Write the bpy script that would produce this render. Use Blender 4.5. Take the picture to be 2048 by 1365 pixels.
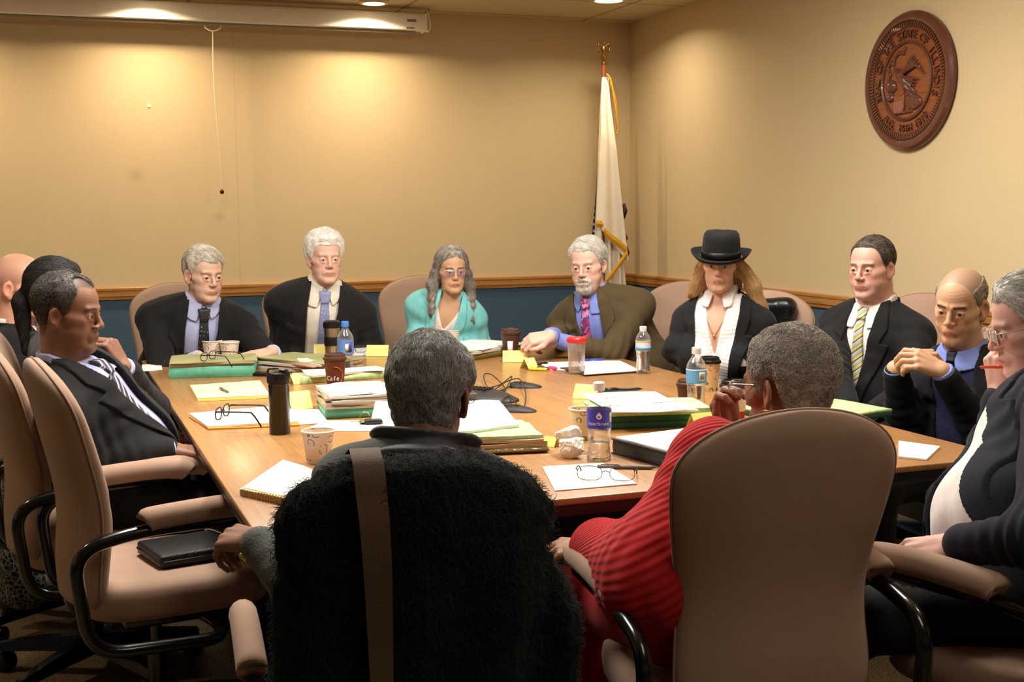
import bpy, bmesh, math, random
import numpy as np
from mathutils import Vector, Matrix

for _o in list(bpy.data.objects):
    bpy.data.objects.remove(_o)
SC = bpy.context.scene
COL = SC.collection

# ------------------------------------------------------------------ camera
FPX, PITCH, ROLL, CAMH = 2511.0, math.radians(6.06), math.radians(0.45), 1.4
FW = np.array([0, math.cos(PITCH), -math.sin(PITCH)])
_up = np.array([0, math.sin(PITCH), math.cos(PITCH)])
_rt = np.array([1.0, 0, 0])
RT = _rt * math.cos(ROLL) - _up * math.sin(ROLL)
UP = _up * math.cos(ROLL) + _rt * math.sin(ROLL)
CAM = np.array([0, 0, CAMH])
cd = bpy.data.cameras.new('camera')
cam = bpy.data.objects.new('camera', cd)
COL.objects.link(cam)
cd.sensor_width = 36
cd.lens = FPX / 2048 * 36
cd.clip_start = 0.05
m = Matrix.Identity(4)
for r in range(3):
    m[r][0], m[r][1], m[r][2], m[r][3] = RT[r], UP[r], -FW[r], CAM[r]
cam.matrix_world = m
SC.camera = cam

def sight(px, py):
    return FW + RT * (px - 1024) / FPX - UP * (py - 682.5) / FPX

def on_z(px, py, z):
    d = sight(px, py)
    return CAM + d * (z - CAMH) / d[2]

def at_y(px, py, Y):
    d = sight(px, py)
    return CAM + d * Y / d[1]

def project(P):
    d = np.array(P) - CAM
    k = d @ FW
    return 1024 + FPX * (d @ RT) / k, 682.5 - FPX * (d @ UP) / k

# ------------------------------------------------------------------ view, world
SC.view_settings.view_transform = 'Standard'
SC.view_settings.look = 'None'
SC.view_settings.gamma = 1
SC.view_settings.use_curve_mapping = False
SC.view_settings.exposure = 0.05
SC.cycles.use_denoising = True
SC.cycles.max_bounces = 8
SC.cycles.sample_clamp_indirect = 6
SC.cycles.caustics_reflective = False
SC.cycles.caustics_refractive = False
W = bpy.data.worlds.new('world')
SC.world = W
W.use_nodes = True
W.node_tree.nodes['Background'].inputs[0].default_value = (1.0, 0.86, 0.68, 1)
W.node_tree.nodes['Background'].inputs[1].default_value = 0.10

# ------------------------------------------------------------------ room frame
ANG = math.radians(20.3)
U = np.array([math.cos(ANG), math.sin(ANG), 0])      # along the back wall to the right
V = np.array([-math.sin(ANG), math.cos(ANG), 0])     # towards the back wall
CEIL = 2.577
CORNER = on_z(1260, 47, CEIL); CORNER[2] = 0
RAIL_Z = 0.966

def room(u, v, z=0.0):
    """u to the right along the back wall, v out from it, both from the corner (negative = into the room)"""
    return CORNER + U * u + V * v + np.array([0, 0, z])

# ------------------------------------------------------------------ ceiling lamps and added fill panels (the fixtures are built further down)
LAMPS = []
def lamp_light(p, power, size=0.14, color=(1.0, 0.74, 0.44), spread=150, aim=None):
    ld = bpy.data.lights.new('lamp_light', 'AREA')
    ld.shape = 'DISK'
    ld.size = size
    ld.energy = power
    ld.color = color
    ld.spread = math.radians(spread)
    lo = bpy.data.objects.new('lamp_light', ld)
    COL.objects.link(lo)
    lo.location = p
    return lo
# two wall washers in front of the screen case, then the rows over the table
WASH = [room(-3.02, -0.42, CEIL), room(-1.80, -0.42, CEIL), room(-4.26, -0.42, CEIL)]
for p in WASH:
    lamp_light(p - np.array([0, 0, 0.035]), 11, 0.10, (1.0, 0.79, 0.53))
GRID = [room(-0.52, -0.80, CEIL), room(-0.75, -5.3, CEIL), room(-5.0, -3.1, CEIL)]
for p in GRID:
    lamp_light(p - np.array([0, 0, 0.012]), 9, 0.15, (1.0, 0.84, 0.62))
# fill panels added out of view, over the table and behind the camera
FILL_PANELS = [room(-1.6, -3.7, CEIL), room(-3.3, -3.7, CEIL), room(-2.4, -6.6, CEIL)]
for p, pw in zip(FILL_PANELS, (62, 62, 6)):
    lo = lamp_light(p - np.array([0, 0, 0.02]), pw, 0.6, (1.0, 0.95, 0.87), 180)
    lo.data.shape = 'RECTANGLE'; lo.data.size = 0.58; lo.data.size_y = 1.18
    lo.rotation_euler = (0, 0, ANG)
# ------------------------------------------------------------------ helpers
def srgb(r, g, b):
    f = lambda c: (c / 255 / 12.92) if c / 255 <= 0.04045 else ((c / 255 + 0.055) / 1.055) ** 2.4
    return (f(r), f(g), f(b), 1)

def link(name, me, mat=None, parent=None):
    o = bpy.data.objects.new(name, me)
    COL.objects.link(o)
    if mat is not None:
        for mm in (mat if isinstance(mat, (list, tuple)) else [mat]):
            me.materials.append(mm)
    if parent is not None:
        o.parent = parent
    return o

def tag(o, label, cat, group=None, kind=None):
    o['label'] = label
    o['category'] = cat
    if group: o['group'] = group
    if kind: o['kind'] = kind
    return o

def thing(name, label, cat, loc=(0, 0, 0), rz=0.0, group=None):
    o = bpy.data.objects.new(name, None)
    o.empty_display_size = 0.1
    COL.objects.link(o)
    o.location = tuple(loc)
    o.rotation_euler = (0, 0, rz)
    return tag(o, label, cat, group)

def copy_tree(o, parent=None):
    c = o.copy()
    COL.objects.link(c)
    if parent is not None:
        c.parent = parent
    for ch in list(o.children):
        copy_tree(ch, c)
    return c

def bm_obj(name, bm, mat=None, parent=None, smooth=True):
    me = bpy.data.meshes.new(name)
    bmesh.ops.recalc_face_normals(bm, faces=bm.faces)
    bm.to_mesh(me)
    bm.free()
    if smooth:
        me.polygons.foreach_set('use_smooth', [True] * len(me.polygons))
    return link(name, me, mat, parent)

def sharp(o, deg=40):
    md = o.modifiers.new('smooth_by_angle', 'EDGE_SPLIT')
    md.split_angle = math.radians(deg)
    return o

def add_box(bm, c, s, rot=None, r=0.0, seg=2):
    mat = Matrix.Translation(Vector(c)) @ (rot.to_4x4() if rot is not None else Matrix.Identity(4))
    g = bmesh.ops.create_cube(bm, size=1.0)
    for v in g['verts']:
        v.co = Vector((v.co.x * s[0], v.co.y * s[1], v.co.z * s[2]))
    if r > 0:
        es = list({e for v in g['verts'] for e in v.link_edges})
        rr = bmesh.ops.bevel(bm, geom=es, offset=r, segments=seg, affect='EDGES', profile=0.5)
        vs = {v for f in rr['faces'] for v in f.verts} | {v for v in g['verts'] if v.is_valid}
        stack = list(vs); seen = set(vs)
        while stack:
            v = stack.pop()
            for e in v.link_edges:
                w = e.other_vert(v)
                if w not in seen:
                    seen.add(w); stack.append(w)
        vs = seen
    else:
        vs = g['verts']
    for v in vs:
        v.co = mat @ v.co
    return vs

def add_tube(bm, pts, r, seg=8, closed=False, flat=1.0):
    """tube along points; r may be a list; flat scales the section's second axis"""
    P = [Vector(p) for p in pts]
    n = len(P)
    rs = r if isinstance(r, (list, tuple)) else [r] * n
    rings = []
    prev = None
    for i in range(n):
        if closed:
            t = (P[(i + 1) % n] - P[i - 1]).normalized()
        else:
            t = (P[min(i + 1, n - 1)] - P[max(i - 1, 0)])
            t = t.normalized() if t.length > 1e-9 else Vector((0, 0, 1))
        if prev is None:
            a = Vector((0, 0, 1)) if abs(t.z) < 0.9 else Vector((1, 0, 0))
            x = t.cross(a).normalized()
        else:
            x = (prev - t * prev.dot(t)).normalized()
        prev = x
        y = t.cross(x)
        rings.append([bm.verts.new(P[i] + (x * math.cos(2 * math.pi * k / seg) + y * math.sin(2 * math.pi * k / seg) * flat) * rs[i]) for k in range(seg)])
    for i in range(n if closed else n - 1):
        A, B = rings[i], rings[(i + 1) % n]
        for k in range(seg):
            bm.faces.new((A[k], A[(k + 1) % seg], B[(k + 1) % seg], B[k]))
    if not closed:
        bm.faces.new(rings[0][::-1]); bm.faces.new(rings[-1])
    return rings

def smooth_path(pts, n=8, closed=False):
    """Catmull-Rom through the points"""
    P = [Vector(p) for p in pts]
    out = []
    N = len(P)
    rng = range(N if closed else N - 1)
    for i in rng:
        p0 = P[(i - 1) % N] if closed else P[max(i - 1, 0)]
        p1 = P[i]; p2 = P[(i + 1) % N]
        p3 = P[(i + 2) % N] if closed else P[min(i + 2, N - 1)]
        for k in range(n):
            t = k / n
            out.append(0.5 * ((2 * p1) + (-p0 + p2) * t + (2 * p0 - 5 * p1 + 4 * p2 - p3) * t * t + (-p0 + 3 * p1 - 3 * p2 + p3) * t ** 3))
    if not closed:
        out.append(P[-1])
    return out

def round_path(pts, rad, n=5):
    """polyline with its corners rounded"""
    P = [Vector(p) for p in pts]
    out = [P[0]]
    for i in range(1, len(P) - 1):
        a = P[i - 1] - P[i]; b = P[i + 1] - P[i]
        ra = min(rad, a.length * 0.49, b.length * 0.49)
        s = P[i] + a.normalized() * ra; e = P[i] + b.normalized() * ra
        for k in range(n + 1):
            t = k / n
            out.append(s * (1 - t) ** 2 + P[i] * 2 * t * (1 - t) + e * t * t)
    out.append(P[-1])
    return out

def lathe(prof, seg=32, name='part', mat=None, parent=None, loc=(0, 0, 0), close=False):
    bm = bmesh.new()
    rings = []
    for (r, z) in prof:
        if r < 1e-6:
            rings.append([bm.verts.new((loc[0], loc[1], loc[2] + z))])
        else:
            rings.append([bm.verts.new((loc[0] + r * math.cos(2 * math.pi * k / seg), loc[1] + r * math.sin(2 * math.pi * k / seg), loc[2] + z)) for k in range(seg)])
    pairs = list(zip(rings, rings[1:]))
    if close: pairs.append((rings[-1], rings[0]))
    for A, B in pairs:
        if len(A) == 1 and len(B) == 1: continue
        for k in range(seg):
            if len(A) == 1: bm.faces.new((A[0], B[k], B[(k + 1) % seg]))
            elif len(B) == 1: bm.faces.new((A[k], B[0], A[(k + 1) % seg]))
            else: bm.faces.new((A[k], A[(k + 1) % seg], B[(k + 1) % seg], B[k]))
    return sharp(bm_obj(name, bm, mat, parent), 35)

def letters(name, items, mat, parent=None, depth=0.0):
    """items: (char, size, matrix); all the letters become one mesh"""
    bm = bmesh.new()
    for ch, size, mm in items:
        cu = bpy.data.curves.new('letter', 'FONT')
        cu.body = ch; cu.size = size; cu.extrude = depth; cu.align_x = 'CENTER'; cu.align_y = 'CENTER'; cu.resolution_u = 4
        o = bpy.data.objects.new('letter', cu)
        COL.objects.link(o)
        dg = bpy.context.evaluated_depsgraph_get()
        me = bpy.data.meshes.new_from_object(o.evaluated_get(dg))
        me.transform(mm)
        bm.from_mesh(me)
        bpy.data.objects.remove(o); bpy.data.meshes.remove(me); bpy.data.curves.remove(cu)
    return bm_obj(name, bm, mat, parent, smooth=False)

# ------------------------------------------------------------------ materials
MATS = {}
def nodes_of(name):
    m = bpy.data.materials.new(name)
    m.use_nodes = True
    nt = m.node_tree
    return m, nt, nt.nodes, nt.links, nt.nodes['Principled BSDF']

def mat(name, color, rough=0.6, metal=0.0, spec=0.5, bump=0.0, bscale=200.0, sheen=0.0, var=0.0, vscale=8.0, emit=None, trans=0.0, ior=1.45, coat=0.0, detail=3.0, var_col=None, alpha=1.0, scl=(1, 1, 1)):
    if name in MATS: return MATS[name]
    m, nt, N, L, b = nodes_of(name)
    c = srgb(*color) if len(color) == 3 and max(color) > 1 else tuple(color)[:3] + (1,)
    b.inputs['Base Color'].default_value = c
    b.inputs['Roughness'].default_value = rough
    b.inputs['Metallic'].default_value = metal
    b.inputs['Specular IOR Level'].default_value = spec
    b.inputs['Transmission Weight'].default_value = trans
    b.inputs['IOR'].default_value = ior
    b.inputs['Coat Weight'].default_value = coat
    b.inputs['Alpha'].default_value = alpha
    if sheen:
        b.inputs['Sheen Weight'].default_value = sheen
        b.inputs['Sheen Roughness'].default_value = 0.5
    tc = N.new('ShaderNodeTexCoord')
    mp = N.new('ShaderNodeMapping'); mp.inputs['Scale'].default_value = scl
    L.new(tc.outputs['Object'], mp.inputs['Vector'])
    if var > 0 or var_col:
        nz = N.new('ShaderNodeTexNoise'); nz.inputs['Scale'].default_value = vscale; nz.inputs['Detail'].default_value = detail
        L.new(mp.outputs[0], nz.inputs['Vector'])
        rp = N.new('ShaderNodeValToRGB')
        rp.color_ramp.elements[0].position = 0.36; rp.color_ramp.elements[1].position = 0.64
        if var_col:
            c2 = srgb(*var_col)
            rp.color_ramp.elements[0].color = c; rp.color_ramp.elements[1].color = c2
        else:
            rp.color_ramp.elements[0].color = tuple(max(0, x * (1 - var)) for x in c[:3]) + (1,)
            rp.color_ramp.elements[1].color = tuple(min(1, x * (1 + var)) for x in c[:3]) + (1,)
        L.new(nz.outputs['Fac'], rp.inputs[0])
        L.new(rp.outputs[0], b.inputs['Base Color'])
    if bump > 0:
        nb = N.new('ShaderNodeTexNoise'); nb.inputs['Scale'].default_value = bscale; nb.inputs['Detail'].default_value = 4
        L.new(mp.outputs[0], nb.inputs['Vector'])
        bp = N.new('ShaderNodeBump'); bp.inputs['Strength'].default_value = bump; bp.inputs['Distance'].default_value = 0.01
        L.new(nb.outputs['Fac'], bp.inputs['Height'])
        L.new(bp.outputs[0], b.inputs['Normal'])
    if emit:
        b.inputs['Emission Color'].default_value = tuple(emit[:3]) + (1,)
        b.inputs['Emission Strength'].default_value = emit[3]
    MATS[name] = m
    return m

def math_node(N, L, op, a, b=None):
    n = N.new('ShaderNodeMath'); n.operation = op
    for i, x in enumerate((a, b)):
        if x is None: continue
        if isinstance(x, (int, float)): n.inputs[i].default_value = x
        else: L.new(x, n.inputs[i])
    return n.outputs[0]

def mix_col(N, L, f, a, b):
    n = N.new('ShaderNodeMix'); n.data_type = 'RGBA'
    if isinstance(f, (int, float)): n.inputs[0].default_value = f
    else: L.new(f, n.inputs[0])
    for i, x in ((6, a), (7, b)):
        if isinstance(x, tuple): n.inputs[i].default_value = x
        else: L.new(x, n.inputs[i])
    return n.outputs[2]
# ------------------------------------------------------------------ room shell
ROOMROT = Matrix.Rotation(ANG, 4, 'Z')
def room_obj(o):
    """meshes of the shell are in room coordinates: x along the back wall, y out of it, z up, origin at the corner's foot"""
    o.matrix_world = Matrix.Translation(Vector(CORNER)) @ ROOMROT
    return o

def wallpaper():
    m, nt, N, L, b = nodes_of('wallpaper')
    tc = N.new('ShaderNodeTexCoord'); sp = N.new('ShaderNodeSeparateXYZ'); L.new(tc.outputs['Object'], sp.inputs[0])
    nz = N.new('ShaderNodeTexNoise'); nz.inputs['Scale'].default_value = 1.6; nz.inputs['Detail'].default_value = 2
    L.new(tc.outputs['Object'], nz.inputs['Vector'])
    mp = N.new('ShaderNodeMapping'); mp.inputs['Scale'].default_value = (160, 160, 160)
    L.new(tc.outputs['Object'], mp.inputs['Vector'])
    fn = N.new('ShaderNodeTexNoise'); fn.inputs['Scale'].default_value = 1; fn.inputs['Detail'].default_value = 2
    L.new(mp.outputs[0], fn.inputs['Vector'])
    tan = mix_col(N, L, nz.outputs['Fac'], srgb(212, 190, 149), srgb(219, 197, 157))
    tan = mix_col(N, L, math_node(N, L, 'MULTIPLY', fn.outputs['Fac'], 0.10), tan, srgb(150, 125, 85))
    # vertical joint between two drops of the covering, and two old smudges
    d = math_node(N, L, 'ABSOLUTE', math_node(N, L, 'ADD', sp.outputs['X'], 2.53))
    seam = math_node(N, L, 'LESS_THAN', d, 0.004)
    tan = mix_col(N, L, math_node(N, L, 'MULTIPLY', seam, 0.10), tan, srgb(120, 95, 60))
    for (sx, sz, rr) in ((-3.10, 1.60, 0.06), (-2.64, 1.36, 0.04)):
        v = N.new('ShaderNodeVectorMath'); v.operation = 'DISTANCE'; v.inputs[1].default_value = (sx, 0, sz)
        L.new(tc.outputs['Object'], v.inputs[0])
        s = math_node(N, L, 'SUBTRACT', 1.0, math_node(N, L, 'DIVIDE', v.outputs['Value'], rr))
        s = math_node(N, L, 'MAXIMUM', s, 0.0)
        tan = mix_col(N, L, math_node(N, L, 'MULTIPLY', s, 0.22), tan, srgb(110, 90, 70))
    blue = mix_col(N, L, math_node(N, L, 'MULTIPLY', fn.outputs['Fac'], 0.5), srgb(74, 100, 122), srgb(48, 66, 84))
    low = math_node(N, L, 'LESS_THAN', sp.outputs['Z'], RAIL_Z - 0.03)
    c = mix_col(N, L, low, tan, blue)
    L.new(c, b.inputs['Base Color'])
    b.inputs['Roughness'].default_value = 0.82
    b.inputs['Specular IOR Level'].default_value = 0.25
    bp = N.new('ShaderNodeBump'); bp.inputs['Strength'].default_value = 0.10; bp.inputs['Distance'].default_value = 0.002
    L.new(fn.outputs['Fac'], bp.inputs['Height']); L.new(bp.outputs[0], b.inputs['Normal'])
    return m
M_WALL = wallpaper()

def ceiling_mat():
    m, nt, N, L, b = nodes_of('ceiling_tile')
    tc = N.new('ShaderNodeTexCoord'); sp = N.new('ShaderNodeSeparateXYZ'); L.new(tc.outputs['Object'], sp.inputs[0])
    lines = None
    for ax, per, off in (('X', 1.22, 0.35), ('Y', 0.61, 0.13)):
        f = math_node(N, L, 'FRACT', math_node(N, L, 'DIVIDE', math_node(N, L, 'ADD', sp.outputs[ax], off + 61), per))
        l = math_node(N, L, 'LESS_THAN', f, 0.022 / per)
        lines = l if lines is None else math_node(N, L, 'MAXIMUM', lines, l)
    vn = N.new('ShaderNodeTexVoronoi'); vn.inputs['Scale'].default_value = 90; L.new(tc.outputs['Object'], vn.inputs['Vector'])
    hole = math_node(N, L, 'LESS_THAN', vn.outputs['Distance'], 0.18)
    c = mix_col(N, L, math_node(N, L, 'MULTIPLY', hole, 0.35), srgb(200, 184, 150), srgb(110, 95, 70))
    c = mix_col(N, L, math_node(N, L, 'MULTIPLY', lines, 0.75), c, srgb(140, 118, 84))
    L.new(c, b.inputs['Base Color']); b.inputs['Roughness'].default_value = 0.9
    return m

def carpet_mat():
    m, nt, N, L, b = nodes_of('carpet')
    tc = N.new('ShaderNodeTexCoord')
    n1 = N.new('ShaderNodeTexNoise'); n1.inputs['Scale'].default_value = 170; n1.inputs['Detail'].default_value = 3; L.new(tc.outputs['Object'], n1.inputs['Vector'])
    n2 = N.new('ShaderNodeTexNoise'); n2.inputs['Scale'].default_value = 3; L.new(tc.outputs['Object'], n2.inputs['Vector'])
    r = N.new('ShaderNodeValToRGB'); r.color_ramp.elements[0].position = 0.35; r.color_ramp.elements[1].position = 0.68
    r.color_ramp.elements[0].color = srgb(84, 70, 52); r.color_ramp.elements[1].color = srgb(158, 136, 106)
    L.new(n1.outputs['Fac'], r.inputs[0])
    c = mix_col(N, L, math_node(N, L, 'MULTIPLY', n2.outputs['Fac'], 0.25), r.outputs[0], srgb(100, 84, 62))
    L.new(c, b.inputs['Base Color']); b.inputs['Roughness'].default_value = 0.95; b.inputs['Specular IOR Level'].default_value = 0.1
    bp = N.new('ShaderNodeBump'); bp.inputs['Strength'].default_value = 0.8; bp.inputs['Distance'].default_value = 0.006
    L.new(n1.outputs['Fac'], bp.inputs['Height']); L.new(bp.outputs[0], b.inputs['Normal'])
    return m

def oak(name, c1, c2, c3, along='X', rough=0.35, coat=0.3, scale=1.0):
    if name in MATS: return MATS[name]
    m, nt, N, L, b = nodes_of(name)
    tc = N.new('ShaderNodeTexCoord'); mp = N.new('ShaderNodeMapping')
    mp.inputs['Scale'].default_value = {'X': (0.35 * scale, 5 * scale, 5 * scale), 'Y': (5 * scale, 0.35 * scale, 5 * scale)}[along]
    L.new(tc.outputs['Object'], mp.inputs['Vector'])
    n1 = N.new('ShaderNodeTexNoise'); n1.inputs['Scale'].default_value = 2.2; n1.inputs['Detail'].default_value = 6; n1.inputs['Roughness'].default_value = 0.6
    L.new(mp.outputs[0], n1.inputs['Vector'])
    w = N.new('ShaderNodeMath'); w.operation = 'SINE'
    L.new(math_node(N, L, 'MULTIPLY', n1.outputs['Fac'], 55), w.inputs[0])
    mp2 = N.new('ShaderNodeMapping'); mp2.inputs['Scale'].default_value = {'X': (4, 190, 190), 'Y': (190, 4, 190)}[along]
    L.new(tc.outputs['Object'], mp2.inputs['Vector'])
    n2 = N.new('ShaderNodeTexNoise'); n2.inputs['Scale'].default_value = 1; n2.inputs['Detail'].default_value = 2; L.new(mp2.outputs[0], n2.inputs['Vector'])
    f = math_node(N, L, 'ADD', math_node(N, L, 'MULTIPLY', w.outputs[0], 0.22), 0.5)
    c = mix_col(N, L, f, srgb(*c1), srgb(*c2))
    r = N.new('ShaderNodeValToRGB'); r.color_ramp.elements[0].position = 0.52; r.color_ramp.elements[1].position = 0.72
    L.new(n2.outputs['Fac'], r.inputs[0])
    c = mix_col(N, L, math_node(N, L, 'MULTIPLY', r.outputs[0], 0.55), c, srgb(*c3))
    L.new(c, b.inputs['Base Color'])
    b.inputs['Roughness'].default_value = rough; b.inputs['Coat Weight'].default_value = coat; b.inputs['Coat Roughness'].default_value = 0.22
    bp = N.new('ShaderNodeBump'); bp.inputs['Strength'].default_value = 0.08; bp.inputs['Distance'].default_value = 0.002
    L.new(n2.outputs['Fac'], bp.inputs['Height']); L.new(bp.outputs[0], b.inputs['Normal'])
    MATS[name] = m
    return m

M_RAIL_X = oak('rail_oak_x', (196, 142, 72), (170, 112, 50), (120, 72, 28), 'X')
M_RAIL_Y = oak('rail_oak_y', (196, 142, 72), (170, 112, 50), (120, 72, 28), 'Y')
M_TABLE = oak('table_oak', (174, 128, 76), (156, 109, 62), (130, 86, 46), 'Y', rough=0.38, coat=0.35, scale=0.8)
XL, YN = -6.6, -9.6

def shell(name, boxes, mats):
    bm = bmesh.new()
    for c, s in boxes: add_box(bm, c, s)
    o = room_obj(bm_obj(name, bm, mats, smooth=False)); o['kind'] = 'structure'
    return o
shell('floor', [((XL / 2, YN / 2, -0.05), (-XL + 0.4, -YN + 0.4, 0.1))], carpet_mat())
shell('ceiling', [((XL / 2, YN / 2, CEIL + 0.05), (-XL + 0.4, -YN + 0.4, 0.1))], ceiling_mat())
shell('wall_back', [((XL / 2, 0.05, CEIL / 2), (-XL, 0.1, CEIL))], M_WALL)
shell('wall_right', [((0.05, YN / 2 + 0.05, CEIL / 2), (0.1, -YN + 0.1, CEIL))], M_WALL)
shell('wall_left', [((XL - 0.05, YN / 2 + 0.05, CEIL / 2), (0.1, -YN + 0.1, CEIL))], M_WALL)
shell('wall_front', [((XL / 2, YN - 0.05, CEIL / 2), (-XL + 0.2, 0.1, CEIL))], M_WALL)

def rail(name, x0, x1, axis, m):
    prof = [(0, -0.07), (0.012, -0.07), (0.014, -0.055), (0.020, -0.050), (0.020, -0.022), (0.024, -0.016), (0.024, -0.004), (0.020, 0.0), (0, 0)]
    bm = bmesh.new()
    rings = []
    for t in (x0, x1):
        rings.append([bm.verts.new((t, -d, RAIL_Z + z) if axis == 'X' else (-d, t, RAIL_Z + z)) for d, z in prof])
    for k in range(len(prof)):
        bm.faces.new((rings[0][k], rings[0][(k + 1) % len(prof)], rings[1][(k + 1) % len(prof)], rings[1][k]))
    bm.faces.new(rings[0]); bm.faces.new(rings[1][::-1])
    o = room_obj(bm_obj(name, bm, m, smooth=False)); o['kind'] = 'structure'
rail('trim_1', XL + 0.03, -0.0, 'X', M_RAIL_X)
rail('trim_2', YN + 0.03, -0.025, 'Y', M_RAIL_Y)
shell('baseboard_back', [((XL / 2, -0.006, 0.05), (-XL - 0.02, 0.012, 0.1))], mat('base_vinyl', (40, 34, 30), 0.5))
shell('baseboard_right', [((-0.006, YN / 2, 0.05), (0.012, -YN - 0.04, 0.1))], mat('base_vinyl', (40, 34, 30), 0.5))

# ceiling lamps
M_TRIMW = mat('lamp_trim', (216, 200, 170), 0.45)
M_GLOW = mat('lamp_glow', (255, 235, 200), 0.5, emit=(1.0, 0.78, 0.5, 14))
for i, p in enumerate(WASH):
    t = thing('ceiling_lamp', ['round ceiling lamp above the screen case, left of the cord', 'round ceiling lamp above the right end of the screen case', 'round ceiling lamp above the screen case beyond the picture edge'][i], 'ceiling lamp', p, 0, 'lamps along the back wall')
    lathe([(0, 0.0), (0.085, 0.0), (0.085, -0.018), (0.078, -0.026), (0.062, -0.026), (0.062, -0.012), (0, -0.012)], 28, 'lamp_trim', M_TRIMW, t)
    lathe([(0, -0.014), (0.058, -0.014), (0.056, -0.022), (0.03, -0.028), (0, -0.029)], 24, 'lamp_lens', M_GLOW, t)
M_GLOW2 = mat('lamp_glow_soft', (255, 240, 215), 0.5, emit=(1.0, 0.84, 0.6, 4))
for i, p in enumerate(GRID):
    t = thing('downlight', ['recessed ceiling downlight left of the flag, at the top edge', 'recessed downlight beside the carved wall seal', 'recessed downlight over the left row of seats'][i], 'downlight', p, 0, 'recessed downlights')
    lathe([(0.100, 0.0), (0.100, -0.004), (0.082, -0.007), (0.080, 0.0)], 28, 'lamp_trim', M_TRIMW, t, close=True)
    lathe([(0, -0.001), (0.080, -0.001), (0.080, -0.003), (0, -0.003)], 24, 'lamp_lens', M_GLOW2, t)
for i, p in enumerate(FILL_PANELS):  # fixtures made up to carry the fill light, all out of view
    t = thing('ceiling_panel_light', ['lit ceiling panel over the right side of the table', 'lit ceiling panel over the left side of the table', 'lit ceiling panel behind the nearest chairs'][i], 'ceiling light', p, ANG, 'lit ceiling panels')
    bm = bmesh.new()
    for cx, cy, sx, sy in ((0, 0.6, 0.62, 0.02), (0, -0.6, 0.62, 0.02), (0.3, 0, 0.02, 1.2), (-0.3, 0, 0.02, 1.2)): add_box(bm, (cx, cy, -0.008), (sx, sy, 0.016))
    bm_obj('panel_frame', bm, M_TRIMW, t, smooth=False)
    bm = bmesh.new(); add_box(bm, (0, 0, -0.006), (0.58, 1.18, 0.006)); bm_obj('diffuser', bm, mat('panel_glow', (255, 246, 232), 0.5, emit=(1.0, 0.9, 0.76, 3)), t, smooth=False)

# projection screen case under the ceiling, with its hangers and pull cord
M_CASE = mat('case_white', (244, 240, 232), 0.4)
def in_room(o, p, rz=0):
    o.location = tuple(p); o.rotation_euler = (0, 0, ANG + rz); return o
CASE_R = at_y(842, 66, 7.64)                       # lower right end of the case
t = thing('projection_screen', 'long white rolled projection screen case hanging below the ceiling', 'projection screen')
in_room(t, CASE_R)
CL = 4.2
bm = bmesh.new()
prof = [(0, 0.004), (0.0, 0.085), (-0.012, 0.1), (-0.085, 0.1), (-0.1, 0.085), (-0.1, 0.02), (-0.088, 0.004), (-0.072, 0.0), (-0.02, 0.0)]
rings = [[bm.verts.new((x, -0.05 - y - 0.05, z)) for y, z in [(yy, zz) for yy, zz in prof]] for x in (-CL, 0)]
for k in range(len(prof)):
    bm.faces.new((rings[0][k], rings[0][(k + 1) % len(prof)], rings[1][(k + 1) % len(prof)], rings[1][k]))
bm.faces.new(rings[0]); bm.faces.new(rings[1][::-1])
sharp(bm_obj('case', bm, M_CASE, t))
bm = bmesh.new(); add_box(bm, (0.004, -0.05, 0.05), (0.01, 0.108, 0.108), r=0.004); bm_obj('end_cap', bm, M_CASE, t)
bm = bmesh.new(); add_box(bm, (-CL / 2, -0.05, -0.008), (CL - 0.1, 0.03, 0.014), r=0.003); bm_obj('screen_bar', bm, mat('bar_grey', (150, 140, 122), 0.4), t)
for x, z, s in ((-0.085, 0.055, (0.055, 0.003, 0.014)), (-0.095, 0.012, (0.05, 0.003, 0.007))):
    bm = bmesh.new(); add_box(bm, (x, -0.102, z), s); o = bm_obj('badge', bm, mat('badge_grey', (130, 108, 92), 0.5), t, smooth=False); o['label'] = 'small grey badge on the case'
hk = [(0.02, -0.05, CEIL - CASE_R[2]), (0.02, -0.05, 0.15)]
bm = bmesh.new(); add_tube(bm, hk, 0.003, 6)
add_tube(bm, smooth_path([(0.02, -0.05, 0.15), (0.035, -0.05, 0.13), (0.02, -0.05, 0.11), (0.012, -0.05, 0.12)], 5), 0.004, 6); bm_obj('hanger_hook', bm, mat('brass', (150, 110, 60), 0.35, metal=0.9), t)
bm = bmesh.new(); add_tube(bm, smooth_path([(0.02, -0.06, 0.13), (0.03, -0.07, 0.08), (0.028, -0.10, 0.02), (0.012, -0.11, -0.005), (0.0, -0.09, 0.0)], 6), 0.005, 6); bm_obj('hanger_loop', bm, M_CASE, t)
# pull cord
CX = -1.225
pc = thing('pull_cord', 'thin white pull cord with a dark knob hanging from the screen case', 'pull cord')
in_room(pc, CASE_R)
bm = bmesh.new()
add_tube(bm, smooth_path([(CX - 0.045, -0.05, -0.012), (CX - 0.04, -0.05, -0.03), (CX, -0.05, -0.045), (CX + 0.04, -0.05, -0.03), (CX + 0.045, -0.05, -0.012)], 6), 0.0035, 6)
bm_obj('handle_loop', bm, M_CASE, pc)
bm = bmesh.new()
L0 = 0.93
add_tube(bm, smooth_path([(CX, -0.05, -0.045), (CX - 0.004, -0.05, -0.3), (CX + 0.006, -0.05, -0.55), (CX + 0.018, -0.05, -0.75), (CX + 0.022, -0.05, -L0)], 10), 0.0032, 6)
bm_obj('cord', bm, mat('cord_white', (232, 214, 180), 0.6), pc)
lathe([(0, -0.012), (0.008, -0.012), (0.012, -0.004), (0.012, 0.004), (0.005, 0.012), (0, 0.014)], 14, 'knob', mat('knob_brown', (60, 34, 20), 0.4), pc, (CX + 0.022, -0.05, -L0 - 0.008))
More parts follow.
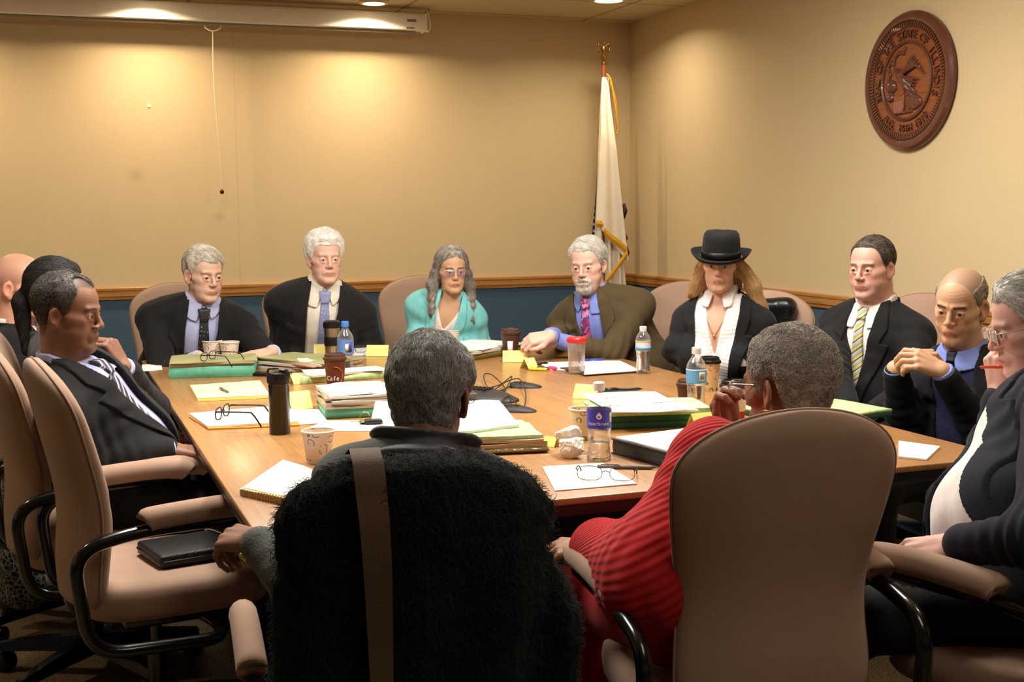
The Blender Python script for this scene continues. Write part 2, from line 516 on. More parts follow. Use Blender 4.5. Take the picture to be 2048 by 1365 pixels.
# small white disc standing in for a dot of reflected light on the wall
tag(lathe([(0, -0.003), (0.009, -0.003), (0.009, 0.001), (0, 0.003)], 12, 'wall_pin', mat('pin_white', (255, 248, 240), 0.4)), 'tiny white round pin on the wall left of the pull cord', 'pin')
o = bpy.data.objects['wall_pin']
d = sight(298, 212); tt = ((CORNER - CAM) @ V) / (d @ V); P = CAM + d * (tt - 0.003)
o.matrix_world = Matrix.Translation(Vector(P)) @ ROOMROT @ Matrix.Rotation(math.pi / 2, 4, 'X')
# ------------------------------------------------------------------ the table
TZ = 0.74
def tbl(px, py, z=TZ): return on_z(px, py, z)
TU0, TU1, TV0, TV1 = -3.22, -1.25, -4.895, -1.74
M_DARK = mat('table_dark', (34, 24, 22), 0.4)
table = thing('conference_table', 'large oak conference table with a dark base in the middle of the room', 'table', room((TU0 + TU1) / 2, (TV0 + TV1) / 2), ANG)
TW, TD = TU1 - TU0, TV1 - TV0
bm = bmesh.new(); add_box(bm, (0, 0, TZ - 0.008), (TW, TD, 0.016), r=0.003); bm_obj('table_top', bm, M_TABLE, table)
bm = bmesh.new(); add_box(bm, (0, 0, TZ - 0.031), (TW - 0.012, TD - 0.012, 0.03), r=0.004); o = bm_obj('edge_band', bm, M_DARK, table); o['label'] = 'dark edge band'
for s in (-1, 1):
    bm = bmesh.new(); add_box(bm, (0, s * 0.85, 0.355), (1.0, 0.10, 0.70), r=0.01); bm_obj('pedestal', bm, M_DARK, table)
bm = bmesh.new(); add_box(bm, (0, 0, 0.35), (0.06, 1.60, 0.5), r=0.01); bm_obj('stretcher', bm, M_DARK, table)

# ------------------------------------------------------------------ papers and folders
def page_mat(name, base, ink, rows=34, strength=0.5, mx=0.09):
    m, nt, N, L, b = nodes_of(name)
    uv = N.new('ShaderNodeUVMap'); sp = N.new('ShaderNodeSeparateXYZ'); L.new(uv.outputs[0], sp.inputs[0])
    fr = math_node(N, L, 'FRACT', math_node(N, L, 'MULTIPLY', sp.outputs['Y'], rows))
    line = math_node(N, L, 'LESS_THAN', fr, 0.42)
    mp = N.new('ShaderNodeMapping'); mp.inputs['Scale'].default_value = (26, rows, 1); L.new(uv.outputs[0], mp.inputs[0])
    nz = N.new('ShaderNodeTexWhiteNoise'); nz.noise_dimensions = '2D'
    fl = N.new('ShaderNodeVectorMath'); fl.operation = 'FLOOR'; L.new(mp.outputs[0], fl.inputs[0]); L.new(fl.outputs[0], nz.inputs['Vector'])
    gate = math_node(N, L, 'GREATER_THAN', nz.outputs['Value'], 0.25)
    f = math_node(N, L, 'MULTIPLY', line, gate)
    for ax, lo, hi in (('X', mx, 1 - mx), ('Y', 0.07, 0.93)):
        f = math_node(N, L, 'MULTIPLY', f, math_node(N, L, 'GREATER_THAN', sp.outputs[ax], lo))
        f = math_node(N, L, 'MULTIPLY', f, math_node(N, L, 'LESS_THAN', sp.outputs[ax], hi))
    c = mix_col(N, L, math_node(N, L, 'MULTIPLY', f, strength), srgb(*base), srgb(*ink))
    L.new(c, b.inputs['Base Color']); b.inputs['Roughness'].default_value = 0.75; b.inputs['Specular IOR Level'].default_value = 0.2
    return m
M_PAPER = mat('paper_white', (240, 238, 236), 0.75, spec=0.2)
M_PRINT = page_mat('paper_printed', (240, 238, 236), (90, 88, 94), strength=0.55)
M_BLOCK = mat('paper_block', (232, 226, 214), 0.8, var_col=(170, 158, 138), vscale=3, scl=(3, 3, 260), spec=0.2)
M_BLOCKT = mat('paper_block_tan', (214, 192, 156), 0.8, var_col=(150, 126, 96), vscale=3, scl=(3, 3, 240), spec=0.2)
M_TEAL = mat('folder_teal', (92, 168, 142), 0.55, bump=0.25, bscale=25, var=0.1, vscale=20)
M_GREEN = mat('folder_green', (24, 84, 62), 0.55, bump=0.2, bscale=25, var=0.15, vscale=14)
M_LGREEN = mat('folder_light_green', (188, 214, 160), 0.65, var_col=(160, 190, 132), vscale=60)
M_OLIVE = mat('folder_olive', (150, 152, 104), 0.6, var=0.1, vscale=12)
M_OLIVEB = mat('folder_olive_brown', (112, 100, 44), 0.5, var=0.15, vscale=12, bump=0.2, bscale=20)
M_TAN = mat('folder_tan', (214, 188, 140), 0.65, var=0.06)
M_ORANGE = mat('folder_orange', (226, 158, 62), 0.6)
M_YELLOW = mat('paper_yellow', (250, 238, 140), 0.7, spec=0.2)
M_LEGAL = page_mat('paper_legal', (250, 242, 176), (220, 200, 90), rows=26, strength=0.35, mx=0.0)
M_BLACK = mat('plastic_black', (18, 18, 19), 0.35)
M_BLEATH = mat('leather_black', (24, 20, 20), 0.42, bump=0.3, bscale=300)

def rect(fl, fr, depth, z=TZ):
    """footprint on the table: front-left, front-right and how deep it goes away from there"""
    a, b = tbl(*fl, z), tbl(*fr, z)
    d = b - a; n = np.array([-d[1], d[0], 0]); n /= np.linalg.norm(n)
    return [a, b, b + n * depth, a + n * depth]

def slab(name, quad, z0, th, mt, parent, jitter=0.0, bulge=0.0, warp=0.0, rot=0.0, inset=0.0, n=7, rnd=None, curl=0.0, mtop=None, base=None):
    rnd = rnd or random.Random(hash(name) % 99)
    q = [np.array(p, float) for p in quad]
    c = sum(q) / 4
    sh = np.array([rnd.uniform(-jitter, jitter), rnd.uniform(-jitter, jitter), 0])
    ca, sa = math.cos(rot), math.sin(rot)
    qq = []
    for p in q:
        d = p - c
        l = np.linalg.norm(d[:2]); d = d * (1 - inset / l)
        qq.append(c + np.array([d[0] * ca - d[1] * sa, d[0] * sa + d[1] * ca, 0]) + sh)
    org = np.array(base if base is not None else (0, 0, 0), float)
    ph = [rnd.uniform(0, 6) for _ in range(4)]
    def P(u, v): return qq[0] * (1 - u) * (1 - v) + qq[1] * u * (1 - v) + qq[2] * u * v + qq[3] * (1 - u) * v
    bm = bmesh.new(); uvl = bm.loops.layers.uv.new('UVMap')
    uvs = {}
    cc = sum(qq) / 4
    lv = [0.0, 1.0] if bulge == 0 else [0, 0.25, 0.5, 0.75, 1]
    def zt(u, v):
        w = warp * (math.sin(u * 4 + ph[0]) * math.cos(v * 3.3 + ph[1]) + 0.5 * math.sin(u * 9 + v * 7 + ph[2]))
        return w * min(1.0, 4 * min(u, 1 - u) + 0.4) + curl * max(0, (u - 0.55) / 0.45) ** 2 * (1 - v)
    grid = [[None] * n for _ in range(n)]; gb = [[None] * n for _ in range(n)]
    def mk(u, v, t):
        p = P(u, v)
        if bulge and 0 < t < 1:
            d = (p - cc); d /= max(np.linalg.norm(d), 1e-6); p = p + d * bulge * math.sin(math.pi * t)
        vt = bm.verts.new((p[0] - org[0], p[1] - org[1], z0 - org[2] + th * t + zt(u, v) * t))
        uvs[vt] = (u, v)
        return vt
    for i in range(n):
        for j in range(n):
            u, v = i / (n - 1), j / (n - 1)
            grid[i][j] = mk(u, v, 1.0); gb[i][j] = mk(u, v, 0.0)
    for i in range(n - 1):
        for j in range(n - 1):
            bm.faces.new((grid[i][j], grid[i + 1][j], grid[i + 1][j + 1], grid[i][j + 1])).material_index = 1 if mtop else 0
            bm.faces.new((gb[i][j], gb[i][j + 1], gb[i + 1][j + 1], gb[i + 1][j]))
    per = [(i, 0) for i in range(n)] + [(n - 1, j) for j in range(1, n)] + [(i, n - 1) for i in range(n - 2, -1, -1)] + [(0, j) for j in range(n - 2, 0, -1)]
    cols = []
    for (i, j) in per:
        col = [gb[i][j]] + [mk(i / (n - 1), j / (n - 1), t) for t in lv[1:-1]] + [grid[i][j]]
        cols.append(col)
    for k in range(len(per)):
        A, B = cols[k], cols[(k + 1) % len(per)]
        for t in range(len(A) - 1):
            bm.faces.new((A[t], B[t], B[t + 1], A[t + 1]))
    for f in bm.faces:
        for l in f.loops: l[uvl].uv = uvs[l.vert]
    return sharp(bm_obj(name, bm, [mt, mtop] if mtop else mt, parent), 50)

def pile(name, label, cat, quad, layers, group=None, z=TZ, seed=1):
    base = sum(quad) / 4; base = np.array([base[0], base[1], z])
    t = thing(name, label, cat, base, 0, group)
    rnd = random.Random(seed)
    zz = z + 0.0008
    for L_ in layers:
        nm, th, mt = L_[:3]; kw = dict(L_[3]) if len(L_) > 3 else {}
        q = kw.pop('quad', quad); gap = kw.pop('gap', 0.0)
        slab(nm, q, zz + gap, th, mt, t, rnd=rnd, base=base, **kw)
        zz += th + gap + 0.0006
    t['top'] = zz
    return t

q = rect((340, 758), (508, 753), 0.26)
pile('folder_pile', 'teal accordion folder under olive files, in front of the two paired paper cups', 'folder pile', q,
     [('accordion_folder', 0.042, M_TEAL, dict(bulge=0.006, warp=0.001)), ('paper_block', 0.010, M_BLOCK, dict(rot=0.05, jitter=0.01, warp=0.002)),
      ('tan_file', 0.005, M_BLOCKT, dict(rot=-0.03, jitter=0.01, warp=0.002)), ('olive_cover', 0.003, M_OLIVE, dict(rot=0.06, warp=0.003, inset=-0.01))], seed=3)
q = rect((514, 736), (648, 750), 0.22)
pile('folder_pile', 'spread olive files with loose pages, in front of the white-haired man', 'folder pile', q,
     [('paper_block', 0.012, M_BLOCK, dict(rot=0.1, warp=0.002)), ('tan_file', 0.006, M_BLOCKT, dict(rot=-0.12, warp=0.003)), ('paper_block', 0.010, M_BLOCK, dict(rot=0.05, jitter=0.015, warp=0.003)),
      ('red_file', 0.003, mat('folder_pink', (206, 150, 130), 0.6), dict(rot=-0.2, warp=0.002)), ('paper_block', 0.008, M_BLOCK, dict(rot=-0.08, jitter=0.01, warp=0.002)), ('olive_cover', 0.003, M_OLIVE, dict(rot=0.0, warp=0.003, inset=-0.02))], seed=5)
q = rect((604, 769), (790, 755), 0.14)
pile('folder_pile', 'light green folder behind the brown coffee cup, pages sticking out', 'folder pile', q,
     [('folder', 0.024, M_LGREEN, dict(bulge=0.006, warp=0.003)), ('paper_block', 0.006, M_BLOCK, dict(rot=0.12, jitter=0.01, warp=0.003, inset=0.02)), ('page', 0.002, M_PRINT, dict(rot=-0.2, inset=0.04, warp=0.003))], seed=8)
q = [tbl(395, 804), tbl(540, 797), tbl(520, 768), tbl(380, 777)]
pile('legal_pad', 'yellow legal pad with a pen lying on it', 'notepad', q, [('pad', 0.010, M_YELLOW, {}), ('page', 0.0012, M_LEGAL, dict(warp=0.001, mtop=M_LEGAL))], seed=2)
q = [tbl(417, 861), tbl(600, 853), tbl(575, 820), tbl(378, 836)]
q2 = [tbl(415, 860), tbl(600, 850), tbl(575, 817), tbl(378, 834)]
pile('document_folder', 'orange folder with white sheets, black eyeglasses on it', 'folder', q,
     [('folder', 0.004, M_ORANGE, dict(warp=0.001)), ('page', 0.006, M_PAPER, dict(quad=q2, warp=0.001, mtop=M_PRINT))], seed=4)
q = [tbl(560, 853), tbl(655, 848), tbl(640, 822), tbl(560, 822)]
pile('paper_sheets', 'white sheets at the foot of the tall black flask', 'paper', q, [('page', 0.003, M_PAPER, dict(warp=0.0015, rot=0.03, mtop=M_PRINT))], seed=4)
q = rect((652, 839), (800, 832), 0.27)
pile('folder_pile', 'thick stack of white papers on a teal folder, behind the grey head in front', 'folder pile', q,
     [('accordion_folder', 0.030, M_TEAL, dict(bulge=0.007, warp=0.001)), ('tan_file', 0.008, M_BLOCKT, dict(rot=0.03, warp=0.003, inset=-0.01)), ('paper_block', 0.010, M_BLOCK, dict(rot=-0.03, jitter=0.01, warp=0.003)),
      ('paper_block', 0.007, M_BLOCK, dict(rot=0.1, jitter=0.012, warp=0.003)), ('tan_file', 0.006, M_BLOCKT, dict(rot=0.0, warp=0.003)), ('paper_block', 0.008, M_BLOCK, dict(rot=0.08, warp=0.003, jitter=0.01)), ('page', 0.003, M_PAPER, dict(rot=0.14, warp=0.004, inset=0.01))], seed=6)
q = [tbl(606, 863), tbl(780, 864), tbl(790, 828), tbl(650, 836)]
q = [tbl(606, 863), tbl(775, 864), tbl(800, 842), tbl(650, 843)]
pile('paper_sheet', 'white sheet lying flat under the car keys', 'paper', q, [('page', 0.0012, M_PAPER, dict(warp=0.0005))], seed=6)
# right-hand pile seen past the front head
q = rect((880, 915), (1092, 906), 0.27)
top = [tbl(905, 862, 0.80), tbl(1038, 846, 0.80), tbl(998, 798, 0.80), tbl(900, 800, 0.80)]
pile('folder_pile', 'pile of white, green and tan files right of the grey head in front', 'folder pile', q,
     [('wrapped_book', 0.016, mat('wrapped_brown', (110, 90, 56), 0.15, coat=0.6, bump=0.5, bscale=30), dict(bulge=0.012, warp=0.002)), ('paper_block', 0.012, M_BLOCKT, dict(rot=0.04, warp=0.003)),
      ('tan_file', 0.008, M_BLOCKT, dict(rot=-0.04, jitter=0.01, warp=0.003)), ('folder', 0.008, M_LGREEN, dict(rot=0.05, jitter=0.005, warp=0.002, inset=0.015)), ('page', 0.008, M_PAPER, dict(quad=top, warp=0.003, mtop=M_PAPER))], seed=7)
q = [tbl(1110, 984), tbl(1274, 970), tbl(1205, 928), tbl(1085, 936)]
pile('document', 'white printed sheets near the table edge with wire eyeglasses on them', 'paper', q, [('page', 0.0022, M_PAPER, dict(warp=0.0006, mtop=M_PRINT))], seed=8)
q = rect((1222, 908), (1402, 958), 0.27)
pile('ring_binder', 'thick black binder with white pages beside the water bottle in front', 'binder', q,
     [('cover', 0.003, M_BLEATH, {}), ('paper_block', 0.034, mat('binder_pages', (58, 60, 58), 0.5, var_col=(20, 22, 22), vscale=3, scl=(3, 3, 220)), dict(inset=0.006, bulge=0.002)), ('cover', 0.003, M_BLEATH, {}), ('page', 0.004, M_PAPER, dict(inset=0.012, warp=0.001, mtop=M_PRINT))], seed=9)
q = rect((1196, 861), (1420, 853), 0.20)
top2 = [tbl(1225, 815, 0.815), tbl(1398, 812, 0.815), tbl(1365, 796, 0.815), tbl(1200, 792, 0.815)]
top3 = [tbl(1205, 806, 0.815), tbl(1345, 795, 0.815), tbl(1310, 777, 0.815), tbl(1160, 781, 0.815)]
pile('folder_pile', 'tall stack of dark green folders with white papers on top', 'folder pile', q,
     [('folder', 0.020, M_GREEN, dict(bulge=0.003, warp=0.001)), ('folder', 0.018, M_GREEN, dict(bulge=0.003, warp=0.001, jitter=0.004)), ('paper_block', 0.013, M_LGREEN, dict(warp=0.001, jitter=0.004)),
      ('green_cover', 0.004, M_LGREEN, dict(warp=0.002, inset=-0.005)), ('page', 0.003, M_PAPER, dict(quad=top2, warp=0.003)), ('page', 0.003, M_PAPER, dict(quad=top3, warp=0.001, mtop=M_PRINT))], seed=10)
q = rect((1615, 856), (1782, 834), 0.30)
pile('folder_pile', 'pale green folder on the table in front of the man with clasped hands', 'folder pile', q,
     [('folder', 0.014, M_GREEN, dict(bulge=0.003)), ('green_cover', 0.010, M_LGREEN, dict(warp=0.004, bulge=0.004))], seed=11)
q = [tbl(1797, 917), tbl(1853, 923), tbl(1880, 897), tbl(1797, 886)]
pile('notepad', 'white pad on the right corner of the table', 'notepad', q, [('pad', 0.005, M_PAPER, {})], seed=12)
q = rect((1170, 753), (1283, 746), 0.24)
q2 = [tbl(1168, 749, .75), tbl(1280, 741, .75), tbl(1240, 722, .75), tbl(1172, 722, .75)]
pile('leather_portfolio', 'dark leather portfolio with white paper beside the red-lidded tumbler', 'portfolio', q,
     [('cover', 0.006, mat('leather_wine', (58, 34, 30), 0.4), dict(bulge=0.002)), ('page', 0.003, M_PAPER, dict(quad=q2, mtop=M_PRINT))], seed=13)
q = [tbl(1100, 741), tbl(1165, 743), tbl(1175, 724), tbl(1078, 728)]
pile('document', 'white sheets on the table left of the leather portfolio', 'paper', q, [('page', 0.003, M_PAPER, dict(warp=0.001, mtop=M_PRINT))], seed=14)
q = rect((945, 722), (1058, 704), 0.28)
pile('folder_pile', 'olive brown folder with white pages beside the capped coffee cup with a sticker', 'folder pile', q,
     [('folder', 0.026, M_OLIVEB, dict(bulge=0.006, warp=0.002)), ('paper_block', 0.010, M_BLOCK, dict(rot=0.05, warp=0.002)), ('green_cover', 0.003, M_LGREEN, dict(rot=-0.05, warp=0.002)), ('page', 0.003, M_PAPER, dict(rot=0.2, inset=0.03, warp=0.002))], seed=15)
q = [tbl(284, 744), tbl(325, 741), tbl(322, 729), tbl(284, 731)]
pile('paper_sheet', 'white sheet at the far left corner of the table', 'paper', q, [('page', 0.002, M_PAPER, {})], seed=16)
q = [tbl(705, 712), tbl(775, 711), tbl(770, 699), tbl(700, 698)]
pile('document', 'white papers under small eyeglasses before the white-haired man', 'paper', q, [('page', 0.006, M_PAPER, dict(mtop=M_PRINT))], seed=17)

# spiral notebook on the near left corner
NBK = [tbl(480, 992), tbl(650, 1030), tbl(690, 975), tbl(566, 932)]
nb = pile('spiral_notebook', 'white spiral notebook on the near left corner of the table', 'notebook', NBK, [('page_block', 0.012, M_BLOCK, dict(warp=0.001)), ('page', 0.003, M_PAPER, dict(warp=0.004, mtop=M_PRINT))], seed=18)
bm = bmesh.new(); a, b_ = NBK[0], NBK[1]; base = sum(NBK) / 4; base[2] = TZ
dirv = (b_ - a) / np.linalg.norm(b_ - a); nrm = np.array([-dirv[1], dirv[0], 0])
for k in range(22):
    c = a + dirv * (0.012 + k * 0.0095) + nrm * 0.004 - base
    add_tube(bm, [c + nrm * (0.011 * math.cos(t)) + np.array([0, 0, 0.009 + 0.010 * math.sin(t)]) for t in np.linspace(0, 2 * math.pi, 12, endpoint=False)], 0.0014, 5, closed=True)
o = bm_obj('spiral_wire', bm, mat('wire_gold', (220, 170, 90), 0.3, metal=0.8), nb); o['label'] = 'golden wire spiral'

# ------------------------------------------------------------------ cards
def tent_card(px, py, w, h, yaw, label, group='yellow tent cards', mt=None):
    p = tbl(px, py)
    t = thing('tent_card', label, 'name card', p, yaw, group)
    for s in (-1, 1):
        bm = bmesh.new()
        add_box(bm, (0, 0, 0), (w, 0.0010, h))
        for v in bm.verts:
            v.co = Matrix.Rotation(s * math.radians(30), 4, 'X') @ v.co
            v.co += Vector((0, s * h * 0.26, h * 0.435 + 0.0008))
        bm_obj('card_panel', bm, mt or M_YELLOW, t, smooth=False)
    return t
tent_card(1030, 724, 0.105, 0.055, 0.0, 'yellow tent card in front of the stickered coffee cup')
tent_card(1058, 738, 0.065, 0.05, 0.9, 'small yellow tent card beside the highlighters')
tent_card(756, 712, 0.10, 0.055, -0.1, 'yellow tent card right of the blue-capped water bottle')
tent_card(648, 708, 0.09, 0.05, 0.1, 'yellow tent card at the foot of the steel travel mug')
tent_card(598, 817, 0.075, 0.065, 0.5, 'yellow tent card behind the tall black flask')
tent_card(1175, 797, 0.09, 0.055, -0.5, 'yellow tent card behind the bottle with the violet label')
tent_card(1404, 862, 0.08, 0.06, 0.5, 'yellow tent card beside the red sleeve')
tent_card(592, 768, 0.05, 0.04, 0.8, 'small orange-yellow card left of the light green folder')
tent_card(775, 846, 0.08, 0.075, -0.4, 'folded white card beside the car keys', 'white folded cards', M_PAPER)
tent_card(1102, 893, 0.04, 0.03, -0.6, 'small yellow card between the file pile and the crumpled napkin')

# ------------------------------------------------------------------ cups, bottles, mugs
def swirl_mat(name, base, ink, green=None, scale=42.0):
    m, nt, N, L, b = nodes_of(name)
    tc = N.new('ShaderNodeTexCoord')
    nz = N.new('ShaderNodeTexNoise'); nz.inputs['Scale'].default_value = 30; L.new(tc.outputs['Object'], nz.inputs['Vector'])
    ad = N.new('ShaderNodeVectorMath'); ad.operation = 'MULTIPLY_ADD'; ad.inputs[1].default_value = (0.012, 0.012, 0.012); L.new(nz.outputs['Color'], ad.inputs[0]); L.new(tc.outputs['Object'], ad.inputs[2])
    v = N.new('ShaderNodeTexVoronoi'); v.inputs['Scale'].default_value = scale; L.new(ad.outputs[0], v.inputs['Vector'])
    r = math_node(N, L, 'ABSOLUTE', math_node(N, L, 'SUBTRACT', v.outputs['Distance'], 0.42))
    ring = math_node(N, L, 'LESS_THAN', r, 0.045)
    n2 = N.new('ShaderNodeTexNoise'); n2.inputs['Scale'].default_value = 60; L.new(tc.outputs['Object'], n2.inputs['Vector'])
    ring = math_node(N, L, 'MULTIPLY', ring, math_node(N, L, 'GREATER_THAN', n2.outputs['Fac'], 0.47))
    dot = math_node(N, L, 'LESS_THAN', v.outputs['Distance'], 0.12)
    f = math_node(N, L, 'MAXIMUM', ring, dot)
    inkc = srgb(*ink)
    c = mix_col(N, L, math_node(N, L, 'MULTIPLY', f, 0.85), srgb(*base), inkc)
    if green:
        sp = N.new('ShaderNodeSeparateXYZ'); L.new(tc.outputs['Object'], sp.inputs[0])
        low = math_node(N, L, 'LESS_THAN', sp.outputs['Z'], 0.045)
        g = math_node(N, L, 'MULTIPLY', low, math_node(N, L, 'LESS_THAN', math_node(N, L, 'ABSOLUTE', math_node(N, L, 'SUBTRACT', v.outputs['Distance'], 0.33)), 0.07))
        c = mix_col(N, L, g, c, srgb(*green))
    L.new(c, b.inputs['Base Color']); b.inputs['Roughness'].default_value = 0.55
    return m
M_SWIRL = swirl_mat('cup_swirl', (238, 224, 206), (104, 62, 48))
M_SWIRLG = swirl_mat('cup_swirl_green', (236, 218, 178), (84, 60, 40), (96, 150, 60))
M_RIM = mat('cup_rim', (242, 232, 214), 0.5)
M_CLID = mat('lid_black', (22, 21, 21), 0.3)
M_BROWN = mat('cup_brown', (78, 48, 34), 0.45)

def paper_cup(px, py, r1, r0, h, label, mt=None, group='patterned paper cups', name='paper_cup'):
    p = tbl(px, py)
    t = thing(name, label, 'cup', p, 0, group)
    lathe([(0, 0.004), (r0 - 0.002, 0.004), (r0 - 0.001, 0.0), (r0, 0.001), (r1, h - 0.002), (r1 - 0.0015, h - 0.002), (r0 - 0.0015, 0.006), (0, 0.006)], 36, 'cup_body', mt or M_SWIRL, t)
    lathe([(r1 + 0.0018, h - 0.003), (r1 + 0.0022, h), (r1, h + 0.0015), (r1 - 0.002, h)], 36, 'cup_rim', M_RIM, t, close=True)
    return t
paper_cup(425, 721, 0.043, 0.031, 0.088, 'paper cup with brown swirls, left of the paired two by the grey-haired man')
paper_cup(460, 722, 0.042, 0.031, 0.084, 'paper cup with brown swirls, right of the paired two by the grey-haired man')
paper_cup(638, 925, 0.043, 0.032, 0.085, 'open paper cup with brown swirls beside the spiral notebook')
paper_cup(1166, 878, 0.040, 0.030, 0.088, 'open paper cup with green leaf print left of the violet-labelled bottle', M_SWIRLG)
paper_cup(903, 694, 0.040, 0.030, 0.08, 'paper cup in front of the woman in turquoise', M_RIM)

def lidded_cup(px, py, r1, r0, h, label, mb, ml, group='lidded coffee cups', extra=None):
    p = tbl(px, py)
    t = thing('coffee_cup', label, 'coffee cup', p, 0, group)
    lathe([(0, 0.0), (r0, 0.0), (r1, h), (0, h)], 40, 'cup_body', mb, t)
    lathe([(r1 + 0.002, h - 0.004), (r1 + 0.0035, h), (r1 + 0.002, h + 0.006), (r1 - 0.002, h + 0.008), (r1 - 0.004, h + 0.018), (r1 - 0.008, h + 0.020), (r1 - 0.010, h + 0.014), (0, h + 0.014)], 40, 'cup_lid', ml, t)
    if extra: extra(t, r1, r0, h)
    return t
def face_angle(p): return math.atan2(-p[1], -p[0])
def wrap_text(name, s, size, rfun, z, ang0, mt, parent, spacing=0.62, bold=0.0):
    """letters set one by one round a vertical wall; ang0 is the direction the middle faces"""
    w = size * spacing
    tot = w * (len(s) - 1)
    r = rfun(z); items = []
    for i, ch in enumerate(s):
        if ch == ' ': continue
        a = ang0 + (i * w - tot / 2) / r
        rot = Matrix.Rotation(a + math.pi / 2, 4, 'Z') @ Matrix.Rotation(math.pi / 2, 4, 'X')
        items.append((ch, size, Matrix.Translation((r * math.cos(a), r * math.sin(a), z)) @ rot))
    return letters(name, items, mt, parent, 0.0002)
def wrap_patch(name, r0f, a0, a1, z0, z1, mt, parent, th=0.0006, n=12):
    bm = bmesh.new(); rows = []
    for z in (z0, z1):
        rows.append([[bm.verts.new(((r0f(z) + d) * math.cos(a), (r0f(z) + d) * math.sin(a), z)) for a in np.linspace(a0, a1, n)] for d in (0, th)])
    for d in (0, 1):
        for k in range(n - 1): bm.faces.new((rows[0][d][k], rows[0][d][k + 1], rows[1][d][k + 1], rows[1][d][k]))
    for z in (0, 1):
        for k in range(n - 1): bm.faces.new((rows[z][0][k], rows[z][0][k + 1], rows[z][1][k + 1], rows[z][1][k]))
    for k in (0, n - 1): bm.faces.new((rows[0][0][k], rows[0][1][k], rows[1][1][k], rows[1][0][k]))
    return bm_obj(name, bm, mt, parent)
M_INKW = mat('print_white', (226, 216, 206), 0.5)
M_INKD = mat('print_dark', (40, 36, 40), 0.5)
def cafe(t, r1, r0, h):
    a = face_angle(t.location); f = lambda z: r0 + (r1 - r0) * z / h + 0.0006
    bm = bmesh.new()
    pts = []
    for q_ in np.linspace(-1.9, 1.5, 20):
        zz = 0.05 + 0.036 * math.sin(q_); aa = a + (0.036 * math.cos(q_) - 0.006) / 0.036
        pts.append(((f(zz) + 0.0004) * math.cos(aa), (f(zz) + 0.0004) * math.sin(aa), zz))
    add_tube(bm, pts, 0.0013, 5); bm_obj('ring_print', bm, mat('print_orange', (206, 120, 70), 0.5), t)
    wrap_text('cup_lettering', 'Cafe', 0.024, f, 0.042, a - 0.25, M_INKW, t, 0.5)
    bm = bmesh.new()
lidded_cup(671, 778, 0.0405, 0.029, 0.112, 'brown coffee cup with Cafe print before the blue-capped bottle', mat('cup_cafe', (92, 42, 28), 0.45), M_BROWN, extra=cafe)
def stick(t, r1, r0, h):
    a = face_angle(t.location); f = lambda z: r0 + (r1 - r0) * z / h + 0.0006
    wrap_patch('paper_sticker', f, a - 0.35, a + 0.28, 0.012, 0.072, M_PRINT, t)
lidded_cup(1021, 713, 0.042, 0.030, 0.105, 'dark brown lidded cup with a white sticker before the man in olive', M_BROWN, M_BROWN, extra=stick)
lidded_cup(1419, 781, 0.0375, 0.028, 0.103, 'tan leaf-printed cup with a black lid before the woman in the hat', swirl_mat('cup_tan', (214, 184, 140), (90, 56, 34), (70, 130, 60)), M_CLID)
def redband(t, r1, r0, h):
    f = lambda z: r0 + (r1 - r0) * z / h + 0.0004
    lathe([(f(0.001), 0.001), (f(0.03) , 0.03), (f(0.03) - 0.003, 0.03), (f(0.001) - 0.003, 0.001)], 40, 'red_band', mat('cup_red', (206, 24, 26), 0.45), t, close=True)
    a = face_angle(t.location)
    for k in range(3): wrap_patch('fine_print', f, a + 0.02 + k * 0.16, a + 0.14 + k * 0.16, 0.036, 0.042, mat('print_grey', (96, 116, 120), 0.5), t, 0.0004, 4)
lidded_cup(1468, 840, 0.0435, 0.031, 0.105, 'white coffee cup with black lid and red foot band beside the short grey-haired woman', mat('cup_white', (232, 220, 210), 0.5), M_CLID, extra=redband)
lidded_cup(1371, 800, 0.030, 0.024, 0.052, 'small dark brown cup half hidden by the pale blue labelled bottle', M_BROWN, M_BROWN)
o = lathe([(0, 0), (0.012, 0.0), (0.0165, 0.006), (0.018, 0.017), (0.014, 0.028), (0.006, 0.033), (0, 0.034)], 20, 'creamer_pot', mat('creamer', (238, 226, 212), 0.4)); o.location = tuple(tbl(1438, 826)); tag(o, 'small round white creamer left of the white coffee cup', 'creamer')

# black flask
def flask(px, py):
    t = thing('vacuum_flask', 'tall glossy black flask with a flip lid standing alone on the table', 'flask', tbl(px, py))
    M_F = mat('flask_black', (10, 10, 11), 0.16, coat=0.4)
    lathe([(0, 0.0), (0.0295, 0.0), (0.031, 0.003), (0.0315, 0.15), (0.0325, 0.152), (0, 0.153)], 44, 'flask_body', M_F, t)
    lathe([(0.0335, 0.1535), (0.0345, 0.156), (0.0345, 0.176), (0.0325, 0.182), (0.026, 0.186), (0, 0.187)], 44, 'flask_lid', M_BLACK, t)
    bm = bmesh.new(); add_box(bm, (0.018, -0.012, 0.189), (0.026, 0.020, 0.010), r=0.003); add_box(bm, (0.036, -0.004, 0.183), (0.014, 0.012, 0.006), r=0.002); bm_obj('flip_spout', bm, M_F, t)
    bm = bmesh.new(); add_tube(bm, round_path([(-0.03, -0.01, 0.178), (-0.028, -0.012, 0.196), (0.004, -0.012, 0.196)], 0.008), 0.003, 8); bm_obj('carry_loop', bm, M_BLACK, t)
flask(560, 868)
t = thing('travel_mug', 'steel and black travel mug in front of the white-haired man', 'travel mug', tbl(665, 711))
M_STEEL = mat('steel', (190, 180, 160), 0.3, metal=1.0)
lathe([(0, 0), (0.031, 0), (0.033, 0.004), (0.0345, 0.045), (0, 0.045)], 36, 'mug_body', M_STEEL, t)
lathe([(0.0355, 0.0455), (0.037, 0.05), (0.037, 0.082), (0.0355, 0.086), (0, 0.086)], 36, 'grip_band', M_BLACK, t)
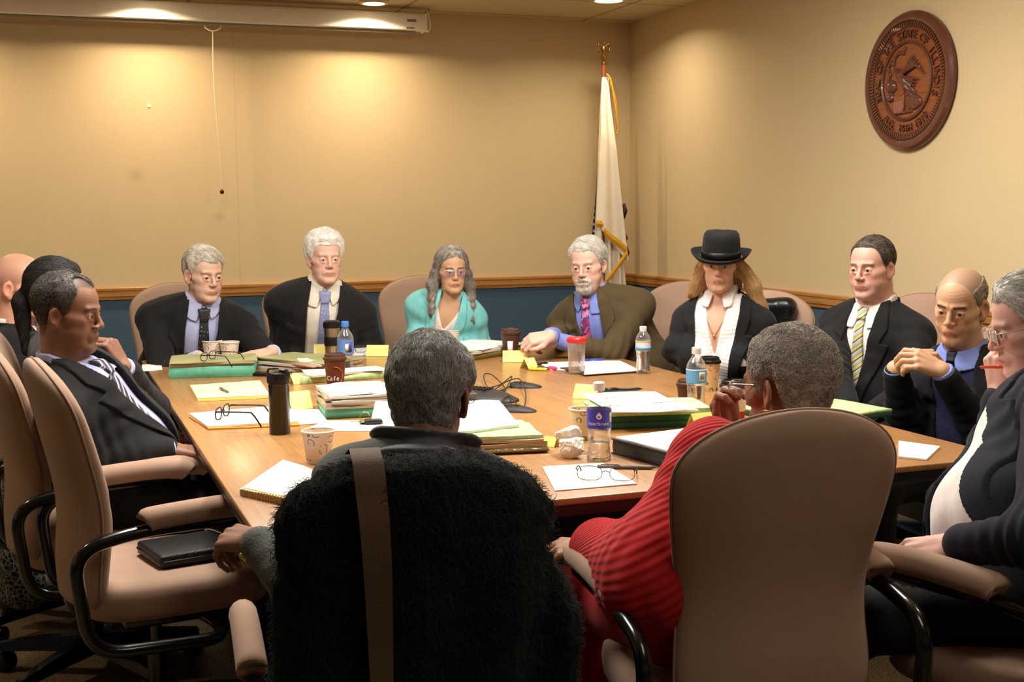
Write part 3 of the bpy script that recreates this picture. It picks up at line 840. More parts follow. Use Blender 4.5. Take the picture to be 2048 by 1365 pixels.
lathe([(0.036, 0.0865), (0.038, 0.125), (0, 0.125)], 36, 'mug_body', M_STEEL, t)
lathe([(0.040, 0.1255), (0.041, 0.135), (0.040, 0.152), (0.034, 0.158), (0.030, 0.156), (0, 0.154)], 36, 'mug_lid', M_BLACK, t)

def clear_mat(name, tint=(1, 1, 1), a=0.16, rough=0.05):
    m = bpy.data.materials.new(name); m.use_nodes = True
    nt = m.node_tree; N = nt.nodes; L = nt.links; N.clear()
    out = N.new('ShaderNodeOutputMaterial'); tr = N.new('ShaderNodeBsdfTransparent'); gl = N.new('ShaderNodeBsdfGlossy'); df = N.new('ShaderNodeBsdfDiffuse')
    tr.inputs[0].default_value = tint + (1,); gl.inputs['Roughness'].default_value = rough; df.inputs[0].default_value = (0.85, 0.84, 0.82, 1)
    lw = N.new('ShaderNodeLayerWeight'); lw.inputs[0].default_value = 0.35
    m1 = N.new('ShaderNodeMixShader'); m2 = N.new('ShaderNodeMixShader')
    L.new(math_node(N, L, 'ADD', math_node(N, L, 'MULTIPLY', lw.outputs['Facing'], 0.55), a), m1.inputs[0])
    L.new(tr.outputs[0], m1.inputs[1]); L.new(m2.outputs[0], m1.inputs[2]); m2.inputs[0].default_value = 0.45
    L.new(gl.outputs[0], m2.inputs[1]); L.new(df.outputs[0], m2.inputs[2]); L.new(m1.outputs[0], out.inputs[0])
    return m
M_PET = clear_mat('bottle_plastic', (0.97, 0.98, 0.98), 0.10)
M_WATER = mat('water', (250, 252, 252), 0.02, trans=1.0, ior=1.33)
def bottle(px, py, h, r, label, cap, lab_col, lab=(0.45, 0.68), water=0.42, deco=None, group='plastic water bottles', band=None):
    p = tbl(px, py)
    t = thing('water_bottle', label, 'water bottle', p, 0, group)
    prof = [(0, 0.003), (r * 0.55, 0.001), (r * 0.9, 0.0), (r, 0.006)]
    for k in range(9):
        z = 0.012 + (lab[0] * h - 0.016) * k / 8
        prof.append((r * (0.985 - 0.05 * (k % 2) - 0.09 * math.sin(math.pi * k / 8)), z))
    prof += [(r, lab[0] * h), (r, lab[1] * h), (r * 0.96, (lab[1] + 0.05) * h), (r * 0.80, (lab[1] + 0.11) * h), (r * 0.55, (lab[1] + 0.17) * h), (r * 0.37, (lab[1] + 0.22) * h), (r * 0.37, 0.93 * h)]
    lathe(prof, 40, 'bottle_body', M_PET, t)
    wp = [(max(0, a - 0.0012), z + 0.0006) for a, z in prof if z < water * h] 
    rw = wp[-1][0]
    lathe(wp + [(rw, water * h), (0, water * h)], 40, 'water', M_WATER, t)
    lathe([(r + 0.0006, lab[0] * h), (r + 0.0006, lab[1] * h), (r + 0.0001, lab[1] * h), (r + 0.0001, lab[0] * h)], 40, 'bottle_label', lab_col, t, close=True)
    lathe([(r * 0.47, 0.895 * h), (r * 0.48, 0.90 * h), (r * 0.47, 0.99 * h), (r * 0.40, h), (0, h)], 24, 'bottle_cap', cap, t)
    f = lambda z: r + 0.0008
    a = face_angle(p)
    if band:
        for z0, z1, mt in band: wrap_patch('label_band', f, a - 1.7, a + 1.7, z0 * h, z1 * h, mt, t, 0.0004, 30)
    if deco: deco(t, f, a, h)
    return t
M_CAPW = mat('cap_white', (232, 224, 220), 0.4)
M_VIO = mat('label_violet', (66, 60, 170), 0.4)
def deco1(t, f, a, h):
    wrap_text('label_lettering', 'haerbrunn', 0.0135, f, 0.485 * h, a, M_INKW, t, 0.5)
    bm = bmesh.new(); vs = []
    for q_ in np.linspace(0, 2 * math.pi, 24, endpoint=False):
        rr = 0.0075 * (1 if math.sin(q_) < 0.3 else 1 + 0.9 * (math.sin(q_) - 0.3) ** 2)
        x, z = rr * math.cos(q_) * (1 if math.sin(q_) < 0.3 else (1.3 - math.sin(q_)) / 1.0), rr * math.sin(q_)
        aa = a + x / f(0); vs.append(bm.verts.new(((f(0) + 0.0003) * math.cos(aa), (f(0) + 0.0003) * math.sin(aa), 0.58 * h + z)))
    fc = bm.faces.new(vs); bmesh.ops.triangulate(bm, faces=[fc]); bm_obj('drop_logo', bm, M_INKW, t, smooth=False)
    wrap_patch('barcode_patch', f, a + 0.95, a + 1.25, 0.5 * h, 0.62 * h, M_INKW, t, 0.0004, 5)
bottle(1198, 919, 0.205, 0.0325, 'water bottle with violet label and white cap near the front of the table', M_CAPW, M_VIO, (0.42, 0.66), 0.22, deco1)
M_LB = mat('label_blue', (104, 168, 222), 0.4); M_PALE = mat('label_pale', (214, 214, 218), 0.4)
def deco2(t, f, a, h):
    for k in range(6): wrap_patch('barcode_bar', f, a + 0.38 + k * 0.085, a + 0.38 + k * 0.085 + (0.03 + 0.02 * (k % 2)), 0.50 * h, 0.60 * h, M_INKD, t, 0.0009, 3)
    wrap_patch('barcode_patch', f, a + 0.3, a + 0.95, 0.48 * h, 0.62 * h, M_INKW, t, 0.0005, 8)
bottle(1392, 820, 0.205, 0.0325, 'water bottle with pale blue label and barcode behind the dark green folders', M_CAPW, M_LB, (0.44, 0.66), 0.40, deco2, band=[(0.64, 0.66, M_PALE)])
bottle(1286, 747, 0.188, 0.0300, 'water bottle with blue and white label beside the leather portfolio', M_CAPW, M_PALE, (0.50, 0.70), 0.48, None, band=[(0.51, 0.58, M_LB), (0.68, 0.70, mat('label_gold', (214, 180, 110), 0.4))])
def deco3(t, f, a, h):
    wrap_patch('label_picture', f, a + 0.1, a + 0.8, 0.40 * h, 0.60 * h, mat('label_violet_dark', (70, 60, 130), 0.4), t, 0.0005, 8)
    wrap_patch('label_panel', f, a - 0.05, a + 0.35, 0.42 * h, 0.56 * h, M_INKW, t, 0.0008, 6)
bottle(692, 743, 0.205, 0.0335, 'water bottle with bright blue cap behind the brown cup', mat('cap_blue', (70, 130, 226), 0.4), mat('label_blue_deep', (96, 130, 190), 0.4), (0.36, 0.64), 0.20, deco3)

t = thing('tumbler', 'clear plastic tumbler with a red lid and a purple print', 'tumbler', tbl(1153, 748))
lathe([(0, 0.0), (0.029, 0.0), (0.031, 0.003), (0.036, 0.128), (0.034, 0.128), (0.029, 0.008), (0, 0.007)], 36, 'tumbler_body', clear_mat('tumbler_plastic', (0.96, 0.92, 0.92), 0.20), t)
lathe([(0.036, 0.126), (0.040, 0.129), (0.040, 0.141), (0.036, 0.146), (0, 0.146)], 36, 'tumbler_lid', mat('lid_red', (222, 40, 40), 0.35), t)
f = lambda z: 0.031 + 0.005 * z / 0.128 - 0.0022; a = face_angle(t.location)
for (a0, a1, z0, z1) in ((0.05, 0.45, 0.075, 0.082), (0.1, 0.65, 0.085, 0.092), (0.3, 0.55, 0.06, 0.074), (0.3, 0.42, 0.045, 0.06)):
    wrap_patch('purple_print', f, a + a0, a + a1, z0, z1, mat('print_purple', (70, 50, 90), 0.5), t, 0.0005, 6)

# ------------------------------------------------------------------ glasses, pens, phone, keys
def eyeglasses(name, label, w=0.135, hlens=0.03, mt=None, lens_alpha=0.06, fold=False, rim=0.0012, temple=0.135, rnd=0.45, lens_mat=None, top_only=False, tr=0.0018, parts=None, drop=0.035):
    """local: lenses in the xz plane facing +y, temples run back towards -y; parts: give an existing object to add the parts to"""
    t = parts if parts is not None else thing(name, label, 'eyeglasses')
    mt = mt or M_BLACK
    hw = w / 2; lw = w * 0.205
    bm = bmesh.new()
    for s in (-1, 1):
        cx = s * w * 0.27
        pts = []
        for q_ in np.linspace(0, 2 * math.pi, 28, endpoint=False):
            c_, s_ = math.cos(q_), math.sin(q_)
            e = 2 / 2.8
            pts.append((cx + lw * abs(c_) ** e * math.copysign(1, c_), 0.003 * abs(c_), hlens / 2 * abs(s_) ** e * math.copysign(1, s_)))
        if top_only: pts2 = [p for p in pts]; 
        add_tube(bm, pts, rim, 6, closed=True)
        add_tube(bm, [(s * (w * 0.27 + lw - 0.001), 0.002, hlens * 0.2), (s * hw, -0.002, hlens * 0.28)], rim * 1.3, 6)
    add_tube(bm, smooth_path([(-w * 0.07, 0, 0.002), (0, 0.004, 0.006), (w * 0.07, 0, 0.002)], 4), rim * 1.2, 6)
    bm_obj('rim', bm, mt, t)
    for s in (-1, 1):
        bm = bmesh.new()
        P_ = [(s * hw, -0.002, hlens * 0.28), (s * (hw + 0.002), -temple * 0.68, hlens * 0.28), (s * (hw - 0.002), -temple * 0.82, hlens * 0.1), (s * (hw - 0.004), -temple, -drop)]
        if fold: P_ = [(s * hw, -0.002, hlens * 0.28)] + [(s * hw - s * k * temple, -0.006 - 0.003 * (s + 1), hlens * 0.28 - (0.0 if k < 0.8 else 0.012)) for k in (0.3, 0.6, 0.8, 0.97)]
        add_tube(bm, smooth_path(P_, 4), [tr] * (len(P_) * 4 - 3), 6); bm_obj('temple', bm, mt, t)
        bm = bmesh.new(); vs = []
        for q_ in np.linspace(0, 2 * math.pi, 28, endpoint=False):
            c_, s_ = math.cos(q_), math.sin(q_)
            e = 2 / 2.8
            vs.append((s * w * 0.27 + (lw - 0.0008) * abs(c_) ** e * math.copysign(1, c_), 0.003 * abs(c_), (hlens / 2 - 0.0008) * abs(s_) ** e * math.copysign(1, s_)))
        A = [bm.verts.new(v) for v in vs]; B = [bm.verts.new((v[0], v[1] + 0.0010, v[2])) for v in vs]
        bm.faces.new(A); bm.faces.new(B[::-1])
        for k in range(28): bm.faces.new((A[k], A[(k + 1) % 28], B[(k + 1) % 28], B[k]))
        bm_obj('lens', bm, lens_mat or M_LENS, t, smooth=False)
    return t
M_LENS = clear_mat('lens_clear', (1, 1, 1), 0.02, 0.02)
def place(o, p, rx=0, ry=0, rz=0):
    o.location = tuple(p); o.rotation_euler = (rx, ry, rz); return o
# on the orange folder: front of the frame to the left, temples pointing right
g = eyeglasses('eyeglasses', 'thick black eyeglasses lying on the orange folder', w=0.135, hlens=0.036, rim=0.0022, temple=0.14, tr=0.0028)
place(g, tbl(447, 838, 0.756) + np.array([0, 0, 0.022]), 0.0, 0.0, math.radians(84))
# wire glasses on the near sheets, lenses towards the camera, temples away
g = eyeglasses('eyeglasses', 'thin wire eyeglasses on the printed sheets at the near table edge', w=0.145, hlens=0.034, rim=0.0009, temple=0.12, tr=0.0016, drop=0.02)
place(g, tbl(1212, 962, 0.744) + np.array([0, 0, 0.018]), 0.12, 0, math.radians(172))
g = eyeglasses('eyeglasses', 'dark eyeglasses resting on the olive files before the paired paper cups', w=0.13, hlens=0.032, rim=0.0016, temple=0.13, tr=0.0022)
place(g, tbl(418, 718, 0.812) + np.array([0, 0, 0.012]), 0, 0, math.radians(76))
g = eyeglasses('eyeglasses', 'small wire eyeglasses on white papers before the white-haired man', w=0.13, hlens=0.032, rim=0.001, temple=0.12, tr=0.0014)
place(g, tbl(737, 706, 0.748) + np.array([0, 0, 0.019]), 0.1, 0, math.radians(185))

def pen(name, label, cat, p, ang, ln, r, mb, mc, z, group=None, tilt=0.0):
    t = thing(name, label, cat, (p[0], p[1], z + r + 0.0003), ang, group)
    bm = bmesh.new(); add_tube(bm, [(-ln / 2, 0, 0), (ln * 0.38, 0, 0), (ln * 0.44, 0, 0)], [r, r, r * 0.6], 10); bm_obj('barrel', bm, mb, t)
    bm = bmesh.new(); add_tube(bm, [(ln * 0.44, 0, 0), (ln * 0.5, 0, 0)], [r * 0.5, r * 0.12], 8); bm_obj('tip', bm, M_INKD, t)
    bm = bmesh.new(); add_tube(bm, [(-ln / 2 - 0.001, 0, 0), (-ln * 0.12, 0, 0)], r * 1.12, 10); add_box(bm, (-ln * 0.3, 0, r * 1.25), (ln * 0.3, r * 0.5, r * 0.3)); bm_obj('pen_cap', bm, mc, t)
    return t
M_PINK = mat('highlighter_pink', (236, 60, 130), 0.4); M_YEL = mat('highlighter_yellow', (240, 220, 60), 0.4); M_BLUEP = mat('pen_blue', (50, 70, 170), 0.4); M_GREYP = mat('pen_grey', (110, 104, 100), 0.4)
pen('pen', 'grey ballpoint pen on the yellow legal pad', 'pen', tbl(449, 784, 0.752), math.radians(-62), 0.11, 0.0042, M_GREYP, M_GREYP, 0.753)
pen('pen', 'black pen on the papers of the dark green stack', 'pen', tbl(1245, 785, 0.822), math.radians(12), 0.135, 0.0055, M_BLACK, M_BLACK, 0.8245)
pen('pen', 'blue pen on the sheets behind the red-lidded tumbler', 'pen', tbl(1186, 722, 0.752), math.radians(15), 0.12, 0.0045, M_BLUEP, M_BLUEP, 0.752)
pen('highlighter', 'pink highlighter with a black barrel, right of the small tent card', 'highlighter', tbl(1092, 740), math.radians(-28), 0.095, 0.0065, M_BLACK, M_PINK, TZ, 'highlighters').rotation_euler[2] = math.radians(152)
pen('highlighter', 'pink highlighter behind the yellow one', 'highlighter', tbl(1077, 731), math.radians(20), 0.09, 0.0065, M_BLACK, M_PINK, TZ, 'highlighters')
pen('highlighter', 'yellow highlighter beside the small tent card', 'highlighter', tbl(1078, 742), math.radians(-20), 0.08, 0.0065, M_YEL, M_YEL, TZ, 'highlighters')
pen('pen', 'slim grey marker on the table in front of the black binder', 'pen', tbl(1255, 939), math.radians(-4), 0.15, 0.005, M_GREYP, M_GREYP, TZ).rotation_euler[2] = math.radians(-6)
bm = bmesh.new(); add_box(bm, (0, 0, 0.009), (0.055, 0.11, 0.016), r=0.006, seg=3); o = bm_obj('mobile_phone', bm, M_BLACK); place(o, tbl(535, 752) , rz=1.35); tag(o, 'black folded phone between the teal folder and the tall flask', 'phone')

# car keys
t = thing('car_keys', 'bunch of keys with a black fob beside the teal folder', 'keys', tbl(735, 850) + np.array([0, 0, 0.0022]))
bm = bmesh.new(); add_box(bm, (0.018, 0, 0.008), (0.055, 0.034, 0.014), Matrix.Rotation(0.2, 3, 'Z'), 0.006, 3); bm_obj('key_fob', bm, M_BLACK, t)
bm = bmesh.new(); add_tube(bm, [(-0.008 + 0.016 * math.cos(q_), 0.004 + 0.004 * math.sin(q_), 0.020 + 0.016 * math.sin(q_)) for q_ in np.linspace(0, 2 * math.pi, 18, endpoint=False)], 0.0013, 6, closed=True); bm_obj('key_ring', bm, M_STEEL, t)
for k in range(3):
    bm = bmesh.new(); R_ = Matrix.Rotation(2.6 + 0.5 * k, 3, 'Z')
    add_box(bm, R_ @ Vector((0.012, 0, 0.004 + 0.003 * k)), (0.022, 0.020, 0.003), R_, 0.001); add_box(bm, R_ @ Vector((0.036, 0, 0.004 + 0.003 * k)), (0.03, 0.007, 0.002), R_); bm_obj('key', bm, M_STEEL if k else M_BLACK, t)

# crumpled napkin
def crumple(name, r, seed, squash=0.8):
    bm = bmesh.new(); bmesh.ops.create_icosphere(bm, subdivisions=5, radius=1.0)
    rnd = np.random.RandomState(seed); D = rnd.normal(size=(26, 3)); D /= np.linalg.norm(D, axis=1)[:, None]; O = rnd.uniform(0.55, 0.95, 26)
    for v in bm.verts:
        n_ = np.array(v.co); dd = D @ n_
        k = min(1.0, np.min(np.where(dd > 0.25, O / np.maximum(dd, 0.25), 9)))
        k += 0.035 * math.sin(n_[0] * 17 + 3 * math.sin(n_[1] * 9)) * math.sin(n_[2] * 13 + n_[0] * 5)
        v.co = Vector(n_ * k * r); v.co.z = max(v.co.z * squash, -r * squash * 0.75) + r * squash * 0.75
    return bm
t = thing('crumpled_napkin', 'crumpled white paper napkin between the file pile and the water bottle', 'napkin', tbl(1142, 914), 0.5)
M_NAP = mat('napkin', (236, 226, 210), 0.9, spec=0.1, bump=0.3, bscale=60)
sharp(bm_obj('napkin_ball', crumple('n', 0.046, 5), M_NAP, t), 25)
bm = crumple('n', 0.042, 9, 0.8); 
for v in bm.verts: v.co += Vector((0.012, 0.036, 0.024))
sharp(bm_obj('napkin_fold', bm, M_NAP, t), 25)

# conference microphones and their leads
M_MIC = mat('mic_black', (34, 30, 30), 0.45, bump=0.2, bscale=400)
def mic(px, py, yaw, label, s=1.0):
    t = thing('table_microphone', label, 'microphone', tbl(px, py), yaw, 'table microphones')
    bm = bmesh.new()
    rings = []
    for x, w, h in ((-0.055, 0.018, 0.016), (-0.045, 0.032, 0.020), (-0.01, 0.040, 0.020), (0.03, 0.036, 0.013), (0.055, 0.022, 0.007), (0.062, 0.010, 0.004)):
        rings.append([bm.verts.new((x * s, w * s * c_, max(0.0, h * s * s_))) for c_, s_ in [(-1, 0), (-0.95, 0.5), (-0.6, 0.92), (0, 1), (0.6, 0.92), (0.95, 0.5), (1, 0)]])
    for A, B in zip(rings, rings[1:]):
        for k in range(6): bm.faces.new((A[k], A[k + 1], B[k + 1], B[k]))
        bm.faces.new((A[6], A[0], B[0], B[6]))
    bm.faces.new(rings[0]); bm.faces.new(rings[-1][::-1])
    sharp(bm_obj('mic_body', bm, M_MIC, t), 50)
    bm = bmesh.new()
    for k in range(5): add_box(bm, (-0.036 * s + k * 0.009 * s, 0, 0.0198 * s), (0.003 * s, 0.036 * s, 0.002 * s))
    bm_obj('mic_grille', bm, M_BLACK, t, smooth=False)
    return t
mic(1050, 775, -0.1, 'flat black table microphone nearest the yellow tent cards')
mic(1036, 823, -0.35, 'flat black table microphone right of the white paper pile')
mic(975, 800, -0.6, 'large flat black microphone base beside the grey head', 1.9)
def cable(name, label, pts, r=0.0022):
    bm = bmesh.new()
    add_tube(bm, smooth_path([tbl(*p[:2]) + np.array([0, 0, (p[2] if len(p) > 2 else 0) + r + 0.0005]) for p in pts], 8), r, 6)
    return tag(bm_obj(name, bm, M_MIC), label, 'cable', 'microphone leads')
cable('microphone_cable', 'black microphone lead looping up over the table behind the others', [(1025, 775, 0.006), (1000, 783), (975, 778, 0.004), (968, 762, 0.02), (985, 765, 0.024), (1010, 782, 0.004), (985, 790), (955, 784)])
cable('microphone_cable', 'black microphone lead crossing over to the right in a round loop', [(950, 788), (985, 786, 0.006), (1015, 775, 0.02), (1040, 775, 0.026), (1052, 800, 0.012), (1045, 818), (1020, 820), (1005, 812, 0.014), (1020, 805, 0.018), (1036, 819, 0.008)])
cable('microphone_cable', 'black microphone lead running back along the middle of the table', [(940, 800), (965, 786, 0.008), (1000, 779, 0.014), (1024, 765, 0.02), (1010, 785, 0.004), (1002, 802), (1012, 812), (1000, 826)])
# ------------------------------------------------------------------ chairs
M_CHAIR = mat('chair_fabric', (168, 138, 118), 0.85, spec=0.2, bump=0.07, bscale=700, sheen=0.1, var=0.05, vscale=5)
M_CPIPE = mat('chair_piping', (140, 110, 92), 0.7)
M_CTUBE = mat('chair_tube', (12, 12, 12), 0.22, coat=0.4)
def lerp_tab(tab, t):
    for (a, *va), (b, *vb) in zip(tab, tab[1:]):
        if t <= b:
            k = (t - a) / (b - a); k = k * k * (3 - 2 * k)
            return [x + (y - x) * k for x, y in zip(va, vb)]
    return list(tab[-1][1:])
def chair_back_mesh(H0=0.40, H1=1.035, wide=1.0):
    # t: half width, half thickness, y offset
    tab = [(0.0, 0.185, 0.030, -0.205), (0.12, 0.205, 0.040, -0.205), (0.38, 0.192, 0.046, -0.185), (0.50, 0.198, 0.046, -0.195), (0.75, 0.226, 0.042, -0.235), (0.90, 0.225, 0.036, -0.262), (1.0, 0.215, 0.026, -0.280)]
    bm = bmesh.new(); rings = []; edge = []
    n, m_ = 30, 36
    ts = list(np.linspace(0.0, 0.80, 22)) + [0.80 + 0.20 * math.sin(a) for a in np.linspace(0, math.pi / 2, 14)[1:]]
    for t in ts:
        hw, th, y = np.mean([[np.interp(t + o_, [r_[0] for r_ in tab], [r_[c_] for r_ in tab]) for c_ in (1, 2, 3)] for o_ in np.linspace(-0.09, 0.09, 9)], axis=0)
        hw *= wide
        # rounded top and bottom outline
        k = 1.0
        tt = (t - 0.76) / 0.24
        if tt > 0: k = (1 - tt ** 2.6) ** 0.5 if tt < 1 else 0.0
        tb = (0.07 - t) / 0.07
        if tb > 0: k = max(0.0, 1 - tb ** 2.2) ** 0.5
        k = max(k, 0.02)
        hwk = hw * k; thk = th * (0.35 + 0.65 * min(1.0, k * 1.3)) if k < 1 else th
        z = H0 + (H1 - H0) * t
        crease = 0.012 * math.exp(-((t - 0.44) / 0.018) ** 2)
        ring = []
        for q_ in np.linspace(0, 2 * math.pi, m_, endpoint=False):
            c_, s_ = math.cos(q_), math.sin(q_)
            x = hwk * abs(c_) ** 0.55 * math.copysign(1, c_)
            yy = thk * abs(s_) ** 0.75 * math.copysign(1, s_)
            if s_ > 0: yy -= crease * s_
            bow = 0.035 * (x / hw) ** 2      # sides wrap forward round the sitter
            ring.append(bm.verts.new((x, y + yy + bow, z)))
        rings.append(ring)
        edge.append((hwk + 0.001, y - thk * 0.12 + 0.035 * (hwk / hw) ** 2, z))
    for A, B in zip(rings, rings[1:]):
        for k in range(m_): bm.faces.new((A[k], A[(k + 1) % m_], B[(k + 1) % m_], B[k]))
    bm.faces.new(rings[0][::-1]); bm.faces.new(rings[-1])
    pe = bmesh.new()
    path = [(-x, y, z) for x, y, z in edge] + [(x, y, z) for x, y, z in edge[::-1]]
    add_tube(pe, [p for i, p in enumerate(path)], 0.0035, 6, closed=True)
    return bm, pe

def make_chair():
    t = thing('conference_chair', '', 'chair')
    bm, pe = chair_back_mesh()
    b = bm_obj('backrest', bm, M_CHAIR, t); bm_obj('piping', pe, M_CPIPE, b)
    bm = bmesh.new(); rings = []
    m_ = 40
    for z, k in ((0.375, 0.80), (0.380, 0.93), (0.40, 0.985), (0.43, 1.0), (0.455, 0.985), (0.470, 0.93), (0.478, 0.80), (0.481, 0.5), (0.481, 0.1)):
        ring = []
        for q_ in np.linspace(0, 2 * math.pi, m_, endpoint=False):
            c_, s_ = math.cos(q_), math.sin(q_)
            x = 0.245 * k * abs(c_) ** 0.6 * math.copysign(1, c_); y = 0.035 + 0.245 * k * abs(s_) ** 0.6 * math.copysign(1, s_)
            ring.append(bm.verts.new((x, y, z + 0.012 * (x / 0.245) ** 2 - 0.02 * max(0, (y - 0.18) / 0.1) ** 2)))
        rings.append(ring)
    for A, B in zip(rings, rings[1:]):
        for k in range(m_): bm.faces.new((A[k], A[(k + 1) % m_], B[(k + 1) % m_], B[k]))
    bm.faces.new(rings[0][::-1]); bm.faces.new(rings[-1])
    bm_obj('seat', bm, M_CHAIR, t)
    for s in (-1, 1):
        x = s * 0.285
        bm = bmesh.new()
        rings = add_tube(bm, smooth_path([(x, -0.075, 0.652), (x, -0.07, 0.655), (x, -0.05, 0.66), (x, 0.10, 0.668), (x, 0.20, 0.664), (x, 0.222, 0.655), (x, 0.226, 0.650)], 4), [0.012] + [0.026] * 2 + [0.030] * 19 + [0.026, 0.018, 0.010], 14, flat=1.0)
        arm = bm_obj('armrest', bm, M_CHAIR, t)
        bm = bmesh.new()
        path = round_path([(x, 0.17, 0.636), (x, -0.10, 0.632), (x, -0.245, 0.60), (x, -0.215, 0.345), (x, 0.10, 0.335), (s * 0.20, 0.12, 0.345), (s * 0.10, 0.08, 0.36)], 0.085, 7)
        add_tube(bm, path, 0.0165, 10)
        bm_obj('arm_frame', bm, M_CTUBE, arm)
    bm = bmesh.new(); add_box(bm, (0, 0.03, 0.352), (0.22, 0.26, 0.04), r=0.01); bm_obj('seat_plate', bm, M_CTUBE, t)
    bm = bmesh.new(); add_tube(bm, round_path([(0, 0.0, 0.345), (0, -0.15, 0.34), (0, -0.215, 0.39), (0, -0.215, 0.44)], 0.06), 0.016, 8); bm_obj('back_bar', bm, M_CTUBE, t)
    lathe([(0, 0.085), (0.034, 0.085), (0.034, 0.12), (0.026, 0.125), (0.026, 0.24), (0.015, 0.24), (0.015, 0.345), (0, 0.345)], 20, 'gas_column', M_CTUBE, t)
    for k in range(5):
        a = 2 * math.pi * k / 5 + 0.35
        R_ = Matrix.Rotation(a, 3, 'Z')
        bm = bmesh.new(); rr = []
        for x, w, z0, z1 in ((0.02, 0.028, 0.075, 0.125), (0.16, 0.024, 0.072, 0.112), (0.27, 0.020, 0.066, 0.094), (0.31, 0.019, 0.062, 0.088)):
            rr.append([bm.verts.new(R_ @ Vector(p)) for p in ((x, -w, z0), (x, w, z0), (x, w * 0.7, z1), (x, -w * 0.7, z1))])
        for A, B in zip(rr, rr[1:]):
            for j in range(4): bm.faces.new((A[j], A[(j + 1) % 4], B[(j + 1) % 4], B[j]))
        bm.faces.new(rr[0]); bm.faces.new(rr[-1][::-1])
        leg = sharp(bm_obj('leg', bm, M_CTUBE, t), 60)
        bm = bmesh.new()
        c = R_ @ Vector((0.295, 0, 0.0)); ax = Matrix.Rotation(a + 0.9 * k, 3, 'Z') @ Vector((0, 1, 0))
        for s in (-1, 1):
            q0 = c + ax * (s * 0.006) + Vector((0, 0, 0.029)); q1 = c + ax * (s * 0.026) + Vector((0, 0, 0.029))
            add_tube(bm, [q0, q0 + (q1 - q0) * 0.8, q1], [0.029, 0.029, 0.024], 18)
        add_tube(bm, [c + Vector((0, 0, 0.03)), c + Vector((0, 0, 0.075))], 0.008, 8)
        sharp(bm_obj('caster', bm, M_BLACK, leg), 40)
    return t
CHAIR0 = make_chair()
_first = [True]
def place_chair(p, yaw, label, group='upholstered conference chairs', scale=1.0, tilt=0.0):
    """yaw: the direction the chair faces, degrees anticlockwise from +x"""
    o = CHAIR0 if _first[0] else copy_tree(CHAIR0)
    _first[0] = False
    o.location = (p[0], p[1], 0)
    o.rotation_euler = (tilt, 0, math.radians(yaw - 90))
    o['label'] = label; o['group'] = group
    return o
# ------------------------------------------------------------------ signed-distance modelling
F32 = np.float32
def V3(*a): return np.array(a, dtype=np.float64)
def nrmz(a): a = np.asarray(a, float); return a / max(np.linalg.norm(a), 1e-9)
def smin(a, b, k):
    h = np.clip(0.5 + 0.5 * (b - a) / k, 0, 1)
    return b * (1 - h) + a * h - k * h * (1 - h)
def smax(a, b, k): return -smin(-a, -b, k)
def cone(p, a, b, ra, rb):
    a = np.asarray(a, F32); ab = np.asarray(b, F32) - a
    pa = p - a
    t = np.clip(pa @ ab / max(float(ab @ ab), 1e-9), 0, 1)
    return np.linalg.norm(pa - t[:, None] * ab, axis=1) - (ra + (rb - ra) * t)
def ell(p, c, r):
    q = p - np.asarray(c, F32); r = np.asarray(r, F32)
    k0 = np.linalg.norm(q / r, axis=1); k1 = np.linalg.norm(q / (r * r), axis=1)
    return k0 * (k0 - 1) / np.maximum(k1, 1e-6)
def boxd(p, c, h, r=0.0):
    q = np.abs(p - np.asarray(c, F32)) - (np.asarray(h, F32) - r)
    return np.linalg.norm(np.maximum(q, 0), axis=1) + np.minimum(q.max(axis=1), 0) - r
def wob(p, f, seed=0.0):
    """cheap smooth noise, about -1..1"""
    x, y, z = p[:, 0] * f, p[:, 1] * f, p[:, 2] * f
    return (np.sin(x * 1.0 + 1.7 * np.sin(y * 0.9 + seed) + seed) + np.sin(y * 1.3 + 1.3 * np.sin(z * 1.1 + seed * 2) + 2 * seed) + np.sin(z * 1.2 + 1.5 * np.sin(x * 1.05 - seed) - seed)) / 3
def sstep(x, a, b):
    t = np.clip((x - a) / (b - a), 0, 1); return t * t * (3 - 2 * t)

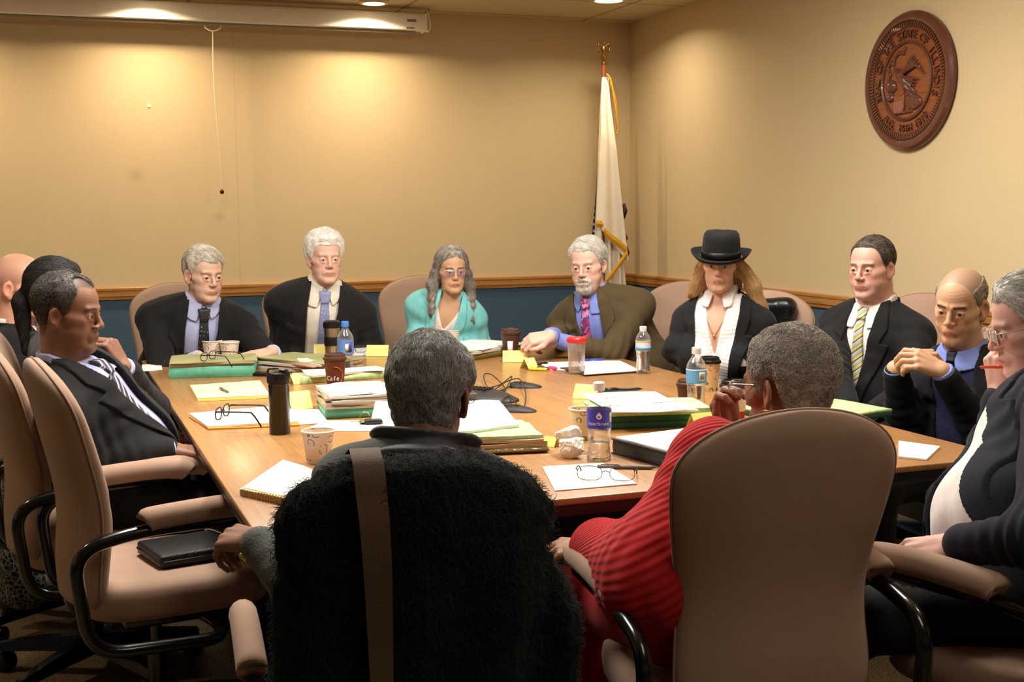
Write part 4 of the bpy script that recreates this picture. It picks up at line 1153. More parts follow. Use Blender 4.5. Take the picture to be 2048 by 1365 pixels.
def polygonize(f, lo, hi, h, slack=0.02, B=8):
    """surface nets on a sparse set of blocks; returns verts (n,3) and quads (m,4)"""
    lo = np.asarray(lo, float); hi = np.asarray(hi, float)
    nb = np.maximum(1, np.ceil((hi - lo) / (h * B)).astype(int))
    g = np.stack(np.meshgrid(*[np.arange(n) for n in nb], indexing='ij'), -1).reshape(-1, 3)
    cen = lo + (g + 0.5) * h * B
    d = f(cen.astype(F32))
    act = g[np.abs(d) < h * B * 0.87 * 1.35 + slack]
    if len(act) == 0: return np.zeros((0, 3)), np.zeros((0, 4), int)
    ofs = np.stack(np.meshgrid(*[np.arange(B + 1)] * 3, indexing='ij'), -1).reshape(-1, 3)
    VALS = []
    for s in range(0, len(act), 300):
        a = act[s:s + 300]
        gi = (a[:, None, :] * B + ofs[None]).reshape(-1, 3)
        VALS.append(f((lo + gi * h).astype(F32)).reshape(len(a), B + 1, B + 1, B + 1))
    v = np.concatenate(VALS)
    crn = [(i, j, k) for i in (0, 1) for j in (0, 1) for k in (0, 1)]
    C = np.stack([v[:, i:B + i, j:B + j, k:B + k] for i, j, k in crn], -1)      # nb,B,B,B,8
    ins = C < 0
    cnt = ins.sum(-1)
    m_ = (cnt > 0) & (cnt < 8)
    bi, ci, cj, ck = np.nonzero(m_)
    cell = act[bi] * B + np.stack([ci, cj, ck], -1)
    cv = C[m_]
    pos = np.zeros((len(cell), 3)); num = np.zeros(len(cell))
    cr = np.array(crn, float)
    for a in range(8):
        for b in range(a + 1, 8):
            if bin(a ^ b).count('1') != 1: continue
            va, vb = cv[:, a], cv[:, b]
            x = (va < 0) != (vb < 0)
            t = np.where(x, va / np.where(x, va - vb, 1), 0)
            pos += np.where(x[:, None], cr[a] + (cr[b] - cr[a]) * t[:, None], 0); num += x
    verts = lo + (cell + pos / num[:, None]) * h
    N_ = nb * B + 4
    key = (cell[:, 0] * N_[1] + cell[:, 1]) * N_[2] + cell[:, 2]
    order = np.argsort(key); ks = key[order]
    def find(c):
        k = (c[:, 0] * N_[1] + c[:, 1]) * N_[2] + c[:, 2]
        i = np.clip(np.searchsorted(ks, k), 0, len(ks) - 1)
        return np.where(ks[i] == k, order[i], -1)
    quads = []
    s0 = cv[:, 0] < 0
    for ax, (cidx, d1, d2) in enumerate(((4, (0, 1, 0), (0, 0, 1)), (2, (0, 0, 1), (1, 0, 0)), (1, (1, 0, 0), (0, 1, 0)))):
        s1 = cv[:, cidx] < 0
        x = s0 != s1
        c = cell[x]; me_ = np.nonzero(x)[0]
        a = find(c - np.array(d1)); b = find(c - np.array(d1) - np.array(d2)); e = find(c - np.array(d2))
        ok = (a >= 0) & (b >= 0) & (e >= 0)
        q = np.stack([me_, a, b, e], -1)[ok]
        fl = s0[x][ok]
        q[~fl] = q[~fl][:, ::-1]
        quads.append(q)
    return verts, np.concatenate(quads)

def mesh_np(name, verts, faces, mat, parent, frame=None, col=None):
    """frame: 4x4 the object gets; verts are world"""
    me = bpy.data.meshes.new(name)
    pm = np.array(parent.matrix_basis) if parent is not None else np.eye(4)
    if parent is not None and parent.parent is not None: pm = np.array(parent.parent.matrix_basis) @ pm
    fr = np.array(frame) if frame is not None else pm
    inv = np.linalg.inv(fr)
    lv = verts @ inv[:3, :3].T + inv[:3, 3]
    nf, k = faces.shape
    me.vertices.add(len(lv)); me.vertices.foreach_set('co', lv.astype(F32).ravel())
    me.loops.add(nf * k); me.loops.foreach_set('vertex_index', faces.astype(np.int32).ravel())
    me.polygons.add(nf); me.polygons.foreach_set('loop_start', np.arange(0, nf * k, k, dtype=np.int32))
    me.polygons.foreach_set('use_smooth', [True] * nf)
    me.update(calc_edges=True)
    if col is not None:
        ca = me.color_attributes.new('Col', 'FLOAT_COLOR', 'POINT')
        ca.data.foreach_set('color', np.concatenate([col, np.ones((len(col), 1))], 1).astype(F32).ravel())
    o = link(name, me, mat, parent)
    o.matrix_basis = Matrix((np.linalg.inv(pm) @ fr).tolist())
    return o

def sdf_obj(name, f, lo, hi, h, mat, parent, frame=None, colf=None, slack=0.02):
    v, q = polygonize(f, lo, hi, h, slack)
    if len(v) == 0: print('EMPTY', name); return None
    return mesh_np(name, v, q, mat, parent, frame, colf(v) if colf else None)

def attr_mat(name, rough=0.5, sss=0.0, spec=0.5, bump=0.0, bscale=300, sheen=0.0, aniso=False, mult=None):
    m, nt, N, L, b = nodes_of(name)
    at = N.new('ShaderNodeAttribute'); at.attribute_name = 'Col'
    L.new(at.outputs['Color'], b.inputs['Base Color'])
    b.inputs['Roughness'].default_value = rough; b.inputs['Specular IOR Level'].default_value = spec
    if sss:
        b.inputs['Subsurface Weight'].default_value = sss; b.inputs['Subsurface Radius'].default_value = (1.0, 0.35, 0.2); b.inputs['Subsurface Scale'].default_value = 0.008
    if sheen: b.inputs['Sheen Weight'].default_value = sheen
    if bump:
        tc = N.new('ShaderNodeTexCoord'); nb = N.new('ShaderNodeTexNoise'); nb.inputs['Scale'].default_value = bscale; L.new(tc.outputs['Object'], nb.inputs['Vector'])
        bp = N.new('ShaderNodeBump'); bp.inputs['Strength'].default_value = bump; bp.inputs['Distance'].default_value = 0.004
        L.new(nb.outputs['Fac'], bp.inputs['Height']); L.new(bp.outputs[0], b.inputs['Normal'])
    return m
M_SKIN = attr_mat('skin', 0.5, 0.12, 0.4, 0.15, 350)
M_HAIR = attr_mat('hair', 0.55, 0.0, 0.35)

# ------------------------------------------------------------------ people
def rot_from(yaw, pitch=0.0, roll=0.0):
    """columns: right, forward, up. yaw in degrees, the direction faced, anticlockwise from +x; pitch>0 looks down; roll>0 tips towards the right shoulder"""
    y, p, r = map(math.radians, (yaw, pitch, roll))
    f = np.array([math.cos(y) * math.cos(p), math.sin(y) * math.cos(p), -math.sin(p)])
    rt = np.array([math.sin(y), -math.cos(y), 0.0])
    up = np.cross(rt, f)
    rt2 = rt * math.cos(r) - up * math.sin(r); up2 = up * math.cos(r) + rt * math.sin(r)
    return np.stack([rt2, f, up2], 1)

def head_sdf(q, S):
    """q: head-local points in metres before scaling: x right, y forward, z up"""
    q = q.copy()
    ax = np.abs(q[:, 0]); m_ = np.stack([ax, q[:, 1], q[:, 2]], 1)
    wd = S.get('nosew', 1.0)
    jw, nose, jowl, fat = S.get('jaw', 1.0), S.get('nose', 1.0), S.get('jowl', 0.0), S.get('cheek', 0.0)
    d = ell(q, (0, -0.016, 0.045), (0.074, 0.094, 0.084))
    d = smin(d, ell(q, (0, 0.028, 0.040), (0.063, 0.060, 0.062)), 0.03)
    d = smin(d, ell(q, (0, 0.030, -0.028), (0.052 * jw, 0.058, 0.080)), 0.03)
    d = smin(d, cone(m_, (0.043 * jw, -0.004, -0.050), (0.013, 0.068, -0.100), 0.018, 0.016), 0.022)
    d = smin(d, cone(m_, (0.0, 0.070, -0.100), (0.010, 0.070, -0.100), 0.0175, 0.017), 0.014)
    if fat: d = smin(d, ell(m_, (0.034, 0.040, -0.050), (0.025 + 0.010 * fat, 0.034, 0.034)), 0.025)
    if jowl: d = smin(d, ell(m_, (0.027, 0.036, -0.088), (0.026, 0.032, 0.020 + 0.008 * jowl)), 0.02)
    if jowl > 0.6: d = smin(d, ell(q, (0, 0.030, -0.112), (0.040, 0.040, 0.026)), 0.03)
    d = smin(d, cone(m_, (0.042, 0.062, -0.014), (0.060, 0.030, -0.006), 0.016, 0.014), 0.02)      # cheekbones
    d = smin(d, cone(m_, (0.010, 0.089, 0.022), (0.042, 0.078, 0.024), 0.0075 * S.get('ridge', 1.0), 0.006 * S.get('ridge', 1.0)), 0.014)      # brow ridge
    d = smax(d, -(ell(m_, (0.031, 0.100, 0.001), (0.018, 0.016, 0.012))), 0.016)                   # sockets
    d = smin(d, cone(q, (0, 0.088, 0.014), (0, 0.1045 + 0.012 * (nose - 1), -0.024), 0.0066, 0.0090), 0.009)   # nose
    d = smin(d, ell(q, (0, 0.1030 + 0.012 * (nose - 1), -0.030), (0.0112 * wd, 0.0112, 0.0095)), 0.007)
    d = smin(d, ell(m_, (0.0125 * wd, 0.0960, -0.0335), (0.0080 * wd, 0.0105, 0.0072)), 0.005)
    d = smax(d, -ell(m_, (0.0068, 0.1005, -0.0412), (0.0034, 0.005, 0.0032)), 0.002)                # nostrils
    d = smin(d, ell(q, (0, 0.080, -0.062), (0.030, 0.016, 0.020)), 0.012)                          # muzzle
    mw = S.get('mouth', 0.023)
    cur = S.get('frown', 0.12)
    zz = cur * m_[:, 0] ** 2 / 0.023
    mq = np.stack([m_[:, 0], q[:, 1] + 0.35 * m_[:, 0] ** 2 / 0.03, q[:, 2] + zz], 1)
    lf = S.get('lip', 1.0)
    d = smin(d, cone(mq, (0, 0.0935, -0.0605), (mw - 0.004, 0.0915, -0.0625), 0.0042 * lf, 0.0022), 0.004)
    d = smin(d, cone(mq, (0, 0.0925, -0.0695), (mw - 0.006, 0.0905, -0.0665), 0.0050 * lf, 0.0022), 0.004)
    d = smax(d, -cone(mq, (0, 0.101, -0.0648), (mw, 0.0955, -0.0650), 0.0018, 0.0014), 0.003)
    # eyelids over the balls, opened by a slit
    op = S.get('open', 0.0062)
    lid = ell(m_, (0.031, 0.0765, 0.0), (0.0155, 0.0142, 0.0138))
    slit = ell(m_, (0.0312, 0.094, -0.001), (0.0142, 0.018, op * 1.0))
    d = smin(d, lid, 0.004)
    d = smax(d, -smax(slit, -(ell(m_, (0.031, 0.0765, 0.0), (0.0110, 0.0110, 0.0110))), 0.001), 0.0012)
    if S.get('bags', 0.5): d = smin(d, cone(m_, (0.022, 0.0860, -0.0125), (0.040, 0.0800, -0.0120), 0.0042 * S.get('bags', 0.5) * 1.6, 0.003), 0.006)
    # folds from the nose to the mouth corners
    fo = S.get('fold', 0.6)
    d = smax(d, -cone(m_, (0.019, 0.0985, -0.036), (0.031, 0.0860, -0.066), 0.0022 * fo, 0.0018 * fo), 0.006)
    # forehead lines
    d = d + 0.0004 * S.get('lines', 0.6) * np.sin(q[:, 2] * 620 + 2 * np.cos(q[:, 0] * 50)) * sstep(q[:, 1], 0.05, 0.08) * sstep(q[:, 2], 0.035, 0.045) * (1 - sstep(q[:, 2], 0.07, 0.085))
    # ears
    el = S.get('ear', 1.0)
    eq = m_ - np.asarray((0.0735, -0.012, -0.006), F32)
    ca, sa = math.cos(0.45), math.sin(0.45)
    eq = np.stack([eq[:, 0] * ca + eq[:, 1] * sa, -eq[:, 0] * sa + eq[:, 1] * ca, eq[:, 2] - 0.18 * eq[:, 1]], 1) / el
    e = ell(eq, (0.005, 0, 0.004), (0.0065, 0.019, 0.030))
    e = smin(e, ell(eq, (0.004, 0.006, -0.026), (0.006, 0.010, 0.011)), 0.006)
    e = smax(e, -ell(eq, (0.0115, 0.003, 0.002), (0.0085, 0.0115, 0.019)), 0.003)
    e = smin(e, cone(eq, (0.006, 0.014, -0.004), (0.006, 0.012, -0.014), 0.0035, 0.003), 0.003)
    d = smin(d, e * el, 0.004)
    return d

def skull_sdf(q, S):
    """smooth form the hair grows on"""
    d = ell(q, (0, -0.016, 0.045), (0.074, 0.094, 0.084))
    d = smin(d, ell(q, (0, 0.028, 0.040), (0.063, 0.060, 0.062)), 0.03)
    d = smin(d, ell(q, (0, -0.01, -0.045), (0.060, 0.066, 0.060)), 0.03)
    return d

def hand_parts(wrist, fdir, back, side, size=1.0, curl=(0.35, 0.45, 0.3), thumb=0.3, spread=0.06, curls=None):
    """cones of one hand in world space. side: +1 when the thumb is on the X = fdir x back side"""
    Y = nrmz(fdir); Z = nrmz(np.asarray(back, float) - Y * np.dot(back, Y)); X = np.cross(Y, Z) * side
    W = lambda x, y, z: np.asarray(wrist, float) + (X * x + Y * y + Z * z) * size
    C = []
    kn = [(0.030, 0.086, 0.0), (0.010, 0.091, 0.002), (-0.011, 0.087, 0.001), (-0.030, 0.078, -0.002)]
    ln = [(0.043, 0.026, 0.020), (0.047, 0.030, 0.021), (0.043, 0.027, 0.020), (0.034, 0.020, 0.018)]
    for i, k in enumerate(kn):
        C.append((W(k[0] * 0.45, 0.0, 0), W(*k), 0.0155 * size, 0.0112 * size, 0.010))
    C.append((W(0.012, 0.03, -0.006), W(0.012, 0.07, -0.006), 0.016 * size, 0.012 * size, 0.012))
    C.append((W(-0.015, 0.03, -0.006), W(-0.015, 0.065, -0.006), 0.015 * size, 0.012 * size, 0.012))
    for i, (k, L_) in enumerate(zip(kn, ln)):
        p = W(*k); a = 0.0
        sp = spread * (1.5 - i)
        cs = curls[i] if curls else curl
        rr = (0.0102 - 0.0008 * (i == 3)) * size
        for j in range(3):
            a += cs[j]
            dv = X * math.sin(sp) * math.cos(a) + Y * math.cos(sp) * math.cos(a) - Z * math.sin(a)
            p2 = p + dv * L_[j] * size
            C.append((p, p2, rr, rr * 0.90, 0.0025))
            p = p2; rr *= 0.90
    t0 = W(0.018, 0.018, -0.006); t1 = W(0.040, 0.046, -0.012 - 0.014 * thumb); t2 = W(0.047 - 0.012 * thumb, 0.074, -0.014 - 0.026 * thumb); t3 = W(0.046 - 0.024 * thumb, 0.098, -0.014 - 0.034 * thumb)
    C.append((t0, t1, 0.0155 * size, 0.0125 * size, 0.010)); C.append((t1, t2, 0.0118 * size, 0.0105 * size, 0.003)); C.append((t2, t3, 0.0105 * size, 0.0085 * size, 0.003))
    return C

def cones_sdf(p, C):
    d = None
    for a, b, ra, rb, k in C:
        e = cone(p, a, b, ra, rb)
        d = e if d is None else smin(d, e, k)
    return d

DEBUG = False
class Person:
    def __init__(s, label, head, yaw, pelvis, tyaw, pitch=0.0, roll=0.0, hs=1.0, S=None, skin=(200, 150, 120), sw=1.0, fat=0.0, female=False,
                 arms=None, neck=None, category='person', neck_r=0.056, seat=None, neckdrop=0.150, neckback=0.02, lean=None):
        s.S = S or {}
        s.skin = np.array(srgb(*skin)[:3])
        s.H = np.asarray(head, float); s.R = rot_from(yaw, pitch, roll); s.hs = hs
        s.P = np.asarray(pelvis, float)
        fw = s.R[:, 1].copy(); fw[2] = 0
        s.N = np.asarray(neck, float) if neck is not None else s.H - np.array([0, 0, neckdrop * hs]) - nrmz(fw) * neckback
        s.L = np.linalg.norm(s.N - s.P); s.sc = s.L / 0.50
        Z = nrmz(s.N - s.P); ty = math.radians(tyaw)
        X = nrmz(np.cross([math.cos(ty), math.sin(ty), 0], Z)); Y = np.cross(Z, X)
        s.T = np.stack([X, Y, Z], 1)
        s.sw, s.fat, s.female, s.neck_r = sw, fat, female, neck_r
        s.e = thing('person', label, category, (s.P[0], s.P[1], 0))
        s.frame = np.eye(4); s.frame[:3, :3] = s.T; s.frame[:3, 3] = s.P
        s.hframe = np.eye(4); s.hframe[:3, :3] = s.R; s.hframe[:3, 3] = s.H
        # arms: {'L'/'R': dict(w=wrist world, hint=vector, f=finger dir, b=back-of-hand, curl=...)}
        s.arm = {}
        for side, a in (arms or {}).items():
            sx = 1 if side == 'R' else -1
            A = dict(a)
            A['S'] = s.t2w((sx * 0.164 * sw, -0.005, 0.398))
            Wp = np.asarray(A['w'], float)
            L1, L2 = 0.285 * min(1.08, max(0.92, s.sc)), 0.25
            D = Wp - A['S']; d = np.linalg.norm(D)
            if d > (L1 + L2) * 0.985:
                k = d / ((L1 + L2) * 0.985); L1 *= k; L2 *= k
                if k > 1.06: print('STRETCH', label[:40], side, round(k, 2))
            x = (L1 * L1 - L2 * L2 + d * d) / (2 * d); hgt = math.sqrt(max(L1 * L1 - x * x, 0))
            dn = D / d; hint = np.asarray(A.get('hint', (0, 0, -1)), float); hint = nrmz(hint - dn * np.dot(hint, dn))
            A['E'] = np.asarray(A['e'], float) if 'e' in A else A['S'] + dn * x + hint * hgt; A['w'] = Wp
            f = nrmz(A.get('f', nrmz(Wp - A['E'])))
            A['C'] = hand_parts(Wp + nrmz(Wp - A['E']) * 0.0, f, A.get('b', (0, 0, 1)), A.get('side', 1), A.get('size', 1.0 if not female else 0.92), A.get('curl', (0.3, 0.4, 0.3)), A.get('thumb', 0.3), A.get('spread', 0.06), A.get('curls'))
            s.arm[side] = A
            if DEBUG: print('ARM', label[:28], side, 'S', np.round(project(A['S'])), 'E', np.round(project(A['E'])), 'E3', np.round(A['E'], 2), 'W', np.round(project(A['w'])), 'D', round(d, 2))
        # legs
        fwd = np.array([math.cos(ty), math.sin(ty), 0])
        rt = np.array([math.sin(ty), -math.cos(ty), 0])
        s.legs = []
        for sx in (1, -1):
            hip = s.P + rt * sx * 0.09 + np.array([0, 0, 0.0]); knee = np.array([*(s.P + rt * sx * 0.13 + fwd * 0.42)[:2], 0.50]); ank = np.array([*(s.P + rt * sx * 0.13 + fwd * 0.44)[:2], 0.09])
            s.legs.append((hip, knee, ank, fwd))
    def t2w(s, q): return s.P + s.T @ (np.asarray(q, float) * s.sc)
    def h2w(s, q): return s.H + s.R @ (np.asarray(q, float) * s.hs)
    def tq(s, p): return ((p - s.P.astype(F32)) @ s.T.astype(F32)) / F32(s.sc)
    def nq(s, p):
        """like tq, but upright along the neck; used for everything that goes round the collar"""
        n0 = s.t2w((0, -0.012, 0.50)); n = nrmz(s.h2w((0, -0.022, -0.030)) - s.t2w((0, -0.012, 0.455)))
        x = s.T[:, 0]; f = nrmz(np.cross(n, x)); x = np.cross(f, n)
        r = p - n0.astype(F32)
        return np.stack([r @ x.astype(F32) / s.sc, r @ f.astype(F32) / s.sc - 0.012, r @ n.astype(F32) / s.sc + 0.50], 1)
    def hq(s, p): return ((p - s.H.astype(F32)) @ s.R.astype(F32)) / F32(s.hs)
    def torso(s, p, off=0.0):
        q = s.tq(p); m_ = np.stack([np.abs(q[:, 0]), q[:, 1], q[:, 2]], 1); f = s.fat; w = s.sw
        d = ell(q, (0, 0.0, 0.335), (0.165 * w, 0.115 + 0.4 * f, 0.170))
        d = smin(d, ell(q, (0, 0.02 + f * 0.8, 0.15), (0.148 * w + f, 0.112 + f, 0.17)), 0.06)
        d = smin(d, ell(q, (0, -0.01, 0.01), (0.165 * w + 0.5 * f, 0.13 + 0.3 * f, 0.13)), 0.05)
        d = smin(d, cone(m_, (0, -0.015, 0.435), (0.152 * w, -0.008, 0.396), 0.060, 0.054), 0.035)
        d = smin(d, cone(m_, (0, -0.012, 0.488), (0.12 * w, -0.012, 0.432), 0.048, 0.045), 0.035)
        if s.female:
            d = smin(d, ell(m_, (0.075, 0.095, 0.300), (0.062, 0.055, 0.062)), 0.035)
        return d * s.sc - off
    def neck(s, p, off=0.0):
        a = s.t2w((0, -0.012, 0.455)); b = s.h2w((0, -0.022, -0.030))
        return cone(p, a, b, s.neck_r + 0.006, s.neck_r * s.hs) - off
    def armd(s, p, off_u=0.0, off_f=0.0, t0=0.0, t1=1.0, ks=0.03):
        d = None
        for A in s.arm.values():
            ar = -0.010 if s.female else 0.0
            u = cone(p, A['S'], A['E'], 0.052 + ar + off_u, 0.042 + ar * 0.5 + off_u)
            w1 = A['E'] + (A['w'] - A['E']) * t1
            f = cone(p, A['E'], w1, 0.042 + off_f, 0.042 + (0.027 - 0.042) * t1 + off_f)
            e = smin(u, f, ks)
            d = e if d is None else np.minimum(d, e)
        return d
    def body(s, h=0.0036, hh=0.0032, chest=0.30):
        parts = []
        hr = 0.17 * s.hs
        def fh(p):
            q = s.hq(p); d = head_sdf(q, s.S) * s.hs
            d = smin(d, s.neck(p), 0.022)
            return smin(d, s.torso(p, -0.004), 0.025)
        lo = np.minimum(s.H - hr, s.N - 0.16); hi = np.maximum(s.H + hr, s.N + 0.16)
        lo[2] = s.t2w((0, 0, chest))[2]
        parts.append(polygonize(fh, lo, hi, h, 0.012))
        for A in s.arm.values():
            def fw(p, A=A):
                return smin(cones_sdf(p, A['C']), cone(p, A['E'], A['w'], 0.040, 0.0265), 0.012)
            pts = np.array([c[0] for c in A['C']] + [c[1] for c in A['C']])
            lo = pts.min(0) - 0.03; hi = pts.max(0) + 0.03
            b2 = A['w'] + nrmz(A['E'] - A['w']) * 0.09
            lo = np.minimum(lo, b2 - 0.035); hi = np.maximum(hi, b2 + 0.035)
            parts.append(polygonize(fw, lo, hi, hh, 0.008))
        def fb(p):
            d = s.torso(p, -0.010)
            if s.arm: d = smin(d, s.armd(p, -0.004, -0.004, t1=0.9), 0.03)
            for hip, knee, ank, fwd in s.legs:
                d = smin(d, cone(p, hip, knee, 0.075, 0.052), 0.04); d = smin(d, cone(p, knee, ank, 0.050, 0.032), 0.03)
                d = smin(d, cone(p, ank - [0, 0, 0.04], ank - [0, 0, 0.05] + fwd * 0.13, 0.032, 0.026), 0.02)
            return d
        allp = np.array([s.P, s.N] + [A[k] for A in s.arm.values() for k in ('E', 'w', 'S')] + [x for l in s.legs for x in l[:3]])
        lo = allp.min(0) - 0.22; hi = allp.max(0) + 0.22; lo[2] = 0.012; hi[2] = min(hi[2], s.N[2] + 0.02)
        parts.append(polygonize(fb, lo, hi, 0.013, 0.03))
        V_, Q_, o = [], [], 0
        for v, q in parts: V_.append(v); Q_.append(q + o); o += len(v)
        v = np.concatenate(V_); q = np.concatenate(Q_)
        s.b = mesh_np('body', v, q, M_SKIN, s.e, None, s.skincol(v))
        # eyes
        gz = s.S.get('gaze', (0, 0))
        for sx in (-1, 1):
            c = s.h2w((sx * 0.031, 0.0765, 0.0)); r = 0.0129 * s.hs
            bm = bmesh.new(); bmesh.ops.create_uvsphere(bm, u_segments=32, v_segments=24, radius=r)
            me = bpy.data.meshes.new('eye'); bm.to_mesh(me); bm.free()
            me.polygons.foreach_set('use_smooth', [True] * len(me.polygons))
            me.materials.append(M_EYE); me.materials.append(M_IRIS.get(s.S.get('iris', 'brown'))); me.materials.append(M_PUPIL)
            g = nrmz((gz[0], 1, gz[1]))
            for f_ in me.polygons:
                k = float(np.dot(np.array(f_.center) / r, g)); f_.material_index = 2 if k > 0.965 else (1 if k > 0.855 else 0)
            o = link('eye', me, None, s.e)
            fr = Matrix((s.hframe).tolist()).copy(); fr.translation = Vector(c)
            o.matrix_basis = s.e.matrix_basis.inverted() @ fr
        return s.b
    def skincol(s, v):
        q = s.hq(v.astype(F32)); base = np.tile(s.skin, (len(v), 1)); S = s.S
        m_ = np.stack([np.abs(q[:, 0]), q[:, 1], q[:, 2]], 1)
        red = np.array([1.05, 0.86, 0.84]) if s.skin[0] > 0.25 else np.array([1.10, 0.9, 0.86])
        def blend(mask, mul): 
            nonlocal base
            base = base * (1 + (np.asarray(mul) - 1) * mask[:, None])
        near = np.exp(-((m_[:, 0] - 0.040) / 0.018) ** 2 - ((q[:, 2] + 0.025) / 0.02) ** 2) * (q[:, 1] > 0.03)
        blend(near * S.get('blush', 0.7) * 0.7, red)
        blend(np.exp(-(q[:, 0] / 0.014) ** 2 - ((q[:, 2] + 0.026) / 0.016) ** 2) * (q[:, 1] > 0.09) * S.get('blush', 0.7) * 0.6, red)
        ear = (m_[:, 0] > 0.072) & (np.abs(q[:, 2]) < 0.045) & (q[:, 1] < 0.02); blend(ear * 0.6, red)
        blend(np.clip(wob(v.astype(F32), 45, 1.3), 0, 1) * 0.5, (0.93, 0.88, 0.86))
        # lips
        mw = S.get('mouth', 0.023)
        zz = q[:, 2] + S.get('frown', 0.12) * m_[:, 0] ** 2 / 0.023
        lips = (1 - sstep(np.abs(zz + 0.065), 0.0065, 0.0095)) * (1 - sstep(m_[:, 0], mw - 0.004, mw)) * (q[:, 1] > 0.075)
        blend(lips * S.get('lipcol', 0.7), (0.92, 0.55, 0.55))
        line = (1 - sstep(np.abs(zz + 0.0648), 0.0010, 0.0026)) * (1 - sstep(m_[:, 0], mw - 0.002, mw + 0.002)) * (q[:, 1] > 0.075)
        blend(line * 0.8, (0.45, 0.32, 0.30))
        # lash line round the eye opening
        e = ((m_[:, 0] - 0.0312) / 0.0160) ** 2 + ((q[:, 2] + 0.001) / (S.get('open', 0.0062) * 1.05 + 0.0008)) ** 2
        blend((1 - sstep(e, 0.8, 1.15)) * (q[:, 1] > 0.07) * 0.6, (0.40, 0.32, 0.30))
        # brows
        bz = 0.0235 - 0.10 * np.maximum(0, m_[:, 0] - 0.03) + S.get('browtilt', 0.0) * (m_[:, 0] - 0.03)
        br = (1 - sstep(np.abs(q[:, 2] - bz), S.get('browth', 0.0028), S.get('browth', 0.0028) + 0.003)) * sstep(m_[:, 0], 0.009, 0.015) * (1 - sstep(m_[:, 0], 0.046, 0.052)) * (q[:, 1] > 0.05)
        bc = np.array(srgb(*S.get('brow', (110, 90, 75)))[:3]); a = (br * S.get('browa', 0.8))[:, None]
        base = base * (1 - a) + bc * a
        if 'stub' in S:
            k = ((q[:, 2] < -0.04) & (q[:, 1] > 0.0) & (q[:, 2] > -0.13)) * (1 - lips) * S['stub']
            k = k * sstep(-q[:, 2], 0.035, 0.055)
            blend(k, (0.70, 0.70, 0.74))
        if 'fuzz' in S:      # cropped hair colour on the scalp
            zl = hairline(q, S['fuzz'][1]); k = sstep(q[:, 2] - zl, -0.004, 0.012) * (np.abs(skull_sdf(q, S)) < 0.012) * S['fuzz'][2]
            fc = np.array(srgb(*S['fuzz'][0])[:3]); base = base * (1 - k[:, None]) + fc * k[:, None]
        return base

M_EYE = mat('eye_white', (222, 212, 204), 0.25)
M_IRIS = {'brown': mat('iris_brown', (62, 38, 24), 0.2), 'blue': mat('iris_blue', (96, 116, 130), 0.2)}
M_PUPIL = mat('pupil', (6, 6, 6), 0.1)

def hairline(q, style):
    """height above which hair grows, by how far forward; style: (forehead height, recession at temples, nape, sideburn)"""
    fh, rec, nape, side = style
    y = q[:, 1]; ax = np.abs(q[:, 0])
    zl = np.interp(y, [-0.12, -0.045, -0.028, -0.004, 0.014, 0.022, 0.050, 0.075, 0.12], [nape, nape, 0.030, 0.028, side, side + 0.004, 0.050, fh, fh])
    zl = zl + rec * np.exp(-((ax - 0.045) / 0.018) ** 2) * sstep(y, 0.02, 0.05)
    return zl

def hair(s, style, thick, cols, n=1600, ln=0.035, flow=(0.0, -1.0, -0.25), rad=0.0006, lift=0.002, nz=0.003, nf=70, bald=None, part=None, h=0.0035, extra=None, bumpk=None, name='hair', wild=0.35, vol=None, cut=None, steps=5):
    """style: hairline tuple; thick: metres; cols: two srgb tones; extra(q,d) may add or cut; returns the object"""
    c0, c1 = [np.array(srgb(*c)[:3]) for c in cols]
    def f(p):
        q = s.hq(p)
        zl = hairline(q, style)
        th = thick * (0.25 + 0.75 * sstep(q[:, 2] - zl, 0.0, 0.05))
        if vol: th = th + vol(q)
        d = skull_sdf(q, s.S) - th
        if nz: d = d + nz * wob(q * np.asarray((1, 0.45, 1), F32), nf, 0.7) * sstep(q[:, 2] - zl, 0, 0.02) + nz * 0.4 * wob(q, nf * 2.3, 2.1)
        d = smax(d, (zl - q[:, 2]) * 0.8, 0.006)
        if bald: d = smax(d, -bald(q), 0.006)
        if extra: d = extra(q, d)
        # keep the ears free
        m_ = np.stack([np.abs(q[:, 0]), q[:, 1], q[:, 2]], 1)
        if not (cut is False): d = smax(d, -ell(m_, (0.083, -0.008, -0.004), (0.02, 0.021, 0.036)), 0.004)
        return d * s.hs
    e = 0.30 * s.hs
    v, qd = polygonize(f, s.H - e, s.H + e, h, 0.014)
    rs = np.random.RandomState(abs(int(s.H[0] * 1000)) % 1000)
    q = s.hq(v.astype(F32))
    k = np.clip(0.5 + 0.5 * wob(q * np.asarray((1, 0.35, 1), F32), 160, 0.3) + 0.18 * rs.normal(size=len(v)), 0, 1)[:, None]
    darker = 0.92
    o = mesh_np(name, v, qd, M_HAIR, s.e, s.hframe, (c0 + (c1 - c0) * k) * darker)
    if n: strands(s, o, f, v, n, ln, flow, rad, lift, cols, wild, name + '_strands', steps)
    return o

